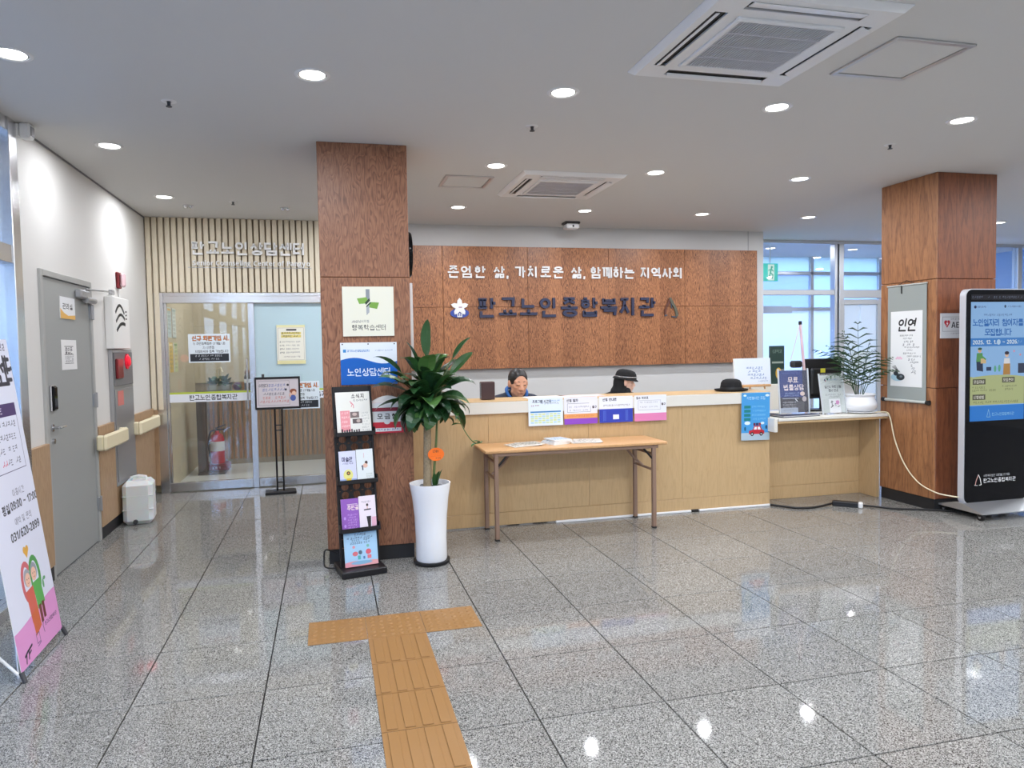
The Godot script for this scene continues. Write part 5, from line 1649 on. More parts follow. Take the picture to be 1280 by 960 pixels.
	# calligraphy panel on its easel
	var es := thing("easel_panel", "white panel with blue brush lettering on a wooden easel at the desk's end", "easel", Vector3(5.0, 1.151, -4.12), 0.0)
	p = Pic.new(self, 256, 200, rgb(218, 226, 236))
	for k in 4: p.marks([84, 96, 92, 110][k], 66 + k * 26, [120, 90, 120, 130][k], 22, rgb(76, 110, 170), rng)
	p.marks(160, 172, 80, 11, rgb(110, 130, 170), rng)
	var pc := card("panel", 0.42, 0.27, 0.02, p.mat(0.6), M.paper, es)
	pc.position = Vector3(0.2, 0.05, 0.02)
	pc.rotation.x = -0.06
	var eb := MB.new()
	eb.span(Vector3(0.02, 0.025, 0.0), Vector3(0.4, 0.048, 0.05), 0.004)
	for s in [0.08, 0.34]: eb.tube([Vector3(s, 0.0, 0.03), Vector3(s + (0.21 - s) * 0.5, 0.3, -0.02)], 0.009, 6)
	eb.tube([Vector3(0.21, 0.3, -0.02), Vector3(0.21, 0.0, -0.04)], 0.008, 6)
	put("easel", eb, M.table_top, es)
	# dark green book box at the back
	p = Pic.new(self, 96, 160, rgb(44, 66, 60))
	p.marks(10, 16, 76, 15, rgb(140, 160, 150), rng); p.rect(6, 66, 84, 8, rgb(150, 160, 150)); p.disc(54, 116, 22, 24, rgb(214, 170, 70)); p.disc(54, 116, 9, 10, rgb(60, 50, 36))
	var gb := card("menu_board", 0.165, 0.42, 0.04, p.mat(0.4), mat(rgb(44, 66, 60), 0.5))
	gb.position = Vector3(5.79, 1.171, -4.53)
	tag(gb, "dark green upright board with a gold flower behind the easel panel", "board")
	# stand with a pinkish pole, line and little black camera
	var pl := thing("lamp_pole", "slanting pinkish pole with thin strings and a black device behind the navy sign", "pole lamp", Vector3(5.86, 0.886, -4.2))
	var a := MB.new()
	a.tube([Vector3(0.06, 0.0, 0), Vector3(0.045, 0.3, 0), Vector3(-0.02, 0.94, 0.0)], 0.014, 8)
	put("pole", a, mat(rgb(226, 196, 200), 0.5), pl)
	a = MB.new()
	a.tube([Vector3(-0.02, 0.94, 0), Vector3(-0.14, 0.56, 0.01)], 0.003, 6)
	a.tube([Vector3(-0.015, 0.93, 0), Vector3(0.0, 0.56, 0.01)], 0.003, 6)
	put("string", a, mat(rgb(226, 170, 190), 0.5), pl)
	put("tip", box_mb(Vector3(-0.035, 0.925, -0.014), Vector3(-0.005, 0.965, 0.014), 0.005), M.black, pl)
	put("device", box_mb(Vector3(-0.13, 0.47, -0.04), Vector3(-0.01, 0.545, 0.04), 0.018), M.black, pl)
	put("base", box_mb(Vector3(-0.1, 0.0, -0.06), Vector3(0.12, 0.02, 0.06), 0.004), M.black, pl)
	# navy sign in an acrylic holder on a flat book
	var bk := thing("book", "dark flat book under the navy sign holder on the low counter", "book", Vector3(5.5, 0.886, -3.86), 0.06)
	put("cover", box_mb(Vector3(-0.22, 0, -0.14), Vector3(0.22, 0.006, 0.13), 0.002), M.navy, bk)
	put("pages", box_mb(Vector3(-0.21, 0.006, -0.13), Vector3(0.205, 0.016, 0.122), 0.001), M.paper, bk)
	put("top_cover", box_mb(Vector3(-0.22, 0.016, -0.14), Vector3(0.22, 0.022, 0.13), 0.002), M.navy, bk)
	p = Pic.new(self, 256, 352, rgb(40, 40, 54))
	p.rect(0, 0, 256, 224, rgb(30, 56, 126)); p.rect(212, 0, 44, 224, rgb(40, 48, 80))
	p.marks(30, 18, 160, 10, rgb(110, 140, 200), rng)
	p.text("무료", 76, 56, 50, 0.13, rgb(240, 224, 220), 0.98)
	p.text("법률상담", 36, 118, 48, 0.13, rgb(240, 226, 224), 0.98)
	p.marks(40, 184, 140, 15, rgb(180, 200, 235), rng); p.marks(40, 204, 140, 13, rgb(180, 200, 235), rng)
	p.rect(20, 232, 150, 4, rgb(200, 210, 230)); p.line(Vector2(140, 240), Vector2(160, 262), 8, rgb(230, 230, 236))
	for k in 3: p.marks(22, 258 + k * 22, 120, 17, rgb(220, 220, 226), rng)
	p.disc(206, 196, 22, 18, rgb(226, 206, 196)); p.disc(222, 240, 20, 22, rgb(190, 180, 184)); p.rect(150, 260, 70, 92, rgb(74, 74, 84))
	p.rect(0, 312, 160, 40, rgb(176, 186, 200)); p.marks(30, 324, 90, 15, rgb(130, 130, 140), rng)
	acrylic_stand("sign_holder", "navy free-advice sign in a clear acrylic holder on the low counter", Vector3(5.5, 0.909, -3.83), 0.33, 0.455, -0.05, 0.08, p.mat(0.25))
	p = Pic.new(self, 256, 352, rgb(200, 208, 206))
	p.disc(56, 44, 11, 11, rgb(60, 60, 110)); p.disc(60, 40, 6, 6, rgb(200, 208, 206)); p.disc(60, 52, 6, 5, rgb(190, 50, 60))
	p.marks(76, 36, 140, 14, rgb(90, 140, 190), rng)
	p.text("일산시 무료 나눔", 42, 96, 26, 0.13, rgb(60, 64, 70), 0.95)
	p.text("행사 안내", 84, 130, 26, 0.13, rgb(60, 64, 70), 0.95)
	p.marks(40, 176, 180, 15, rgb(110, 116, 122), rng); p.marks(80, 196, 120, 14, rgb(110, 116, 122), rng)
	p.rect(74, 222, 130, 130, rgb(236, 238, 240))
	p.line(Vector2(96, 252), Vector2(120, 246), 6, M_ink()); p.line(Vector2(108, 240), Vector2(106, 290), 7, M_ink()); p.line(Vector2(92, 300), Vector2(122, 282), 7, M_ink()); p.line(Vector2(140, 270), Vector2(160, 262), 5, M_ink()); p.line(Vector2(150, 270), Vector2(148, 290), 5, M_ink()); p.line(Vector2(170, 296), Vector2(196, 290), 6, M_ink())
	for k in 5: p.disc(172 + 14 * cos(k * 1.3), 256 + 14 * sin(k * 1.3), 8, 8, rgb(214, 120, 190))
	p.disc(172, 256, 5, 5, rgb(120, 60, 120))
	acrylic_stand("sign_holder", "white flyer sign in a clear acrylic holder before the black monitor", Vector3(5.98, 0.886, -3.84), 0.3, 0.42, 0.08, 0.16, p.mat(0.35))
	# monitor
	var mo := thing("monitor", "black monitor seen from behind on the low counter", "monitor", Vector3(6.15, 0.886, -4.24), 0.03)
	put("screen", box_mb(Vector3(-0.25, 0.13, -0.02), Vector3(0.24, 0.56, 0.012), 0.008), M.black, mo)
	put("back_shell", box_mb(Vector3(-0.18, 0.17, 0.01), Vector3(0.17, 0.46, 0.05), 0.018), M.black, mo)
	put("neck", box_mb(Vector3(-0.05, 0.01, -0.0), Vector3(0.04, 0.25, 0.04), 0.008), M.black, mo)
	put("foot", box_mb(Vector3(-0.16, 0.0, -0.1), Vector3(0.14, 0.014, 0.1), 0.006), M.black, mo)
	put("sticky_note", box_mb(Vector3(-0.07, 0.41, 0.051), Vector3(-0.01, 0.455, 0.052), 0.0), mat(rgb(208, 200, 60), 0.6), mo)
	# leaning card
	c = card("leaning_card", 0.22, 0.3, 0.004, M.paper, M.paper)
	c.transform = Transform3D(Basis(Vector3.UP, -0.2) * Basis(Vector3.BACK, -0.5), Vector3(6.24, 0.93, -4.1))
	tag(c, "white card leaning behind the palm pot", "card")
	# palm in a white bowl
	var pt := thing("palm_pot", "small palm in a rounded white pot on the low counter", "potted palm", Vector3(6.295, 0.887, -3.87))
	var pm := MB.new()
	pm.m = Transform3D(Basis.from_scale(Vector3(0.88, 1, 0.88)), Vector3.ZERO)
	pm.lathe([Vector2(0.0, 0.0), Vector2(0.15, 0.0), Vector2(0.19, 0.012), Vector2(0.19, 0.018), Vector2(0.12, 0.012)], 32)
	put("saucer", pm, M.white_glaze, pt)
	pm = MB.new()
	pm.m = Transform3D(Basis.from_scale(Vector3(0.88, 1.04, 0.88)), Vector3.ZERO)
	pm.lathe([Vector2(0.13, 0.014), Vector2(0.172, 0.03), Vector2(0.192, 0.065), Vector2(0.19, 0.1), Vector2(0.168, 0.14), Vector2(0.16, 0.162), Vector2(0.178, 0.182), Vector2(0.176, 0.19), Vector2(0.16, 0.186), Vector2(0.15, 0.165), Vector2(0.15, 0.14)], 36)
	put("bowl", pm, M.white_glaze, pt)
	pm = MB.new()
	pm.m = Transform3D(Basis.from_scale(Vector3(0.88, 1.0, 0.88)), Vector3.ZERO)
	pm.lathe([Vector2(0.0, 0.155), Vector2(0.152, 0.15)], 24)
	put("soil", pm, M.soil, pt)
	# az, length, lean: none grows into the column on the right
	for q in [[2.0, 0.66, 0.7], [2.75, 0.76, 0.5], [3.4, 0.7, 0.75], [4.0, 0.62, 0.5], [4.7, 0.66, 0.6], [1.4, 0.56, 0.7], [2.4, 0.5, 1.1], [3.1, 0.5, 1.15], [4.3, 0.7, 0.2], [1.2, 0.5, 0.95], [5.3, 0.78, 0.14], [0.6, 0.6, 0.12]]:
		palm_frond(pt, Vector3(cos(q[0]) * 0.03, 0.15, sin(q[0]) * 0.03), q[0], q[1], q[2])

func palm_frond(parent: Node, at: Vector3, az: float, length: float, lean: float) -> void:
	var pts := []
	var dir := Vector3(cos(az), 0, sin(az))
	for i in 11:
		var t := i / 10.0
		var ang := lean * (0.35 + 1.5 * t * t)
		var prev: Vector3 = pts[i - 1] if i else at
		pts.append(prev + (dir * sin(ang) + Vector3.UP * cos(ang)) * length / 10.0 * (1.0 if i else 0.0))
	var mb := MB.new()
	mb.tube(pts, 0.004, 6, 0.0015)
	var side := dir.cross(Vector3.UP)
	for i in range(3, 11):
		for h in 1:
			var t := (i - 0.5 * h) / 10.0
			var p: Vector3 = pts[i - 1].lerp(pts[i], 1.0 - 0.5 * h)
			var fwd: Vector3 = (pts[i] - pts[i - 1]).normalized()
			for s in [-1.0, 1.0]:
				var l := length * 0.38 * sin(PI * clampf(0.25 + t * 0.7, 0, 1))
				var d: Vector3 = (side * s * 0.8 + fwd * 0.65 + Vector3.DOWN * 0.25).normalized()
				var w := fwd * 0.009
				var mid := p + d * l * 0.5 + Vector3.UP * 0.008
				var tip := p + d * l + Vector3.DOWN * l * 0.18
				var nn := d.cross(fwd).normalized()
				if nn.y < 0: nn = -nn
				mb.quad(p - w * 0.5, mid - w, mid + w, p + w * 0.5, nn)
				mb.tri(mid - w, tip, mid + w, nn, nn, nn, Vector2.ZERO, Vector2.ZERO, Vector2.ZERO)
	put("frond", mb, M.leaf[2 if rng.randf() < 0.6 else 0], parent)

func acrylic_stand(called: String, label: String, at: Vector3, w: float, h: float, turn: float, lean: float, pm: Material) -> void:
	var t := thing(called, label, "sign holder", at, turn)
	var b := Basis(Vector3.RIGHT, -lean)
	var c := card("print", w - 0.02, h - 0.03, 0.002, pm, M.paper, t)
	c.transform = Transform3D(b, b * Vector3(0, 0.012, 0.0))
	var mb := MB.new()
	mb.m = Transform3D(b, Vector3.ZERO)
	mb.span(Vector3(-w / 2, 0, 0.002), Vector3(w / 2, h, 0.005))
	mb.span(Vector3(-w / 2, 0, -0.006), Vector3(w / 2, h, -0.003))
	mb.m = Transform3D()
	mb.span(Vector3(-w / 2, 0, -0.12), Vector3(w / 2, 0.004, 0.03))
	put("holder", mb, M.acrylic, t)
	for s in [-1.0, 1.0]:
		mb = MB.new()
		mb.m = Transform3D(b, Vector3.ZERO)
		mb.span(Vector3(s * w / 2 - 0.004, 0, -0.008), Vector3(s * w / 2 + 0.004, h, 0.007))
		put("edge", mb, mat(rgb(206, 212, 216), 0.15), t)
	mb = MB.new()
	mb.tube([b * Vector3(0, h * 0.8, -0.008), Vector3(0, 0.004, -0.115)], 0.005, 6)
	put("strut", mb, mat(rgb(206, 212, 216), 0.15), t)

# ---------------------------------------------------------------- people: a signed-distance field meshed with surface nets
# prim: [a, b, ra, rb] a tapered capsule, or ["e", centre, radii, optional basis]; a last element of -1 cuts it away
func blob(mb: MB, prims: Array, lo: Vector3, hi: Vector3, cell: float, k: float) -> void:
	var nx := int((hi.x - lo.x) / cell) + 2
	var ny := int((hi.y - lo.y) / cell) + 2
	var nz := int((hi.z - lo.z) / cell) + 2
	var f := PackedFloat32Array()
	f.resize(nx * ny * nz)
	f.fill(1.0)
	for q in prims:
		var ell: bool = q[0] is String
		var cut: bool = q[-1] is int and q[-1] == -1
		var mn: Vector3; var mx: Vector3
		var bs := Basis()
		if ell:
			if q.size() > 3 and q[3] is Basis: bs = q[3]
			var rr: float = maxf(q[2].x, maxf(q[2].y, q[2].z))
			mn = q[1] - Vector3.ONE * rr; mx = q[1] + Vector3.ONE * rr
		else:
			mn = q[0].min(q[1]) - Vector3.ONE * maxf(q[2], q[3]); mx = q[0].max(q[1]) + Vector3.ONE * maxf(q[2], q[3])
		var g := k * 1.2 + cell * 2.0
		var i0 := maxi(0, int((mn.x - g - lo.x) / cell)); var i1 := mini(nx - 1, int((mx.x + g - lo.x) / cell) + 1)
		var j0 := maxi(0, int((mn.y - g - lo.y) / cell)); var j1 := mini(ny - 1, int((mx.y + g - lo.y) / cell) + 1)
		var k0 := maxi(0, int((mn.z - g - lo.z) / cell)); var k1 := mini(nz - 1, int((mx.z + g - lo.z) / cell) + 1)
		var inv := bs.transposed()
		for z in range(k0, k1 + 1):
			for y in range(j0, j1 + 1):
				var at := (z * ny + y) * nx
				for x in range(i0, i1 + 1):
					var p := lo + Vector3(x, y, z) * cell
					var d: float
					if ell:
						var e: Vector3 = inv * (p - q[1])
						var s := Vector3(e.x / q[2].x, e.y / q[2].y, e.z / q[2].z)
						var l := s.length()
						var s2 := Vector3(s.x / q[2].x, s.y / q[2].y, s.z / q[2].z).length()
						d = l * (l - 1.0) / maxf(s2, 1e-6)
					else:
						var ab: Vector3 = q[1] - q[0]
						var t := clampf((p - q[0]).dot(ab) / maxf(ab.length_squared(), 1e-9), 0.0, 1.0)
						d = p.distance_to(q[0] + ab * t) - lerpf(q[2], q[3], t)
					var o := f[at + x]
					if cut:
						d = -d
						var hh := maxf(k * 0.5 - absf(o - d), 0.0) / (k * 0.5)
						f[at + x] = maxf(o, d) + hh * hh * k * 0.125
					else:
						var hh := maxf(k - absf(o - d), 0.0) / k
						f[at + x] = minf(o, d) - hh * hh * k * 0.25
	# surface nets
	var vid := {}
	var pos := PackedVector3Array(); var nor := PackedVector3Array()
	for z in nz - 1:
		for y in ny - 1:
			for x in nx - 1:
				var b := (z * ny + y) * nx + x
				var c := [f[b], f[b + 1], f[b + nx], f[b + nx + 1], f[b + nx * ny], f[b + nx * ny + 1], f[b + nx * ny + nx], f[b + nx * ny + nx + 1]]
				var m := 0
				for i in 8:
					if c[i] < 0.0: m += 1
				if m == 0 or m == 8: continue
				var s := Vector3.ZERO
				var cnt := 0
				for e in [[0, 1], [2, 3], [4, 5], [6, 7], [0, 2], [1, 3], [4, 6], [5, 7], [0, 4], [1, 5], [2, 6], [3, 7]]:
					var a: float = c[e[0]]; var d: float = c[e[1]]
					if (a < 0.0) == (d < 0.0): continue
					var t := a / (a - d)
					var pa := Vector3(e[0] & 1, (e[0] >> 1) & 1, e[0] >> 2); var pb := Vector3(e[1] & 1, (e[1] >> 1) & 1, e[1] >> 2)
					s += pa.lerp(pb, t)
					cnt += 1
				vid[b] = pos.size()
				pos.append(lo + (Vector3(x, y, z) + s / cnt) * cell)
				nor.append(Vector3(c[1] + c[3] + c[5] + c[7] - c[0] - c[2] - c[4] - c[6], c[2] + c[3] + c[6] + c[7] - c[0] - c[1] - c[4] - c[5], c[4] + c[5] + c[6] + c[7] - c[0] - c[1] - c[2] - c[3]).normalized())
	var st := [1, nx, nx * ny]
	for b in vid:
		var x: int = b % nx; var y: int = (b / nx) % ny; var z: int = b / (nx * ny)
		for ax in 3:
			if (f[b] < 0.0) == (f[b + st[ax]] < 0.0): continue
			var u: int = st[(ax + 1) % 3]; var w: int = st[(ax + 2) % 3]
			var cu: int = [x, y, z][(ax + 1) % 3]; var cw: int = [x, y, z][(ax + 2) % 3]
			if cu == 0 or cw == 0: continue
			var ids := [vid.get(b, -1), vid.get(b - u, -1), vid.get(b - u - w, -1), vid.get(b - w, -1)]
			if ids.min() < 0: continue
			var P := ids.map(func(i): return pos[i])
			var N := ids.map(func(i): return nor[i])
			var Z := Vector2.ZERO
			mb.tri(P[0], P[1], P[2], N[0], N[1], N[2], Z, Z, Z)
			mb.tri(P[0], P[2], P[3], N[0], N[2], N[3], Z, Z, Z)

# skull, jaw, nose and ears in head space: origin at the middle of the head, face to +z, 0.24 high
func head_prims(h: float, female: bool) -> Array:
	var s := h / 0.235
	var j := 0.92 if female else 1.0
	return [["e", Vector3(0, 0.028, -0.012) * s, Vector3(0.076, 0.09, 0.094) * s], ["e", Vector3(0, -0.034, 0.02) * s, Vector3(0.066 * j, 0.08, 0.066) * s],
		[Vector3(-0.04 * j, -0.07, 0.022) * s, Vector3(-0.012 * j, -0.094, 0.055) * s, 0.024 * s, 0.02 * s], [Vector3(0.04 * j, -0.07, 0.022) * s, Vector3(0.012 * j, -0.094, 0.055) * s, 0.024 * s, 0.02 * s],
		[Vector3(0, 0.006, 0.078) * s, Vector3(0, -0.034, 0.1) * s, 0.0085 * s, 0.0135 * s], [Vector3(-0.013, -0.038, 0.088) * s, Vector3(0.013, -0.038, 0.088) * s, 0.009 * s, 0.009 * s],
		[Vector3(-0.045, 0.026, 0.064) * s, Vector3(0.045, 0.026, 0.064) * s, 0.013 * s, 0.013 * s],
		["e", Vector3(-0.042, -0.018, 0.058) * s, Vector3(0.02, 0.018, 0.016) * s], ["e", Vector3(0.042, -0.018, 0.058) * s, Vector3(0.02, 0.018, 0.016) * s],
		[Vector3(-0.018, -0.066, 0.08) * s, Vector3(0.018, -0.066, 0.08) * s, 0.0085 * s, 0.0085 * s],
		["e", Vector3(-0.08, -0.008, -0.005) * s, Vector3(0.012, 0.033, 0.02) * s], ["e", Vector3(0.08, -0.008, -0.005) * s, Vector3(0.012, 0.033, 0.02) * s],
		["e", Vector3(-0.03, 0.006, 0.088) * s, Vector3(0.016, 0.009, 0.011) * s, -1], ["e", Vector3(0.03, 0.006, 0.088) * s, Vector3(0.016, 0.009, 0.011) * s, -1],
		["e", Vector3(-0.03, 0.004, 0.074) * s, Vector3(0.015, 0.011, 0.011) * s], ["e", Vector3(0.03, 0.004, 0.074) * s, Vector3(0.015, 0.011, 0.011) * s]]

func hand_prims(wrist: Vector3, dir: Vector3, up: Vector3, thumb: float) -> Array:
	var sd := dir.cross(up).normalized()
	var out := [[wrist, wrist + dir * 0.03, 0.026, 0.028], [wrist + dir * 0.03 + sd * 0.018, wrist + dir * 0.085 + sd * 0.028, 0.017, 0.014], [wrist + dir * 0.03 - sd * 0.018, wrist + dir * 0.085 - sd * 0.028, 0.017, 0.014], [wrist + dir * 0.03, wrist + dir * 0.088, 0.02, 0.015]]
	for i in 4:
		var o := (i - 1.5) * 0.0205
		var l: float = [0.06, 0.075, 0.08, 0.07][i] if thumb < 0 else [0.07, 0.08, 0.075, 0.06][i]
		var a := wrist + dir * 0.088 + sd * o
		var b := a + (dir + up * 0.05) * l * 0.5
		out.append([a, b, 0.009, 0.0085])
		out.append([b, b + (dir - up * 0.55).normalized() * l * 0.5, 0.0085, 0.0075])
	var t0 := wrist + dir * 0.02 + sd * 0.024 * -thumb
	var t1 := t0 + (dir * 0.6 - sd * thumb * 0.8).normalized() * 0.045
	out.append([t0, t1, 0.014, 0.011]); out.append([t1, t1 + (dir - sd * thumb * 0.2).normalized() * 0.032, 0.011, 0.009])
	return out

func build_people() -> void:
	person_seated(Vector3(2.775, 0, -4.53), false)
	person_seated(Vector3(3.93, 0, -4.55), true)

func person_seated(at: Vector3, female: bool) -> void:
	var t := thing("person", "woman in a black hat with a silver band and a black scarf, seen in profile" if female else "man with combed black hair in a navy jacket with a bright blue collar, looking down", "person", at, 0.0)
	var hh := 0.225 if female else 0.27
	var hc := Vector3(0.03, 1.245, 0.06) if female else Vector3(0.0, 1.275, 0.12)
	var hb := Basis(Vector3.UP, 1.25) * Basis(Vector3.RIGHT, 0.06) if female else Basis(Vector3.UP, 0.1) * Basis(Vector3.RIGHT, 0.2)
	var sh := 0.19 if female else 0.215
	var sy := 1.06 if female else 1.085
	var sz := -0.03
	var neck := hc + hb * Vector3(0, -0.07, -0.03)
	var torso := [[Vector3(0, 0.56, -0.1), Vector3(0, 0.82, -0.07), 0.15, 0.15], [Vector3(-0.07, 0.85, -0.06), Vector3(-0.09, sy - 0.08, sz), 0.11, 0.1], [Vector3(0.07, 0.85, -0.06), Vector3(0.09, sy - 0.08, sz), 0.11, 0.1], [Vector3(-sh + 0.03, sy - 0.025, sz), Vector3(sh - 0.03, sy - 0.025, sz), 0.068, 0.068], [Vector3(0, sy + 0.04, 0.0), Vector3(-sh + 0.07, sy - 0.01, sz), 0.07, 0.06], [Vector3(0, sy + 0.04, 0.0), Vector3(sh - 0.07, sy - 0.01, sz), 0.07, 0.06]]
	var limbs := []
	for s in [-1.0, 1.0]:
		var S := Vector3(s * sh, sy - 0.04, sz)
		var E := Vector3(s * (sh + 0.07), 0.86, 0.16)
		var W := Vector3(s * 0.12, 0.765, 0.36)
		limbs.append([S, E, 0.055, 0.043]); limbs.append([E, W, 0.043, 0.03])
		var K := Vector3(s * 0.12, 0.53, 0.34)
		limbs.append([Vector3(s * 0.09, 0.54, -0.1), K, 0.085, 0.062]); limbs.append([K, Vector3(s * 0.13, 0.1, 0.3), 0.058, 0.04])
		limbs.append([Vector3(s * 0.13, 0.05, 0.27), Vector3(s * 0.14, 0.035, 0.44), 0.04, 0.032])
	var body := MB.new()
	var slim := []
	for q in torso + limbs: slim.append([q[0], q[1], q[2] - 0.012, q[3] - 0.01])
	slim.append([Vector3(0, sy - 0.03, sz + 0.01), neck, 0.055, 0.05])
	blob(body, slim, Vector3(-0.42, 0.0, -0.34), Vector3(0.42, 1.24, 0.56), 0.016, 0.05)
	var hd := MB.new()
	blob(hd, head_prims(hh, female) + [[Vector3(0, -0.07, -0.03), Vector3(0, -0.17, -0.05), 0.05, 0.055]], Vector3(-0.12, -0.19, -0.14), Vector3(0.12, 0.15, 0.14), 0.005, 0.018)
	var mm := Transform3D(hb, hc)
	for i in hd.v.size():
		body.v.append(mm * hd.v[i]); body.n.append(hb * hd.n[i]); body.t.append(Vector2.ZERO)
	for s in [-1.0, 1.0]:
		var W := Vector3(s * 0.12, 0.765, 0.36)
		blob(body, hand_prims(W, Vector3(-s * 0.25, -0.05, 0.95).normalized(), Vector3.UP, s), W - Vector3(0.12, 0.09, 0.05), W + Vector3(0.12, 0.09, 0.22), 0.006, 0.01)
	put("body", body, M.skin_pale if female else M.skin, t)
	var jk := MB.new()
	var wear := []
	for q in torso: wear.append([q[0], q[1], q[2] + 0.012, q[3] + 0.012])
	for i in limbs.size():
		if i % 5 < 2: wear.append([limbs[i][0], limbs[i][1], limbs[i][2] + 0.014, limbs[i][3] + 0.016])
	blob(jk, wear, Vector3(-0.42, 0.4, -0.36), Vector3(0.42, 1.26, 0.5), 0.014, 0.05)
	put("jacket", jk, M.coat if female else M.jacket, t)
	var tr := MB.new()
	var leg := []
	for i in limbs.size():
		if i % 5 in [2, 3]: leg.append([limbs[i][0], limbs[i][1], limbs[i][2] + 0.012, limbs[i][3] + 0.014])
	blob(tr, leg, Vector3(-0.3, 0.05, -0.3), Vector3(0.3, 0.7, 0.5), 0.016, 0.03)
	put("trousers", tr, M.black_base, t)
	var shoe := MB.new()
	for s in [-1.0, 1.0]: blob(shoe, [[Vector3(s * 0.13, 0.05, 0.26), Vector3(s * 0.14, 0.045, 0.46), 0.048, 0.04]], Vector3(s * 0.13 - 0.1, -0.02, 0.14), Vector3(s * 0.13 + 0.1, 0.16, 0.58), 0.014, 0.02)
	put("shoes", shoe, M.black, t)
	# face details
	for s in [-1.0, 1.0]:
		var e := MB.new()
		e.m = mm
		var k := hh / 0.235
		e.tube([Vector3(s * 0.019, 0.001, 0.086) * k, Vector3(s * 0.03, -0.001, 0.0875) * k, Vector3(s * 0.042, 0.002, 0.081) * k], 0.0036, 6)
		put("eye", e, M.hair, t)
		e = MB.new()
		e.m = mm
		e.tube([Vector3(s * 0.014, 0.026, 0.08) * k, Vector3(s * 0.03, 0.031, 0.077) * k, Vector3(s * 0.047, 0.024, 0.066) * k], 0.005, 6)
		put("eyebrow", e, M.hair, t)
	var mo := MB.new()
	mo.m = mm
	mo.tube([Vector3(-0.021, -0.067, 0.081) * (hh / 0.235), Vector3(0, -0.0655, 0.0895) * (hh / 0.235), Vector3(0.021, -0.067, 0.081) * (hh / 0.235)], 0.0035, 6)
	put("mouth", mo, mat(rgb(150, 84, 78) if not female else rgb(176, 62, 66), 0.4), t)
	var hr := MB.new()
	var s := hh / 0.235
	if not female:
		var tmp := MB.new()
		blob(tmp, [["e", Vector3(0, 0.034, -0.016) * s, Vector3(0.083, 0.094, 0.1) * s], ["e", Vector3(0, -0.006, 0.075) * s, Vector3(0.061, 0.084, 0.075) * s, -1], ["e", Vector3(0, -0.1, 0.03) * s, Vector3(0.1, 0.085, 0.09) * s, -1], ["e", Vector3(0, -0.15, -0.06) * s, Vector3(0.14, 0.1, 0.12) * s, -1]], Vector3(-0.12, -0.12, -0.14), Vector3(0.12, 0.16, 0.14), 0.005, 0.012)
		for i in tmp.v.size():
			hr.v.append(mm * tmp.v[i]); hr.n.append(hb * tmp.n[i]); hr.t.append(Vector2.ZERO)
		put("hair", hr, M.hair, t)
		for sd in [-1.0, 1.0]:
			var cl := MB.new()
			cl.tube(smooth([Vector3(sd * 0.02, 1.225, -0.06), Vector3(sd * 0.085, 1.215, 0.0), Vector3(sd * 0.1, 1.175, 0.075), Vector3(sd * 0.07, 1.11, 0.125), Vector3(sd * 0.04, 1.03, 0.135)]), 0.02, 10, 0.014)
			put("collar", cl, M.collar, t)
	else:
		var tmp := MB.new()
		blob(tmp, [["e", Vector3(0, -0.02, -0.05), Vector3(0.092, 0.13, 0.075)], ["e", Vector3(0, -0.11, -0.06), Vector3(0.1, 0.08, 0.09)], [Vector3(-0.07, -0.09, 0.02), Vector3(-0.1, -0.19, 0.03), 0.035, 0.05], [Vector3(0.07, -0.09, 0.02), Vector3(0.1, -0.19, 0.03), 0.035, 0.05], ["e", Vector3(0, -0.02, 0.09), Vector3(0.064, 0.1, 0.08), -1]], Vector3(-0.17, -0.26, -0.17), Vector3(0.17, 0.13, 0.12), 0.007, 0.02)
		for i in tmp.v.size():
			hr.v.append(mm * tmp.v[i]); hr.n.append(hb * tmp.n[i]); hr.t.append(Vector2.ZERO)
		put("scarf", hr, M.felt, t)
		var hat := MB.new()
		hat.m = mm * Transform3D(Basis(Vector3.RIGHT, 0.12), Vector3(0, 0.034, 0.0)) * Transform3D(Basis.from_scale(Vector3(0.93, 1, 1.15)), Vector3.ZERO)
		hat.lathe([Vector2(0.118, -0.008), Vector2(0.115, 0.0), Vector2(0.099, 0.01), Vector2(0.096, 0.03), Vector2(0.09, 0.062), Vector2(0.072, 0.086), Vector2(0.04, 0.098), Vector2(0.0, 0.1)], 30)
		hat.lathe([Vector2(0.116, -0.011), Vector2(0.097, 0.002), Vector2(0.09, 0.03)], 30)
		var ho := put("hat", hat, M.felt, t)
		var bd := MB.new()
		bd.m = hat.m
		var ring := []
		for i in 25: ring.append(Vector3(0.1 * cos(TAU * i / 24), 0.026 + 0.012 * sin(TAU * i / 24 + 0.5), 0.1 * sin(TAU * i / 24)))
		bd.tube(ring, 0.0055, 6)
		bd.tube([Vector3(0.1, 0.03, 0.02), Vector3(0.11, 0.06, 0.04), Vector3(0.1, 0.075, 0.05), Vector3(0.098, 0.035, 0.03)], 0.007, 6)
		bd.tube([Vector3(0.1, 0.03, 0.02), Vector3(0.112, 0.05, 0.0), Vector3(0.1, 0.072, -0.01)], 0.007, 6)
		put("hat_band", bd, M.alu, ho)
	# stool under the person
	var ch := thing("stool", ["dark stool under the man behind the desk", "dark stool under the woman behind the desk"][1 if female else 0], "stool", at + Vector3(0, 0, -0.1))
	var se := MB.new()
	se.lathe([Vector2(0, 0.36), Vector2(0.19, 0.36), Vector2(0.2, 0.38), Vector2(0.19, 0.415), Vector2(0, 0.425)], 24)
	put("seat", se, M.black_base, ch)
	se = MB.new()
	se.cyl(Vector3(0, 0.03, 0), Vector3(0, 0.36, 0), 0.03, 0.03, 14)
	se.lathe([Vector2(0, 0.0), Vector2(0.2, 0.0), Vector2(0.2, 0.015), Vector2(0.04, 0.04)], 24)
	put("base", se, M.steel_rough, ch)

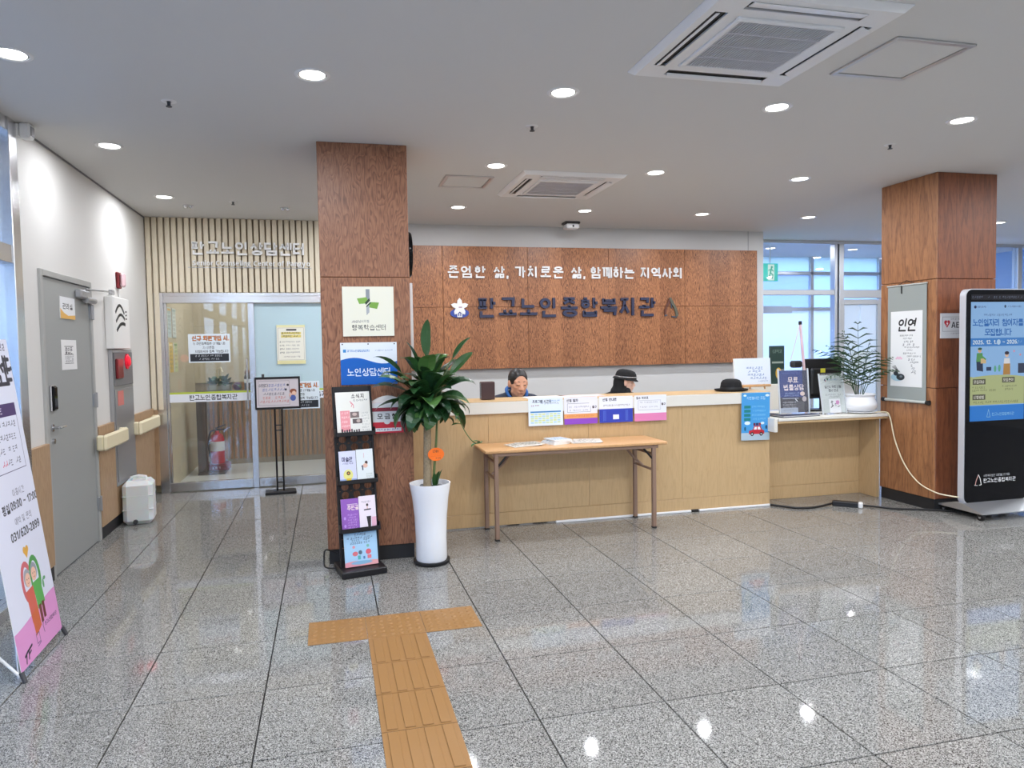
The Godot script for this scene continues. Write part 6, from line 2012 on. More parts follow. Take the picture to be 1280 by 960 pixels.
# ---------------------------------------------------------------- things standing on the floor
func build_floor_things() -> void:
	folding_table()
	big_plant()
	brochure_rack()
	sign_stand()
	kiosk()
	banner()
	# power strip and cables
	var ps := thing("power_strip", "black and white power strip lying on the floor before the low counter", "power strip", Vector3(5.88, 0, -3.55), 0.72)
	put("body", box_mb(Vector3(-0.13, 0.0, -0.035), Vector3(0.1, 0.05, 0.035), 0.008), M.black, ps)
	put("end", box_mb(Vector3(0.1, 0.0, -0.036), Vector3(0.14, 0.052, 0.036), 0.008), M.white_plastic, ps)
	ps.rotation.y = -0.75
	var a := MB.new()
	a.tube(smooth([Vector3(5.2, 0.012, -3.8), Vector3(5.26, 0.012, -3.72), Vector3(5.36, 0.012, -3.6), Vector3(5.55, 0.012, -3.58), Vector3(5.79, 0.02, -3.64)]), 0.011, 8)
	var c := put("black_cable", a, M.black)
	tag(c, "black cable on the floor from the cable cover to the power strip", "cable")
	a = MB.new()
	a.tube(smooth([Vector3(5.97, 0.02, -3.46), Vector3(6.02, 0.012, -3.5), Vector3(6.1, 0.012, -3.42), Vector3(6.2, 0.012, -3.3), Vector3(6.36, 0.012, -3.22), Vector3(6.56, 0.012, -3.11), Vector3(6.62, 0.012, -3.04)]), 0.009, 8)
	c = put("black_cable", a, M.black)
	tag(c, "black cable on the floor from the power strip to the display", "cable")
	a = MB.new()
	a.tube(smooth([Vector3(6.3, 0.895, -3.74), Vector3(6.46, 0.9, -3.705), Vector3(6.48, 0.85, -3.66), Vector3(6.47, 0.62, -3.58), Vector3(6.47, 0.4, -3.46), Vector3(6.475, 0.25, -3.3), Vector3(6.48, 0.19, -3.11), Vector3(6.53, 0.175, -3.0), Vector3(6.575, 0.17, -2.95)]), 0.0065, 8)
	c = put("white_cable", a, M.cream)
	tag(c, "cream white cable hanging from the low counter down to the display", "cable")

func smooth(p: Array) -> Array:
	var out := []
	for i in p.size() - 1:
		var a: Vector3 = p[maxi(i - 1, 0)]; var b: Vector3 = p[i]; var c: Vector3 = p[i + 1]; var d: Vector3 = p[mini(i + 2, p.size() - 1)]
		for k in 8: out.append(b.cubic_interpolate(c, a, d, k / 8.0))
	out.append(p[-1])
	return out

func folding_table() -> void:
	var t := thing("folding_table", "narrow folding table with a wood-grain top before the reception desk", "table", Vector3(3.01, 0, -3.585))
	var top := MB.new()
	top.span(Vector3(-0.82, 0.745, -0.225), Vector3(0.84, 0.772, 0.235), 0.006)
	put("table_top", top, M.table_top, t)
	put("rail", box_mb(Vector3(-0.75, 0.715, 0.195), Vector3(0.76, 0.745, 0.215), 0.003), M.table_leg, t)
	put("rail", box_mb(Vector3(-0.75, 0.715, -0.205), Vector3(0.76, 0.745, -0.185), 0.003), M.table_leg, t)
	for s in [-1.0, 1.0]:
		for z in [-0.19, 0.2]:
			var x: float = s * 0.72 + 0.0
			var l := put("leg", box_mb(Vector3(x - 0.018, 0.012, z - 0.018), Vector3(x + 0.018, 0.744, z + 0.018), 0.005), M.table_leg, t)
			put("foot", box_mb(Vector3(x - 0.02, 0.0, z - 0.02), Vector3(x + 0.02, 0.014, z + 0.02), 0.004), M.black, l)
		var b := MB.new()
		var x: float = s * 0.72
		b.tube([Vector3(x, 0.52, -0.175), Vector3(x, 0.52, 0.185)], 0.012, 8)
		b.tube([Vector3(x, 0.66, -0.175), Vector3(x, 0.66, 0.185)], 0.012, 8)
		put("cross_bar", b, M.table_leg, t)
		b = MB.new()
		b.tube([Vector3(x - s * 0.01, 0.53, 0.0), Vector3(x - s * 0.12, 0.63, 0.0), Vector3(x - s * 0.2, 0.735, 0.0)], 0.011, 8)
		put("brace", b, M.table_leg, t)
		b = MB.new()
		b.tube([Vector3(x - s * 0.01, 0.62, 0.195), Vector3(x - s * 0.11, 0.735, 0.195)], 0.009, 8)
		put("catch", b, M.black_metal, t)
	# papers on it
	for k in 3:
		var st := thing("paper_stack", ["fan of white and grey leaflets at the left of the folding table", "blue white leaflet pile at the middle of the folding table", "thin open newspaper at the right of the folding table's papers"][k], "leaflets", Vector3([2.6, 2.9, 3.18][k], 0.7735, [-3.58, -3.6, -3.6][k]), [0.15, 0.2, -0.2][k])
		for i in [4, 5, 3][k]:
			var p := Pic.new(self, 64, 48, [rgb(214, 210, 200), rgb(200, 210, 220), rgb(216, 212, 204)][k].darkened(0.1 * (i % 2)))
			for q in 3: p.marks(6, 5 + q * 14, 52, 11, [rgb(90, 86, 84), rgb(110, 140, 180), rgb(140, 136, 132)][k], rng)
			var w: float = [0.2, 0.17, 0.24][k]; var h: float = [0.2, 0.2, 0.22][k]
			var c := card("sheet", w, h, 0.003 if k != 1 else 0.008, p.mat(), M.paper, st)
			c.transform = Transform3D(Basis(Vector3.UP, rng.randf_range(-0.15, 0.15)) * Basis(Vector3.RIGHT, -PI / 2), Vector3((i - 1.5) * [0.032, 0.004, 0.02][k], 0.002 + i * (0.0032 if k != 1 else 0.0083), h / 2))

func big_plant() -> void:
	var at := Vector3(1.67, 0, -2.97)
	var t := thing("tall_plant", "tall leafy plant with a bare trunk in a tall white vase-shaped pot", "potted plant", at)
	var a := MB.new()
	a.lathe([Vector2(0, 0), Vector2(0.13, 0.0), Vector2(0.14, 0.012), Vector2(0.14, 0.028), Vector2(0.11, 0.025)], 32)
	put("saucer", a, M.black, t)
	a = MB.new()
	a.lathe([Vector2(0, 0.026), Vector2(0.115, 0.026), Vector2(0.12, 0.04), Vector2(0.118, 0.2), Vector2(0.124, 0.36), Vector2(0.138, 0.5), Vector2(0.156, 0.605), Vector2(0.156, 0.615), Vector2(0.146, 0.615), Vector2(0.138, 0.58), Vector2(0.13, 0.56)], 40)
	put("pot", a, M.white_glaze, t)
	a = MB.new()
	a.lathe([Vector2(0, 0.575), Vector2(0.138, 0.57)], 24)
	put("soil", a, M.soil, t)
	for k in 9:
		var st := MB.new()
		st.lathe(arc(0.018, 5), 8)
		var o := put("pebble", st, M.grey, t)
		o.position = Vector3(cos(k * 2.4) * 0.1, 0.578, sin(k * 2.4) * 0.1)
		o.scale = Vector3(1.2, 0.7, 1)
	a = MB.new()
	a.tube(smooth([Vector3(-0.02, 0.55, 0), Vector3(-0.015, 0.8, 0.0), Vector3(-0.01, 1.05, 0.0), Vector3(0.0, 1.24, -0.01)]), 0.033, 12, 0.026)
	put("trunk", a, M.bark, t)
	a = MB.new()
	a.tube(smooth([Vector3(0.045, 0.57, 0.01), Vector3(0.03, 0.66, 0.01), Vector3(0.05, 0.9, 0.02), Vector3(0.06, 1.06, 0.02), Vector3(0.075, 1.2, 0.0)]), 0.011, 8, 0.007)
	put("vine", a, M.stem, t)
	for k in 3:
		var lf := MeshInstance3D.new()
		lf.name = "leaf"; lf.mesh = leaf_mesh(2); lf.material_override = M.leaf[1]
		lf.transform = Transform3D(Basis(Vector3.UP, 0.6 * k) * Basis(Vector3.RIGHT, 0.2) * Basis.from_scale(Vector3.ONE * (0.14 + 0.02 * k)), Vector3(0.03 + 0.012 * k, 0.58, 0.02))
		t.add_child(lf, true)
	# orange tag
	var p := Pic.new(self, 128, 104, rgb(250, 116, 24))
	p.text("LNn", 40, 14, 26, 0.08, rgb(70, 40, 20)); p.line(Vector2(24, 66), Vector2(104, 66), 2, rgb(220, 90, 20)); p.marks(60, 74, 40, 16, rgb(90, 40, 20), rng)
	var tg := MB.new()
	for i in 28:
		var u := TAU * i / 28.0; var v := TAU * (i + 1) / 28.0
		tg.tri(Vector3.ZERO, Vector3(cos(u) * 0.062, sin(u) * 0.05, 0), Vector3(cos(v) * 0.062, sin(v) * 0.05, 0), Vector3.BACK, Vector3.BACK, Vector3.BACK, Vector2(0.5, 0.5), Vector2(0.5 + cos(u) * 0.5, 0.5 - sin(u) * 0.5), Vector2(0.5 + cos(v) * 0.5, 0.5 - sin(v) * 0.5))
	for i in 28:
		var u := TAU * i / 28.0; var v := TAU * (i + 1) / 28.0
		tg.quad(Vector3(cos(u) * 0.062, sin(u) * 0.05, 0), Vector3(cos(v) * 0.062, sin(v) * 0.05, 0), Vector3(cos(v) * 0.062, sin(v) * 0.05, -0.003), Vector3(cos(u) * 0.062, sin(u) * 0.05, -0.003), Vector3(cos(u), sin(u), 0))
	var tt := put("plant_tag", tg, p.mat(0.6))
	tt.position = at + Vector3(0.045, 0.835, 0.045)
	tag(tt, "round orange tag hung on the tall plant's trunk", "tag")
	# petioles and leaves: a crown from the trunk's top
	var placed := [  # tip x, y, z offset from the crown's middle, size, kind, roll
		[0.0, 0.66, -0.02, 0.34, 2, 0.1], [-0.13, 0.5, -0.02, 0.3, 2, 0.0], [0.31, 0.53, 0.05, 0.26, 2, 0.5], [0.35, 0.42, 0.0, 0.3, 2, 0.9],
		[0.34, 0.27, 0.1, 0.3, 1, 0.4], [0.36, 0.08, 0.05, 0.3, 3, 0.3], [-0.38, 0.44, 0.05, 0.3, 0, 0.2], [-0.42, 0.24, 0.06, 0.36, 0, -0.2],
		[-0.45, 0.06, 0.0, 0.36, 0, 0.2], [-0.36, -0.06, 0.1, 0.32, 1, 0.0], [-0.3, -0.16, 0.08, 0.28, 1, 0.2], [0.3, -0.07, 0.1, 0.3, 3, 0.0], [0.26, 0.14, 0.18, 0.3, 3, 0.2],
		[0.05, 0.36, 0.2, 0.34, 1, 0.0], [-0.14, 0.3, 0.2, 0.34, 1, 0.2], [0.16, 0.3, 0.18, 0.3, 0, 0.1], [-0.25, 0.16, 0.22, 0.34, 1, 0.0], [0.0, 0.1, 0.26, 0.34, 3, 0.0]]
	var mid := Vector3(0.0, 1.2, -0.01)
	for k in 104:
		var tip: Vector3
		var size: float; var kind: int; var roll: float
		if k < placed.size():
			var q: Array = placed[k]
			tip = mid + Vector3(q[0], q[1], q[2]); size = q[3]; kind = q[4]; roll = q[5]
		else:
			var az := rng.randf() * TAU
			var r := rng.randf_range(0.1, 0.4)
			tip = mid + Vector3(cos(az) * r, rng.randf_range(-0.06, 0.5) - r * 0.25, sin(az) * r * 0.75)
			size = rng.randf_range(0.2, 0.34); kind = [0, 1, 1, 3][rng.randi() % 4]; roll = rng.randf_range(-0.5, 0.5)
		if tip.x < 0.0: tip.z = maxf(tip.z, 0.02)
		var dir := tip - mid
		var base := mid + dir * maxf(0.12, 1.0 - size / dir.length() * 0.95) + Vector3(0, 0.03, 0)
		var y := (tip - base).normalized()
		# the leaf's upper side (-z of the mesh droops to +z) turned outward and up
		var out := Vector3(dir.x, -0.35, dir.z)
		var z := (out - y * out.dot(y))
		if z.length() < 0.05: z = Vector3(0.2, 0, 1)
		z = (z - y * z.dot(y)).normalized()
		var b := Basis(y.cross(z), y, z) * Basis(Vector3.UP, roll)
		var lf := MeshInstance3D.new()
		lf.name = "leaf"
		lf.mesh = leaf_mesh(kind)
		lf.material_override = M.leaf[[0, 2, 0, 1, 2, 3][k % 6]]
		lf.transform = Transform3D(b * Basis.from_scale(Vector3.ONE * size), base)
		t.add_child(lf, true)
		var st := MB.new()
		st.tube([mid + Vector3(0, -0.06 - 0.03 * (k % 3), 0) , mid.lerp(base, 0.55) + Vector3(0, 0.03, 0), base + y * size * 0.05], 0.0055, 6, 0.004)
		put("stalk", st, M.stem, t)
	for k in 22:
		var lf := MeshInstance3D.new()
		lf.name = "leaf"; lf.mesh = leaf_mesh(3); lf.material_override = M.leaf[3 if k % 3 else 1]
		lf.transform = Transform3D(Basis(Vector3.UP, rng.randf() * TAU) * Basis(Vector3.RIGHT, rng.randf_range(0.4, 2.2)) * Basis.from_scale(Vector3.ONE * rng.randf_range(0.08, 0.13)), mid + Vector3(rng.randf_range(-0.13, 0.17), rng.randf_range(-0.15, 0.06), rng.randf_range(0.0, 0.12)))
		t.add_child(lf, true)
	# trailing pothos tendril at the right
	var tv := MB.new()
	tv.tube(smooth([mid + Vector3(0.1, -0.02, 0.05), mid + Vector3(0.2, -0.06, 0.06), mid + Vector3(0.27, -0.2, 0.06), mid + Vector3(0.34, -0.29, 0.06), mid + Vector3(0.4, -0.29, 0.06)]), 0.004, 6)
	put("tendril", tv, M.leaf[3], t)
	for k in 4:
		var lf := MeshInstance3D.new()
		lf.name = "leaf"; lf.mesh = leaf_mesh(3); lf.material_override = M.leaf[3]
		lf.transform = Transform3D(Basis(Vector3.UP, k * 1.7) * Basis(Vector3.RIGHT, 1.5) * Basis.from_scale(Vector3.ONE * 0.08), mid + [Vector3(0.2, -0.06, 0.06), Vector3(0.33, -0.28, 0.06), Vector3(0.4, -0.29, 0.06), Vector3(0.37, -0.3, 0.06)][k])
		t.add_child(lf, true)

func brochure_rack() -> void:
	var t := thing("brochure_rack", "tall black metal brochure rack with round-holed panels before the left column", "brochure rack", Vector3(1.125, 0, -2.93), 0.2)
	var W := 0.3
	put("base", box_mb(Vector3(-0.165, 0.0, -0.13), Vector3(0.165, 0.05, 0.17), 0.008), M.black_metal, t)
	var lean := 0.10
	var b := Basis(Vector3.RIGHT, -lean)
	for s in [-1.0, 1.0]:
		var mb := MB.new()
		mb.m = Transform3D(b, Vector3(0, 0.04, 0.03))
		mb.span(Vector3(s * 0.138 - 0.009, 0, -0.012), Vector3(s * 0.138 + 0.009, 1.33, 0.012), 0.003)
		put("post", mb, M.black_metal, t)
	var hd := MB.new()
	hd.m = Transform3D(b, Vector3(0, 0.04, 0.03))
	hd.span(Vector3(-0.129, 1.265, -0.006), Vector3(0.129, 1.33, 0.006), 0.002)
	put("header", hd, M.black_metal, t)
	for k in 3:
		var y: float = [0.95, 0.6, 0.25][k]
		# panel with two rows of three round holes
		var mb := MB.new()
		mb.m = Transform3D(b, Vector3(0, 0.04, 0.03))
		for i in 3:
			for j in 2:
				holed(mb, Vector3(-0.086 + i * 0.086, y - 0.072 + j * 0.062, 0.0), Vector2(0.043, 0.031), 0.027)
		put("holed_panel", mb, M.black_metal, t)
		mb = MB.new()
		mb.m = Transform3D(b, Vector3(0, 0.04, 0.03))
		mb.span(Vector3(-0.147, y + 0.01, -0.006), Vector3(0.147, y + 0.017, 0.075), 0.002)
		mb.span(Vector3(-0.147, y + 0.01, 0.068), Vector3(0.147, y + 0.042, 0.075), 0.002)
		for s in [-1.0, 1.0]: mb.span(Vector3(s * 0.145 - 0.003, y + 0.01, 0.0), Vector3(s * 0.145 + 0.003, y + 0.07, 0.07), 0.001)
		put("shelf", mb, M.black_metal, t)
		mb = MB.new()
		mb.m = Transform3D(b, Vector3(0, 0.04, 0.03))
		mb.span(Vector3(-0.129, y + 0.02, -0.004), Vector3(0.129, y + 0.246, 0.0), 0.001)
		put("back_plate", mb, M.black_metal, t)
	var tr := Transform3D(Basis(Vector3.UP, 0.2), t.position) * Transform3D(b, Vector3(0, 0.04, 0.03))
	# leaflets
	var p := Pic.new(self, 200, 240, rgb(232, 230, 222))
	p.text("소식지", 92, 12, 24, 0.14, rgb(60, 56, 56), 1.15); p.marks(104, 42, 80, 12, rgb(80, 80, 84), rng)
	p.rect(22, 104, 56, 116, rgb(232, 150, 156)); for k in 4: p.marks(28, 112 + k * 24, 44, 13, rgb(250, 225, 225), rng)
	p.rect(80, 112, 52, 34, rgb(120, 104, 100)); p.rect(92, 152, 56, 26, rgb(90, 80, 80)); p.disc(106, 126, 14, 9, rgb(200, 176, 166)); p.disc(126, 164, 12, 9, rgb(190, 170, 160))
	for k in 4: p.line(Vector2(84 + k * 6, 52 + k * 8), Vector2(90 + (k % 2) * 12, 66 + k * 8), 4, rgb(220, 130, 140))
	for k in 8: p.rect(24 + k * 14, 206 + (k * 7) % 9, 9, 34, [rgb(50, 40, 44), rgb(90, 70, 76), rgb(36, 40, 50)][k % 3])
	for k in 7: p.marks(146, 116 + k * 16, 46, 11, rgb(176, 176, 172), rng)
	leaflet(tr, "cream newsletter with pink blocks on the rack's top shelf", Vector3(0.0, 0.97, 0.034), 0.255, 0.318, p, 0.16)
	p = Pic.new(self, 128, 200, rgb(214, 216, 238))
	p.text("미술관", 22, 38, 28, 0.16, rgb(50, 50, 86), 0.95); p.marks(24, 72, 80, 13, rgb(90, 90, 130), rng)
	p.disc(64, 150, 36, 34, rgb(232, 226, 140)); p.disc(66, 140, 14, 12, rgb(50, 50, 50)); p.disc(66, 140, 7, 6, rgb(220, 150, 60)); p.rect(0, 176, 128, 24, rgb(150, 170, 214)); p.rect(50, 172, 36, 28, rgb(236, 200, 50))
	leaflet(tr, "lilac leaflet with a yellow figure on the rack's second shelf", Vector3(-0.063, 0.62, 0.034), 0.125, 0.233, p, 0.16)
	p = Pic.new(self, 128, 200, rgb(226, 232, 232))
	p.disc(74, 84, 11, 11, rgb(60, 40, 40)); p.disc(44, 106, 8, 8, rgb(90, 90, 110)); p.rect(40, 112, 9, 18, rgb(60, 70, 96)); p.disc(66, 102, 18, 14, rgb(230, 190, 170)); p.rect(56, 24, 4, 30, rgb(220, 180, 190))
	for k in 3: p.marks(70, 150 + k * 14, 50, 10, rgb(170, 180, 170), rng)
	leaflet(tr, "white leaflet with small figures on the rack's second shelf", Vector3(0.065, 0.62, 0.037), 0.125, 0.238, p, 0.16)
	p = Pic.new(self, 128, 200, rgb(146, 92, 182))
	p.text("주인공", 44, 42, 30, 0.15, rgb(246, 226, 214), 0.95); p.rect(44, 34, 76, 3, rgb(240, 220, 230))
	for k in 6: p.marks(44, 96 + k * 16, 72, 12, rgb(214, 180, 232), rng)
	for k in 2: p.disc(24, 120 + k * 48, 8, 10, rgb(190, 150, 220))
	leaflet(tr, "purple leaflet on the rack's third shelf", Vector3(-0.063, 0.27, 0.034), 0.13, 0.233, p, 0.16)
	p = Pic.new(self, 128, 200, rgb(236, 224, 232))
	p.marks(20, 30, 70, 13, rgb(150, 140, 150), rng)
	p.disc(64, 56, 8, 9, rgb(50, 40, 44)); p.rect(60, 62, 8, 18, rgb(226, 190, 180)); p.line(Vector2(40, 84), Vector2(88, 82), 7, rgb(40, 40, 50))
	p.poly(V2([54, 124, 88, 124, 82, 200, 64, 200]), rgb(40, 34, 40)); p.rect(92, 130, 36, 70, rgb(232, 180, 200))
	leaflet(tr, "pale pink leaflet with a standing figure on the rack's third shelf", Vector3(0.066, 0.27, 0.037), 0.125, 0.243, p, 0.16)
	p = Pic.new(self, 220, 280, rgb(166, 204, 232))
	p.rect(0, 0, 220, 60, rgb(150, 194, 228)); p.marks(14, 14, 70, 10, rgb(110, 140, 170), rng)
	for k in 3: p.marks([50, 70, 20][k], 40 + k * 22, [110, 80, 170][k], 17, rgb(70, 84, 120), rng)
	for k in 2: p.marks([44, 40][k], 100 + k * 18, 130, 15, rgb(70, 84, 110), rng)
	for k in 2: p.disc([62, 156][k], 150, 9, 10, [rgb(220, 150, 160), rgb(120, 180, 170)][k])
	p.disc(70, 196, 18, 15, rgb(214, 110, 120)); p.disc(104, 190, 12, 14, rgb(80, 100, 120)); p.disc(158, 190, 18, 18, rgb(222, 96, 110)); p.rect(86, 210, 18, 26, rgb(80, 170, 170)); p.rect(150, 212, 26, 24, rgb(220, 120, 130)); p.rect(122, 218, 12, 18, rgb(80, 120, 170))
	p.disc(60, 272, 90, 28, rgb(220, 150, 160)); p.disc(180, 276, 80, 28, rgb(226, 160, 160)); p.disc(110, 258, 70, 12, rgb(130, 176, 206))
	leaflet(tr, "large light blue leaflet standing on the rack's base", Vector3(0.0, 0.012, 0.05), 0.245, 0.3, p, 0.16)
	var cb := MB.new()
	cb.tube(smooth([Vector3(0.97, 0.1, -3.06), Vector3(0.885, 0.14, -3.05), Vector3(0.87, 0.08, -3.02), Vector3(0.88, 0.03, -2.98), Vector3(0.96, 0.02, -2.96)]), 0.006, 6)
	var c := put("black_cable", cb, M.black)
	tag(c, "short loop of black cable behind the brochure rack's base", "cable")

func leaflet(tr: Transform3D, label: String, at: Vector3, w: float, h: float, p: Pic, lean: float) -> void:
	var c := card("leaflet", w, h, 0.004, p.mat(0.4), M.paper)
	c.transform = tr * Transform3D(Basis(Vector3.RIGHT, -lean * 0.4), at)
	tag(c, label, "leaflet", "leaflets on the brochure rack")

func holed(mb: MB, c: Vector3, half: Vector2, r: float) -> void:
	var seg := 24
	for i in seg:
		var a := TAU * i / seg; var b := TAU * (i + 1) / seg
		var ia := Vector3(cos(a), sin(a), 0) * r; var ib := Vector3(cos(b), sin(b), 0) * r
		var oa := edge_point(a, half); var ob := edge_point(b, half)
		for z in [-0.002, 0.002]:
			var n := Vector3(0, 0, signf(z))
			mb.quad(c + ia + Vector3(0, 0, z), c + oa + Vector3(0, 0, z), c + ob + Vector3(0, 0, z), c + ib + Vector3(0, 0, z), n)
		mb.quad(c + ia + Vector3(0, 0, -0.002), c + ib + Vector3(0, 0, -0.002), c + ib + Vector3(0, 0, 0.002), c + ia + Vector3(0, 0, 0.002), -Vector3(cos(a), sin(a), 0))

func edge_point(a: float, half: Vector2) -> Vector3:
	var d := Vector2(cos(a), sin(a))
	var k := minf(half.x / maxf(absf(d.x), 1e-6), half.y / maxf(absf(d.y), 1e-6))
	return Vector3(d.x * k, d.y * k, 0)

func sign_stand() -> void:
	var t := thing("sign_stand", "black framed notice on a twin-pole stand before the glass partition", "sign stand", Vector3(0.37, 0, -6.05), 0.06)
	put("base", box_mb(Vector3(-0.17, 0.0, -0.1), Vector3(0.17, 0.03, 0.1), 0.005), M.black_metal, t)
	for s in [-1.0, 1.0]:
		var a := MB.new()
		a.tube([Vector3(s * 0.035, 0.03, 0), Vector3(s * 0.04, 0.97, 0)], 0.011, 10)
		put("pole", a, M.black_metal, t)
	for y in [0.12, 0.72, 0.78]: put("cross_bar", box_mb(Vector3(-0.038, y, -0.006), Vector3(0.038, y + 0.012, 0.006), 0.002), M.black_metal, t)
	var p := Pic.new(self, 320, 220, rgb(212, 204, 208))
	p.frame(14, 14, 236, 192, 2, rgb(120, 110, 120))
	p.text("쉬었다", 18, 36, 26, 0.13, rgb(90, 88, 100), 0.9); p.marks(90, 38, 140, 24, rgb(100, 112, 170), rng); p.disc(238, 48, 9, 9, rgb(50, 50, 60))
	p.marks(44, 72, 170, 24, rgb(96, 110, 170), rng); p.disc(222, 84, 8, 9, rgb(50, 50, 60))
	p.marks(52, 106, 164, 22, rgb(80, 76, 88), rng); p.marks(46, 136, 180, 22, rgb(200, 110, 104), rng); p.marks(24, 166, 220, 22, rgb(200, 110, 104), rng)
	p.disc(280, 110, 24, 24, rgb(226, 176, 150)); p.disc(278, 98, 26, 18, rgb(150, 84, 60)); p.disc(284, 112, 15, 15, rgb(236, 196, 170)); p.disc(276, 152, 22, 24, rgb(80, 100, 170)); p.line(Vector2(256, 140), Vector2(250, 120), 9, rgb(226, 176, 150))
	var c := card("print", 0.46, 0.32, 0.006, p.mat(0.4), M.paper, t)
	c.position = Vector3(0, 0.995, 0.008)
	for q in [[Vector3(-0.25, 0.97, -0.012), Vector3(0.25, 0.995, 0.016)], [Vector3(-0.25, 1.315, -0.012), Vector3(0.25, 1.34, 0.016)], [Vector3(-0.25, 0.995, -0.012), Vector3(-0.23, 1.315, 0.016)], [Vector3(0.23, 0.995, -0.012), Vector3(0.25, 1.315, 0.016)]]:
		put("frame", box_mb(q[0], q[1], 0.003), M.black_metal, t)
	put("clip", box_mb(Vector3(-0.17, 1.34, -0.01), Vector3(-0.14, 1.375, 0.01), 0.004), M.dark_grey, t)

func kiosk() -> void:
	var t := thing("display_kiosk", "tall white-edged advertising display on castors at the right edge", "display", Vector3(6.94, 0, -2.93), 0.0)
	var W := 0.72
	var top := 2.085
	var prof := PackedVector2Array()
	for q in [[W / 2 - 0.06, top - 0.06, 0.0], [-W / 2 + 0.06, top - 0.06, PI / 2], [-W / 2 + 0.06, 0.17, PI], [W / 2 - 0.06, 0.17, PI * 1.5]]:
		for k in 7:
			var a: float = q[2] + PI / 2 * k / 6.0
			prof.append(Vector2(q[0] + 0.06 * cos(a), q[1] + 0.06 * sin(a)))
	var a := MB.new()
	a.prism(prof, -0.034, 0.028)
	put("frame", a, mat(rgb(206, 208, 214), 0.35, 0.3), t)
	var face := PackedVector2Array()
	for v in prof: face.append(Vector2(v.x * 0.982, 1.1 + (v.y - 1.1) * 0.992))
	a = MB.new()
	a.prism(face, 0.0285, 0.034)
	put("glass_front", a, M.black_gloss, t)
	var p := Pic.new(self, 512, 960, rgb(150, 196, 246))
	p.disc(40, 40, 12, 12, rgb(40, 50, 90)); p.marks(60, 32, 80, 15, rgb(60, 70, 110), rng); p.disc(320, 36, 9, 12, rgb(60, 80, 110)); p.marks(336, 30, 140, 15, rgb(60, 70, 110), rng)
	p.marks(120, 96, 280, 20, rgb(70, 100, 150), rng)
	p.centred("노인일자리 참여자를", 256, 138, 56, 0.14, rgb(40, 110, 190), 0.9)
	p.centred("모집합니다", 256, 216, 56, 0.14, rgb(40, 110, 190), 0.9)
	p.rect(0, 290, 512, 66, rgb(64, 136, 214))
	p.text("2025. 12. 1. ", 20, 304, 40, 0.12, rgb(230, 244, 255)); p.disc(262, 324, 18, 22, rgb(190, 220, 250)); p.text("~ 2026.", 300, 304, 40, 0.12, rgb(230, 244, 255))
	p.marks(440, 312, 62, 26, rgb(140, 190, 236), rng)
	p.disc(256, 680, 420, 90, rgb(186, 196, 140)); p.rect(0, 660, 512, 170, rgb(186, 196, 140)); p.rect(0, 600, 20, 60, rgb(186, 196, 140))
	p.disc(86, 388, 17, 20, rgb(224, 180, 150)); p.disc(88, 376, 19, 10, rgb(50, 90, 70)); p.poly(V2([60, 410, 112, 410, 118, 480, 54, 480]), rgb(90, 160, 90)); p.poly(V2([56, 480, 116, 480, 120, 560, 60, 550]), rgb(36, 52, 84)); p.rect(96, 454, 50, 40, rgb(220, 190, 140)); p.line(Vector2(100, 430), Vector2(140, 460), 12, rgb(90, 160, 90))
	p.rect(150, 524, 46, 30, rgb(40, 60, 96)); p.disc(232, 540, 12, 26, rgb(100, 180, 150)); p.disc(272, 536, 12, 28, rgb(100, 180, 150))
	p.disc(342, 428, 18, 21, rgb(236, 200, 176)); p.disc(342, 414, 21, 14, rgb(44, 40, 60)); p.poly(V2([318, 456, 368, 456, 376, 520, 310, 520]), rgb(236, 236, 240)); p.poly(V2([312, 500, 374, 500, 376, 590, 308, 590]), rgb(190, 140, 70))
	p.rect(450, 500, 62, 80, rgb(44, 56, 84)); p.disc(470, 430, 9, 9, rgb(230, 160, 170)); p.disc(410, 400, 9, 9, rgb(230, 160, 190))
	for q in [[24, 620, "모집대상"], [300, 610, "모집분야"], [24, 744, "신청방법"]]:
		p.rect(q[0], q[1], 120, 44, rgb(90, 90, 74)); p.text(q[2], q[0] + 10, q[1] + 10, 25, 0.13, rgb(236, 236, 222))
	p.marks(20, 680, 120, 18, rgb(110, 116, 80), rng); p.marks(20, 704, 230, 18, rgb(110, 116, 80), rng); p.marks(300, 676, 150, 18, rgb(110, 116, 80), rng); p.marks(300, 700, 110, 18, rgb(110, 116, 80), rng)
	p.marks(20, 800, 440, 22, rgb(110, 116, 80), rng)
	p.rect(0, 836, 512, 124, rgb(40, 132, 226)); p.path(V2([160, 930, 176, 868, 192, 930, 160, 930]), 4, rgb(150, 206, 250)); p.text("판교노인종합복지관", 208, 896, 26, 0.1, rgb(150, 206, 250), 0.9)
	var c := card("screen", 0.62, 1.09, 0.002, p.mat(0.1, 0.62), M.black_gloss, t)
	c.position = Vector3(0, 0.875, 0.0355)
	var gl := AreaLight3D.new()
	gl.name = "screen_glow"; gl.area_size = Vector2(0.57, 1.08); gl.light_color = rgb(176, 206, 255); gl.light_energy = 0.05; gl.shadow_enabled = true; gl.area_range = 8.0
	gl.transform = Transform3D(Basis(), t.position) * Transform3D(Basis(Vector3.UP, PI), Vector3(0, 1.42, 0.05))
	add_child(gl)
	p = Pic.new(self, 512, 48, rgb(16, 18, 40))
	p.marks(10, 14, 490, 22, rgb(160, 170, 200), rng)
	c = card("scrolling_line", 0.62, 0.048, 0.002, p.mat(0.1, 0.35), M.black_gloss, t)
	c.position = Vector3(0, 1.985, 0.0355)
	p = Pic.new(self, 512, 128, rgb(8, 9, 14))
	p.path(V2([24, 112, 34, 70, 56, 16]), 6, rgb(220, 170, 160)); p.path(V2([58, 12, 78, 50, 92, 112, 70, 116]), 7, rgb(226, 226, 222)); p.line(Vector2(18, 114), Vector2(50, 118), 5, rgb(220, 220, 220))
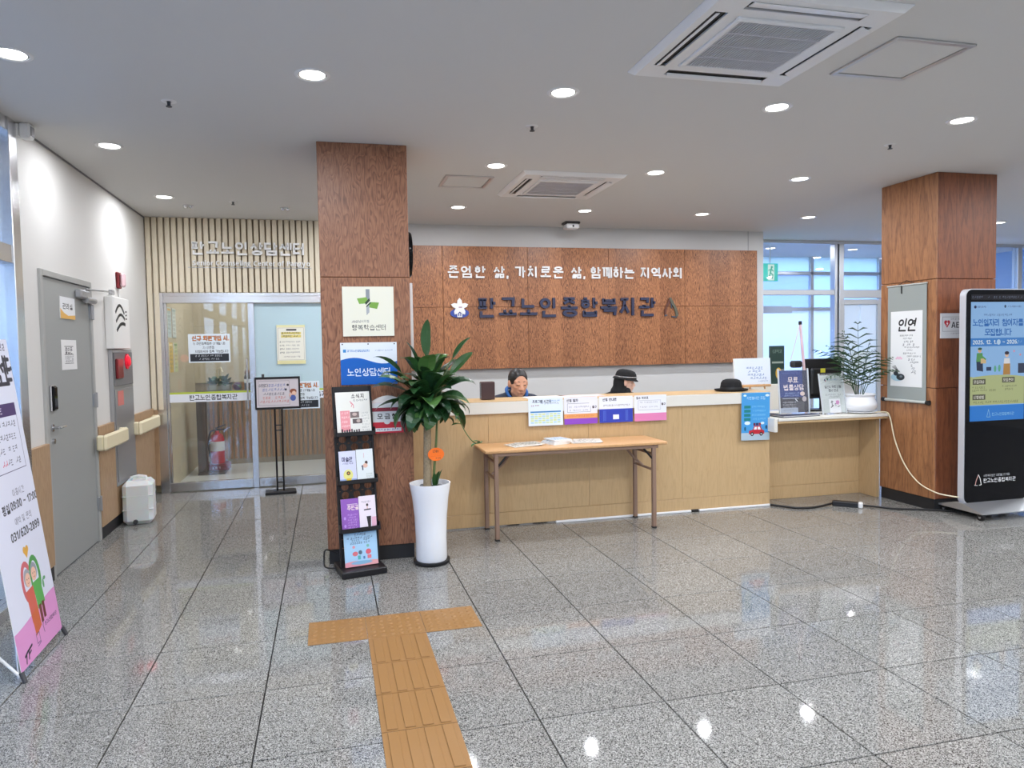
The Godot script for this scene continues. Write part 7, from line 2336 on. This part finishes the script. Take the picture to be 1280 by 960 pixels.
	p.text("사회복지법인 대한불교조계종", 116, 14, 24, 0.09, rgb(206, 206, 208), 0.92)
	p.text("판교노인종합복지관", 114, 54, 42, 0.11, rgb(236, 236, 238), 0.98)
	c = card("front_lettering", 0.52, 0.12, 0.001, gloss(p.mat(0.06)), M.black_gloss, t)
	c.position = Vector3(0.0, 0.27, 0.0352)
	# foot and castors
	a = MB.new()
	var fp := V2([-0.24, 0.062, -0.24, 0.07, -0.04, 0.125, 0.04, 0.125, 0.24, 0.07, 0.24, 0.062])
	a.m = Transform3D(Basis(Vector3.UP, -PI / 2), Vector3.ZERO)
	a.prism(fp, -0.38, 0.38)
	put("foot", a, M.alu, t)
	for x in [-0.34, 0.34]:
		for z in [-0.19, 0.19]:
			var cs := MB.new()
			cs.cyl(Vector3(x - 0.014, 0.03, z), Vector3(x + 0.014, 0.03, z), 0.03, 0.03, 18)
			cs.span(Vector3(x - 0.02, 0.035, z - 0.02), Vector3(x + 0.02, 0.064, z + 0.02), 0.004)
			var w := put("castor", cs, M.black, t)
			cs = MB.new()
			cs.cyl(Vector3(x - 0.016, 0.03, z), Vector3(x + 0.016, 0.03, z), 0.012, 0.012, 12)
			put("hub", cs, M.alu, w)

func gloss(m: StandardMaterial3D) -> StandardMaterial3D:
	m.metallic_specular = 0.3
	return m

func banner() -> void:
	# x-banner leaning beside the glazed entrance, facing the lobby
	var t := thing("standing_banner", "white and pink standing banner at the left edge, facing the lobby", "banner", Vector3(-0.61, 0, -1.915), PI / 2 + 0.03)
	var lean := 0.125
	var b := Basis(Vector3.RIGHT, -lean)
	var p := Pic.new(self, 480, 1360, rgb(222, 224, 240))
	p.rect(0, 0, 480, 120, rgb(222, 224, 240))
	p.marks(40, 20, 400, 34, rgb(60, 56, 80), rng)
	p.text("노인상담센터", 14, 78, 128, 0.14, rgb(36, 34, 50), 0.6)
	p.rect(24, 285, 410, 56, rgb(66, 40, 100)); p.marks(150, 298, 180, 32, rgb(230, 226, 240), rng)
	p.frame(24, 285, 410, 292, 3, rgb(70, 60, 100))
	for k in 4: p.marks(60, 362 + k * 54, 340, 30, rgb(90, 90, 106), rng)
	p.rect(60, 520, 190, 42, rgb(222, 224, 240)); p.marks(200, 526, 60, 30, rgb(210, 50, 90), rng)
	p.centred("이용시간", 300, 650, 32, 0.08, rgb(110, 110, 126))
	p.text("평일", 110, 700, 40, 0.13, rgb(30, 30, 40)); p.text("09:00 ~ 17:00", 195, 696, 44, 0.12, rgb(30, 30, 40))
	p.centred("예약 및 문의", 300, 770, 32, 0.08, rgb(110, 110, 126))
	p.centred("031/620-2899", 300, 820, 46, 0.12, rgb(30, 30, 40))
	# the couple under a heart
	p.disc(242, 918, 15, 15, rgb(226, 170, 70)); p.disc(270, 918, 15, 15, rgb(226, 170, 70)); p.poly(V2([228, 922, 284, 922, 256, 956]), rgb(226, 170, 70))
	p.path(oval(166, 972, 258, 1130, 20), 24, rgb(206, 104, 110), true); p.path(oval(254, 968, 350, 1130, 20), 24, rgb(84, 158, 84), true)
	p.rect(196, 1010, 54, 110, rgb(222, 224, 240)); p.rect(266, 1004, 54, 110, rgb(222, 224, 240))
	p.disc(218, 1034, 34, 39, rgb(160, 162, 172)); p.disc(222, 1044, 27, 31, rgb(238, 190, 166)); p.disc(294, 1024, 34, 38, rgb(150, 152, 166)); p.disc(290, 1036, 27, 30, rgb(238, 190, 166))
	for q in [[214, 1040], [232, 1040], [282, 1032], [300, 1032]]: p.disc(q[0], q[1], 3, 3, rgb(60, 50, 50))
	p.path(V2([216, 1056, 224, 1060, 232, 1056]), 2, rgb(170, 80, 80)); p.path(V2([284, 1048, 291, 1052, 298, 1048]), 2, rgb(170, 80, 80))
	p.poly(V2([180, 1086, 260, 1078, 270, 1200, 192, 1226]), rgb(212, 100, 84)); p.poly(V2([192, 1190, 268, 1170, 272, 1262, 202, 1286]), rgb(208, 104, 60))
	p.poly(V2([260, 1070, 344, 1068, 354, 1180, 272, 1192]), rgb(92, 172, 84)); p.rect(280, 1176, 26, 80, rgb(120, 60, 50)); p.rect(314, 1172, 26, 74, rgb(110, 52, 44))
	p.disc(370, 1106, 10, 20, rgb(96, 160, 110)); p.disc(388, 1086, 15, 8, rgb(96, 160, 110))
	var im := p.im
	# pink foot of the banner
	for x in 480:
		var y0 := int(1190 + 24.0 * cos(x / 480.0 * PI) - 8.0)
		for y in range(y0, 1360):
			var c0 := im.get_pixel(x, y)
			if c0.is_equal_approx(rgb(222, 224, 240)) or (c0.r > 0.8 and c0.b > 0.9): im.set_pixel(x, y, rgb(222, 150, 204))
	p.path(V2([60, 1318, 96, 1306]), 10, rgb(40, 36, 50)); p.path(V2([76, 1316, 64, 1346]), 9, rgb(40, 36, 50)); p.path(V2([104, 1306, 94, 1338]), 9, rgb(40, 36, 50)); p.path(V2([104, 1306, 140, 1298]), 10, rgb(40, 36, 50)); p.path(V2([100, 1322, 124, 1316]), 8, rgb(40, 36, 50))
	p.frame(196, 1276, 38, 44, 4, rgb(110, 80, 120)); p.path(V2([200, 1330, 236, 1322]), 4, rgb(110, 80, 120))
	p.path(V2([290, 1300, 284, 1270, 296, 1252]), 4, rgb(60, 40, 70)); p.text("판교노인종합복지관", 306, 1262, 18, 0.1, rgb(60, 40, 70), 0.9)
	var c := card("sheet", 0.6, 1.7, 0.003, p.mat(0.4), M.paper, t)
	c.transform = Transform3D(b, Vector3(0, 0.045, 0.0))
	for s in [-1.0, 1.0]:
		var a := MB.new()
		a.m = Transform3D(b, Vector3(0, 0.02, -0.012))
		a.tube([Vector3(s * 0.3, 0.0, 0), Vector3(s * 0.02, 0.85, -0.02), Vector3(-s * 0.29, 1.72, 0)], 0.008, 8)
		put("arm", a, M.alu, t)
		a = MB.new()
		a.tube([Vector3(s * 0.3, 0.05, 0.0), Vector3(s * 0.31, 0.0, 0.02)], 0.012, 8)
		put("foot", a, M.dark_grey, t)
		a = MB.new()
		a.tube([Vector3(s * 0.3, 0.03, -0.005), Vector3(s * 0.3, 0.36, -0.28)], 0.008, 8)
		a.m = Transform3D()
		put("side_bar", a, M.white_plastic, t)
	var leg := MB.new()
	leg.tube([b * Vector3(0, 0.9, -0.03), Vector3(0, 0.0, -0.45)], 0.008, 8)
	put("rear_leg", leg, M.alu, t)
